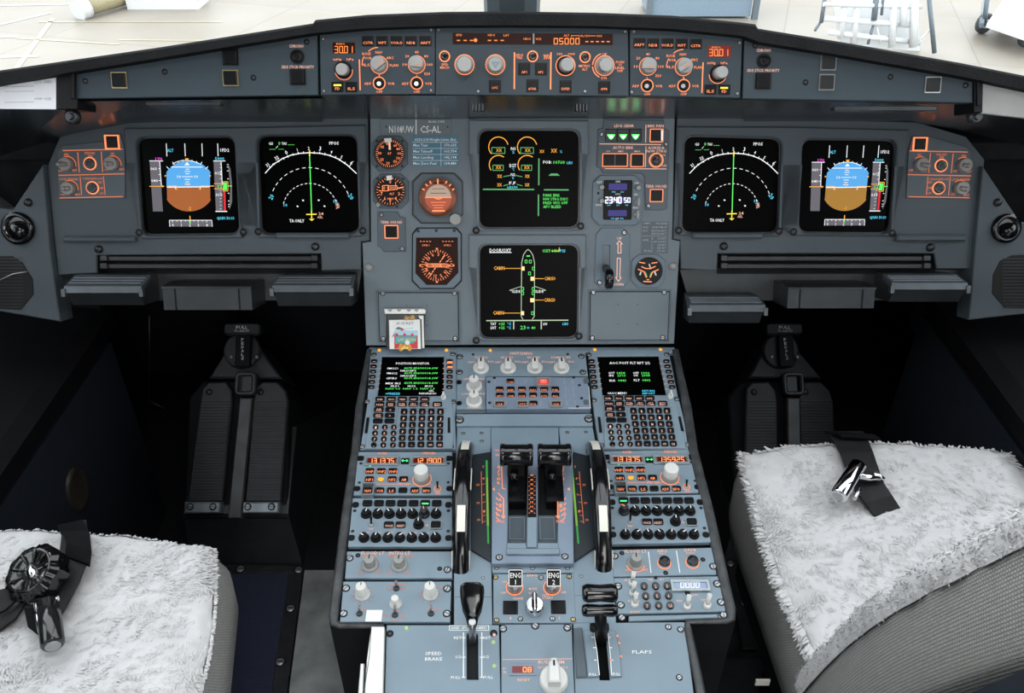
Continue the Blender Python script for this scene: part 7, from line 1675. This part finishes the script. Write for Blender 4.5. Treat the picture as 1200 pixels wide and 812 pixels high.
# ================================================================== SIDE CONSOLES
for s_, zt, lab in ((-1, .53, 'black leather topped side console at the far left'), (1, .595, 'black leather topped side console at the far right')):
    t = wthing('side_console', lab, 'console', (s_*1.0, .8, 0))
    xi = s_*.80; xo = s_*1.185; lo, hi = min(xi, xo), max(xi, xo)
    b = MB(); b.box(lo, hi, -.6, 1.40, 0, zt-.05); wpart('cabinet', b, 'navy' if 'navy' in M else M.setdefault('navy', mat('navy_black_paint', (.010, .013, .020), .55, var=.2)), t)
    b = MB(); pr = [(xi-s_*.012, zt-.052), (xi-s_*.016, zt-.015), (xi+s_*.01, zt), (xo, zt+.03), (xo, zt-.05)]
    a0 = b.addv([(x, -.6, z) for x, z in pr]); a1 = b.addv([(x, 1.42, z+.03) for x, z in pr]); b.sm = False
    for i in range(5): b.face((a0+i, a1+i, a1+(i+1) % 5, a0+(i+1) % 5))
    b.face([a1+i for i in range(5)]); wpart('padded_top', b, 'leather', t)
    if s_ < 0:
        c = at_x(90, 573, xi); b = MB(); M4 = Matrix.Translation(c) @ Matrix.Rotation(PI/2, 4, 'Y') @ Matrix.Scale(1.25, 4, (1, 0, 0))
        b.lathe(0, 0, [(.036, .0), (.034, .006), (.028, .004), (0, .002)], 24, mat4=M4); wpart('round_cover', b, 'brn' if 'brn' in M else M.setdefault('brn', mat('dull_brown_cover', (.035, .030, .022), .5, .3, var=.4)), t)
# ================================================================== FLOOR: carpet, metal strips, plate
def floor_poly(name, pts, z0, z1, m, label=None, cat=None, kind=None, uv=False):
    P_ = [at_z(x, y, z1) for x, y in pts]; b = MB(); b.prism([(p.x, p.y) for p in P_], z0, z1)
    if uv: b.uvs = {i: (v[0], v[1]) for i, v in enumerate(b.v)}
    return solo(name, b, m, label, cat, None, kind)
floor_poly('carpet', [(150, 668), (340, 668), (322, 812), (300, 960), (60, 960)], .001, .006, 'carpet', 'navy blue ribbed carpet strip beside the left seat', 'carpet', uv=True)
for nm, pts, lab, scs in (('floor_strip', [(262, 661), (356, 662.5), (355, 671), (262, 671)], 'dark metal floor strip running across in front of the left pedals', [(281.7, 667), (350, 668)]),
                          ('floor_strip', [(338, 671), (355, 671), (338, 800), (325, 930), (304, 930), (320, 800)], 'dark metal floor strip running along the carpet beside the pedestal', [(340.6, 713), (328.3, 775.6), (273, 677)])):
    c = at_z(*pts[0], .008); t = wthing(nm, lab, 'floor strip', c); P_ = [at_z(x, y, .009) for x, y in pts]; b = MB(); b.prism([(p.x, p.y) for p in P_], .0, .009, .001); wpart('strip', b, 'dkmetal', t)
    for x, y in scs[:2]:
        p = at_z(x, y, .009); o = bpy.data.objects.new('screw', LIB['screw']); COL.objects.link(o); o.parent = t; o.location = p - c; o.scale = (.0085, .0085, .006)
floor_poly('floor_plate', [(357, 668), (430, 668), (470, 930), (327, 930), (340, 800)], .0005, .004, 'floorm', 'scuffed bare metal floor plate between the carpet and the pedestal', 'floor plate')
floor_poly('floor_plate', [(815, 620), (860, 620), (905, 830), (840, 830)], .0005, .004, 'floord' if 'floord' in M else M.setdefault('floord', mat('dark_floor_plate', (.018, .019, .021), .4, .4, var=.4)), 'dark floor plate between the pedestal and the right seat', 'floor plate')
t = wthing('seat_rail', 'dark seat rail with bolts on the floor left of the right seat', 'rail', at_z(858, 660, .01))
P_ = [at_z(x, y, .016) for x, y in ((846, 630), (860, 630), (888, 760), (870, 760))]; b = MB(); b.prism([(p.x, p.y) for p in P_], .004, .016, .002); wpart('rail', b, 'dkmetal', t)
for x, y in ((856, 661), (872, 707)):
    p = at_z(x, y, .017); o = bpy.data.objects.new('bolt', LIB['screw']); COL.objects.link(o); o.parent = t; o.location = p - t.location; o.scale = (.0075, .0075, .008)

# ================================================================== SEATS
from mathutils import noise
def fleece_top(t, corners, z0, bulge, seed, parent_label, rim=1.0):
    # corners: FL, FR, NR, NL in world xy; a soft displaced sheepskin surface whose rim rolls over the edge
    FL, FR, NR, NL = [Vector(c) for c in corners]; n = 72; b = MB(); rows = []; cols = {}
    def P(u, v, out=0.0):
        # superellipse mapping keeps the corners rounded
        x, y = u*2-1, v*2-1
        k = .10; x2 = x*math.sqrt(1-k*y*y); y2 = y*math.sqrt(1-k*x*x); U, V = (x2+1)/2, (y2+1)/2
        p = (FL*(1-U)+FR*U)*(V) + (NL*(1-U)+NR*U)*(1-V); return p
    def H(u, v):
        e = min(u, 1-u, v, 1-v); p = P(u, v); r = 1-math.exp(-e*26)
        h = -.014*(1-r) + bulge*math.sin(PI*u)*.6
        q = Vector((p.x*9, p.y*9, seed)); h += .0055*noise.noise(q) + .0038*noise.noise(Vector((p.x*34, p.y*34, seed+3))) + .0022*noise.noise(Vector((p.x*110, p.y*110, seed+9)))
        h -= .012*math.exp(-((u-.5)**2)/.006)*(1-v)      # centre crease
        return h
    for j in range(n+1):
        row = []
        for i in range(n+1):
            u, v = i/n, j/n; p = P(u, v); row.append((p.x, p.y, z0+H(u, v)))
        rows.append(b.addv(row))
    b.sm = True
    for j in range(n):
        for i in range(n): a = rows[j]+i; c = rows[j+1]+i; b.face((a, a+1, c+1, c))
    # rolled rim
    ring = [(i/n, 0) for i in range(n)] + [(1, j/n) for j in range(n)] + [(1-i/n, 1) for i in range(n)] + [(0, 1-j/n) for j in range(n)]
    idx = [rows[0]+i for i in range(n)] + [rows[j]+n for j in range(n)] + [rows[n]+n-i for i in range(n)] + [rows[n-j] for j in range(n)]
    ctr = (FL+FR+NR+NL)/4; prev = idx
    for dz, do in ((-.005, .004*rim), (-.010, .004*rim), (-.016, .000)):
        cur = []
        for k, (u, v) in enumerate(ring):
            p = P(u, v); d = (p-ctr).normalized(); w_ = .004*noise.noise(Vector((p.x*60, p.y*60, seed+dz*100)))
            cur.append(tuple(p + d*(do+w_)) + (z0+H(u, v)+dz+w_,))
        a = b.addv(cur); m_ = len(cur)
        for k in range(m_): b.face((prev[k], a+k, a+(k+1) % m_, prev[(k+1) % m_]))
        prev = [a+k for k in range(m_)]
    o = wpart('fleece_cover', b, 'fleece', t, label=parent_label)
    # tufts
    rnd = random.Random(seed); b = MB()
    def tuft(p, d, up, L_, w_, lift=.15):
        s_ = d.cross(up).normalized()*w_; q = p + d*L_*.6 + up*L_*lift; e = p + d*L_ + up*L_*lift*.6
        k = b.addv([p-s_, p+s_, q+s_*.7, q-s_*.7, e]); b.face((k, k+1, k+2, k+3)); b.face((k+3, k+2, k+4))
    for i in range(36000):
        u, v = rnd.random(), rnd.random(); p = P(u, v); an = 2.2*noise.noise(Vector((p.x*7, p.y*7, seed))) + 1.6*noise.noise(Vector((p.x*26, p.y*26, seed+5))) - 1.2 + rnd.uniform(-.5, .5)
        tuft(Vector((p.x, p.y, z0+H(u, v)-.001)), Vector((math.cos(an), math.sin(an), 0)), Vector((0, 0, 1)), rnd.uniform(.006, .012), rnd.uniform(.0007, .0016))
    for i in range(int(5200*rim)):
        k = rnd.random()*len(ring); u, v = ring[int(k) % len(ring)]; u2, v2 = ring[(int(k)+1) % len(ring)]; k -= int(k); u, v = u+(u2-u)*k, v+(v2-v)*k; p = P(u, v); d = (p-ctr).normalized(); tt = rnd.uniform(-1, 1)
        dd = Vector((d.x-d.y*tt*.6, d.y+d.x*tt*.6, -rnd.uniform(.2, 1.4))).normalized()
        tuft(Vector((p.x, p.y, z0+H(u, v)-rnd.uniform(0, .012)*rim)) + Vector((d.x, d.y, 0))*.003, dd, Vector((d.x, d.y, .5)).normalized(), rnd.uniform(.006, .014)*rim, rnd.uniform(.0012, .0024), .3)
    wpart('fleece_tufts', b, 'fleece', t, kind='stuff')
def side_wall(t, corners, z1, z0, inset_b, name='side_fabric', m='mesh', rc=.05, bulge=.005):
    pts = rr_world(corners, rc); bot = rr_world(corners, rc, -inset_b); b = MB(); b.sm = True; L_ = 0; rows = []
    zs = [z1, z1-(z1-z0)*.25, z1-(z1-z0)*.6, z1-(z1-z0)*.88, z0]; f = [0, -bulge/inset_b, -bulge*.9/inset_b, .2, 1.0]
    b.uvs = {}; n = len(pts)
    for i in range(n+1):
        p = pts[i % n]; q = bot[i % n]
        if i: L_ += (Vector(p)-Vector(pts[i-1])).length
        r_ = b.addv([(p[0]+(q[0]-p[0])*k, p[1]+(q[1]-p[1])*k, z) for z, k in zip(zs, f)]); rows.append(r_)
        for j, z in enumerate(zs): b.uvs[r_+j] = (L_, z)
    for r0, r1 in zip(rows, rows[1:]):
        for j in range(4): b.face((r0+j, r0+j+1, r1+j+1, r1+j))
    b.sm = False
    a = b.addv([(q[0], q[1], z0) for q in bot]); b.face([a+i for i in range(n)][::-1])
    wpart(name, b, m, t)
def rr_world(corners, r, grow=0.0):
    C4 = [Vector(c) for c in corners]; ctr = sum(C4, Vector((0, 0)))/4; out = []
    C4 = [ctr + (c-ctr)*(1+grow/(c-ctr).length) for c in C4]
    C4 = ccw([tuple(c) for c in C4]); C4 = [Vector(c) for c in C4]
    for i in range(4):
        a, p, d = C4[i-1], C4[i], C4[(i+1) % 4]; e1 = (a-p).normalized()*r; e2 = (d-p).normalized()*r
        for s_ in (0, .15, .35, .5, .65, .85, 1): out.append(tuple(p + e1*(1-s_)**2 + e2*s_**2))
        nxt = C4[(i+1) % 4]; q0 = p+e2; q1 = nxt + (p-nxt).normalized()*r
        for k in range(1, 8): out.append(tuple(q0.lerp(q1, k/8)))
    return out
def pan(t, corners, z1, z0):
    b = MB(); b.prism(rr_world(corners, .05, -.03), z0, z1, .005, bottom=True); wpart('seat_pan', b, 'console', t)
    cx = sum(c[0] for c in corners)/4; cy = sum(c[1] for c in corners)/4
    b = MB(); b.box(cx-.12, cx+.12, cy-.14, cy+.14, .03, z0); wpart('seat_leg', b, 'black', t)
    b = MB(); b.box(cx-.2, cx+.2, cy-.2, cy+.2, 0, .03); wpart('base_plate', b, 'dkmetal', t)
def backrest(t, x0, x1, y0, z0, y1, z1, th, lip=1):
    # slab leaning back from (y0,z0) to (y1,z1); woven shell, fleece front with rolled edge
    a = Vector((0, y1-y0, z1-z0)); L_ = a.length; a.normalize(); nrm = Vector((0, a.z, -a.y)); nrm = nrm if nrm.y > 0 else -nrm
    b = MB(); b.uvs = {}; prof = []; xc = (x0+x1)/2; hw = abs(x1-x0)/2
    sec = [(-1, .0), (-1.015, -.35), (-1.0, -.75), (-.93, -1.0), (.93, -1.0), (1.0, -.75), (1.015, -.35), (1, .0)]
    rows = []; N = 14; b.sm = True
    for i in range(N+1):
        k = i/N; o_ = Vector((xc, y0, z0)) + a*L_*k; tp = 1-.10*k**3
        bow = .010*math.sin(k*PI*1.5); r_ = b.addv([o_ + Vector((sx*hw*tp, 0, 0)) + nrm*(sw*th + bow) for sx, sw in sec]); rows.append(r_)
        acc = [0]
        for q in range(7): acc.append(acc[-1] + math.hypot((sec[q+1][0]-sec[q][0])*hw, (sec[q+1][1]-sec[q][1])*th)/th)
        for j in range(8): b.uvs[r_+j] = (L_*k, acc[j]*th)
    for r0, r1 in zip(rows, rows[1:]):
        for j in range(7): b.face((r0+j, r0+j+1, r1+j+1, r1+j))
    b.sm = False; b.face([rows[0]+j for j in range(8)][::-1]); b.face([rows[-1]+j for j in range(8)])
    wpart('back_cushion', b, 'mesh', t)
    b = MB(); rows = []
    for i in range(N+1):
        k = i/N; o_ = Vector((xc, y0, z0)) + a*L_*k; tp = .985-.10*k**3; rows.append(b.addv([o_ + Vector((sx*hw*tp, 0, 0)) + nrm*sw for sx, sw in ((-1, -th*.97), (-1.0, -th-.03), (-.8, -th-.055), (.8, -th-.055), (1.0, -th-.03), (1, -th*.97))]))
    for r0, r1 in zip(rows, rows[1:]):
        for j in range(6): b.face((r0+j, r0+(j+1) % 6, r1+(j+1) % 6, r1+j))
    b.face([rows[0]+j for j in range(6)][::-1]); b.face([rows[-1]+j for j in range(6)]); wpart('back_shell', b, 'navy', t)
    # fleece front
    b = MB(); b.sm = True; rows = []; n = 40; m_ = 40
    rnd = random.Random(11)
    def S(u, v):
        x = (u*2-1); tp = 1-.10*v**3; zz = noise.noise(Vector((u*14, v*18, 2)))*.005 + noise.noise(Vector((u*50, v*60, 5)))*.0025; rr = .019+zz
        if abs(x) > .86: ph = (abs(x)-.86)/.14*R(125); X = math.copysign(hw*tp - .012 + rr*math.sin(ph), x); nn = rr*math.cos(ph)
        else: X = x/.86*(hw*tp-.012); nn = rr
        return Vector((xc+X, y0, z0)) + a*L_*v + nrm*(nn + .006 + .012*math.sin(v*PI*1.5))
    for j in range(m_+1): rows.append(b.addv([S(i/n, j/m_) for i in range(n+1)]))
    for r0, r1 in zip(rows, rows[1:]):
        for i in range(n): b.face((r0+i, r1+i, r1+i+1, r0+i+1))
    wpart('fleece_front', b, 'fleece', t)
    b = MB()
    for i in range(16000):
        side = rnd.random() < .35; u = (rnd.choice((rnd.uniform(0, .07), rnd.uniform(.93, 1)))) if side else rnd.random(); v = rnd.random(); p = S(u, v); sx = (1 if u > .5 else -1) if side else 0
        d = (a*rnd.uniform(-1, .6) + Vector((sx*rnd.uniform(0, .3)+rnd.uniform(-.3, .3), 0, 0)) - nrm*(.5 if side else 0)*rnd.random()).normalized(); up = (nrm + Vector((sx, 0, 0))).normalized(); Lh = rnd.uniform(.003, .005) if side else rnd.uniform(.004, .008)
        s_ = d.cross(up).normalized()*rnd.uniform(.0005, .0010); k = b.addv([p-s_, p+s_, p+d*Lh*.6+up*Lh*.08+s_*.6, p+d*Lh*.6+up*Lh*.08-s_*.6, p+d*Lh+up*Lh*.1]); b.face((k, k+1, k+2, k+3)); b.face((k+3, k+2, k+4))
    wpart('fleece_tufts', b, 'fleece', t, kind='stuff')
W2 = lambda x, y, z: tuple(at_z(x, y, z)[:2])
# right seat
CR = [W2(862, 522, .545), W2(1186, 520, .545), (.775, .56), (.375, .56)]
t = wthing('pilot_seat', 'right pilot seat with a white sheepskin cushion, its backrest crossing the lower right corner', 'seat', (.58, .78, 0))
fleece_top(t, CR, .55, .012, 3, 'white sheepskin cushion cover'); side_wall(t, CR, .520, .36, .035); pan(t, CR, .37, .30)
backrest(t, .355, .785, .615, .50, .375, 1.12, .085)
b = MB(); p = at_z(884, 797, .37); b.box(p.x+.002, p.x+.022, p.y-.002, p.y+.001, .360, .372); wpart('care_tag', b, 'cream', t)
# left seat
CL = [(-.765, .848), W2(255, 634, .55), W2(226, 860, .55), (-.765, .45)]
t = wthing('pilot_seat', 'left pilot seat with a white sheepskin cushion and black harness, at the lower left', 'seat', (-.6, .64, 0))
fleece_top(t, CL, .552, .008, 8, 'white sheepskin cushion cover', .35); side_wall(t, CL, .535, .38, .020, bulge=.016); pan(t, CL, .39, .30)
backrest(t, -.78, -.375, .42, .50, .20, 1.06, .10)
# ---- belts -----------------------------------------------------------------
def ribbon(b, pts, th=.003):      # pts: (px, py, z, halfwidth vector px (dx, dy))
    rows = []
    for x, y, z, wx, wy in pts:
        p0 = at_z(x-wx, y-wy, z); p1 = at_z(x+wx, y+wy, z); u = Vector((0, 0, th))
        rows.append(b.addv([p0-u, p0, p1, p1-u]))
    b.sm = False
    for r0, r1 in zip(rows, rows[1:]):
        for k in range(4): b.face((r0+k, r0+(k+1) % 4, r1+(k+1) % 4, r1+k))
    b.face([rows[0]+k for k in range(4)]); b.face([rows[-1]+k for k in range(4)][::-1])
t = wthing('seat_belt', 'black strap with a chrome buckle lying on the right sheepskin cushion', 'belt', at_z(1010, 570, .56))
b = MB(); ribbon(b, [(991, 505, .545, 20, 0), (997, 515, .563, 20, 0), (1004, 530, .572, 19, -1), (1011, 550, .575, 18, -3), (1019, 570, .572, 17, -4), (1030, 585, .568, 16, -4), (1040, 600, .555, 15, -5)]); wpart('strap', b, 'belt', t)
b = MB(); ribbon(b, [(984, 506, .560, 18, 1), (1003, 508, .570, 22, 1), (1010, 513, .572, 22, 1)], .004); wpart('strap_end', b, 'leather', t)
b = MB(); p0, p1 = at_z(982, 582, .585), at_z(1006, 545, .592); d = (p1-p0).normalized(); b.tube([p0, p0+d*.002, p1-d*.002, p1], [.0105, .0125, .0125, .0105], 18); o = wpart('buckle_barrel', b, 'chrome', t)
b = MB(); b.tube([p0-d*.0006, p0+d*.0002], [.0075, .0075], 16); b.tube([p0-d*.001, p0], [.002, .002], 8); wpart('barrel_end', b, 'steel', o)
b = MB(); q = at_z(1018, 560, .583); b.tube([p1.lerp(p0, .3), q, at_z(1031, 560, .58)], [.006, .006, .005], 10); wpart('buckle_link', b, 'chrome', t)
for q0, q1, r_ in ((at_z(1024, 554, .585), at_z(1036, 562, .58), .004), (at_z(1001, 585, .578), at_z(1008, 573, .583), .003)): b = MB(); b.tube([q0, q1], r_, 8); wpart('buckle_pin', b, 'chrome', t)
t = wthing('seat_harness', 'black five point harness with a scalloped rotary buckle on the left sheepskin cushion', 'harness', at_z(40, 690, .57))
b = MB(); ribbon(b, [(84, 612, .572, 17, -3), (88, 630, .580, 16, 2), (86, 650, .580, 16, 6), (78, 675, .575, 15, 6), (66, 700, .57, 14, 5), (58, 720, .57, 12, 3)]); wpart('crotch_strap', b, 'belt', t)
b = MB(); ribbon(b, [(82, 612, .578, 15, -3), (88, 622, .590, 16, 0), (92, 640, .590, 14, 4), (90, 656, .583, 14, 5)], .006); wpart('strap_end', b, 'leather', t)
b = MB(); b.pts = None; ribbon(b, [(-40, 715, .57, 6, -14), (-10, 708, .572, 6, -16), (12, 700, .575, 6, -14), (24, 690, .578, 4, -12)]); wpart('lap_strap', b, 'belt', t)
b = MB(); ribbon(b, [(-30, 745, .566, 8, -9), (5, 728, .568, 8, -12), (26, 712, .572, 8, -12)]); wpart('lap_strap', b, 'belt', t)
c = at_z(37, 670, .595); A = Matrix.Translation(c) @ Matrix.Rotation(R(20), 4, 'X') @ Matrix.Rotation(R(-14), 4, 'Y')
def lob(b, r0, k, z0, z1, A, n=80, cap=True, r1=None):
    P0 = [A @ Vector(((r0*(1+k*abs(math.cos(4.5*2*PI*i/n/1.0)))) * math.cos(2*PI*i/n), (r0*(1+k*abs(math.cos(4.5*2*PI*i/n)))) * math.sin(2*PI*i/n), z0)) for i in range(n)]
    s_ = (r1 or r0)/r0; P1 = [A @ Vector((s_*(r0*(1+k*abs(math.cos(4.5*2*PI*i/n)))) * math.cos(2*PI*i/n), s_*(r0*(1+k*abs(math.cos(4.5*2*PI*i/n)))) * math.sin(2*PI*i/n), z1)) for i in range(n)]
    a = b.addv(P0); d = b.addv(P1); b.sm = True
    for i in range(n): b.face((a+i, a+(i+1) % n, d+(i+1) % n, d+i))
    b.sm = False
    if cap: b.face([d+i for i in range(n)])
b = MB(); lob(b, .034, .14, -.022, -.002, A, cap=False); lob(b, .034, .14, -.002, .006, A, cap=False, r1=.028); o = wpart('rotary_buckle', b, 'gloss', t)
b = MB(); b.lathe(0, 0, [(.030, .004), (.029, .007), (.024, .002), (.012, .001), (0, .001)], 28, mat4=A); wpart('buckle_dish', b, 'bkm' if 'bkm' in M else M.setdefault('bkm', mat('polished_black_metal', (.012, .012, .013), .16, 0, var=.2, coat=.4)), o)
b = MB()
for k in range(9):
    t_ = 2*PI*(k)/9+.2; b.tube([A @ Vector((.012*math.cos(t_), .012*math.sin(t_), .002)), A @ Vector((.027*math.cos(t_), .027*math.sin(t_), .006)), A @ Vector((.036*math.cos(t_), .036*math.sin(t_), .0))], [.0014, .0020, .0014], 6)
wpart('buckle_ribs', b, 'bkm', o)
b = MB(); b.lathe(0, 0, [(.011, .001), (.010, .004), (.0, .005)], 18, mat4=A @ Matrix.Rotation(R(40), 4, 'Z') @ Matrix.Scale(.62, 4, (1, 0, 0))); wpart('release_button', b, 'chrome', o)
b = MB(); p0, p1 = at_z(62, 757, .583), at_z(56, 706, .59); d = (p1-p0).normalized(); b.tube([p0, p0+d*.003, p0.lerp(p1, .5), p1], [.011, .0135, .014, .012], 16); o = wpart('buckle_tongue', b, 'bkm', t)
b = MB(); b.tube([p0-d*.001, p0+d*.0005], [.009, .009], 16); wpart('tongue_end', b, 'steel', o)
b = MB(); b.tube([at_z(50, 750, .588), at_z(40, 708, .592)], .003, 8); b.tube([at_z(38, 706, .59), at_z(68, 702, .592)], .004, 8); wpart('tongue_frame', b, 'chrome', o)
b = MB(); ribbon(b, [(36, 712, .575, 8, 0), (44, 735, .572, 12, 2), (56, 748, .57, 10, 4)], .004); wpart('tongue_guard', b, 'leather', t)
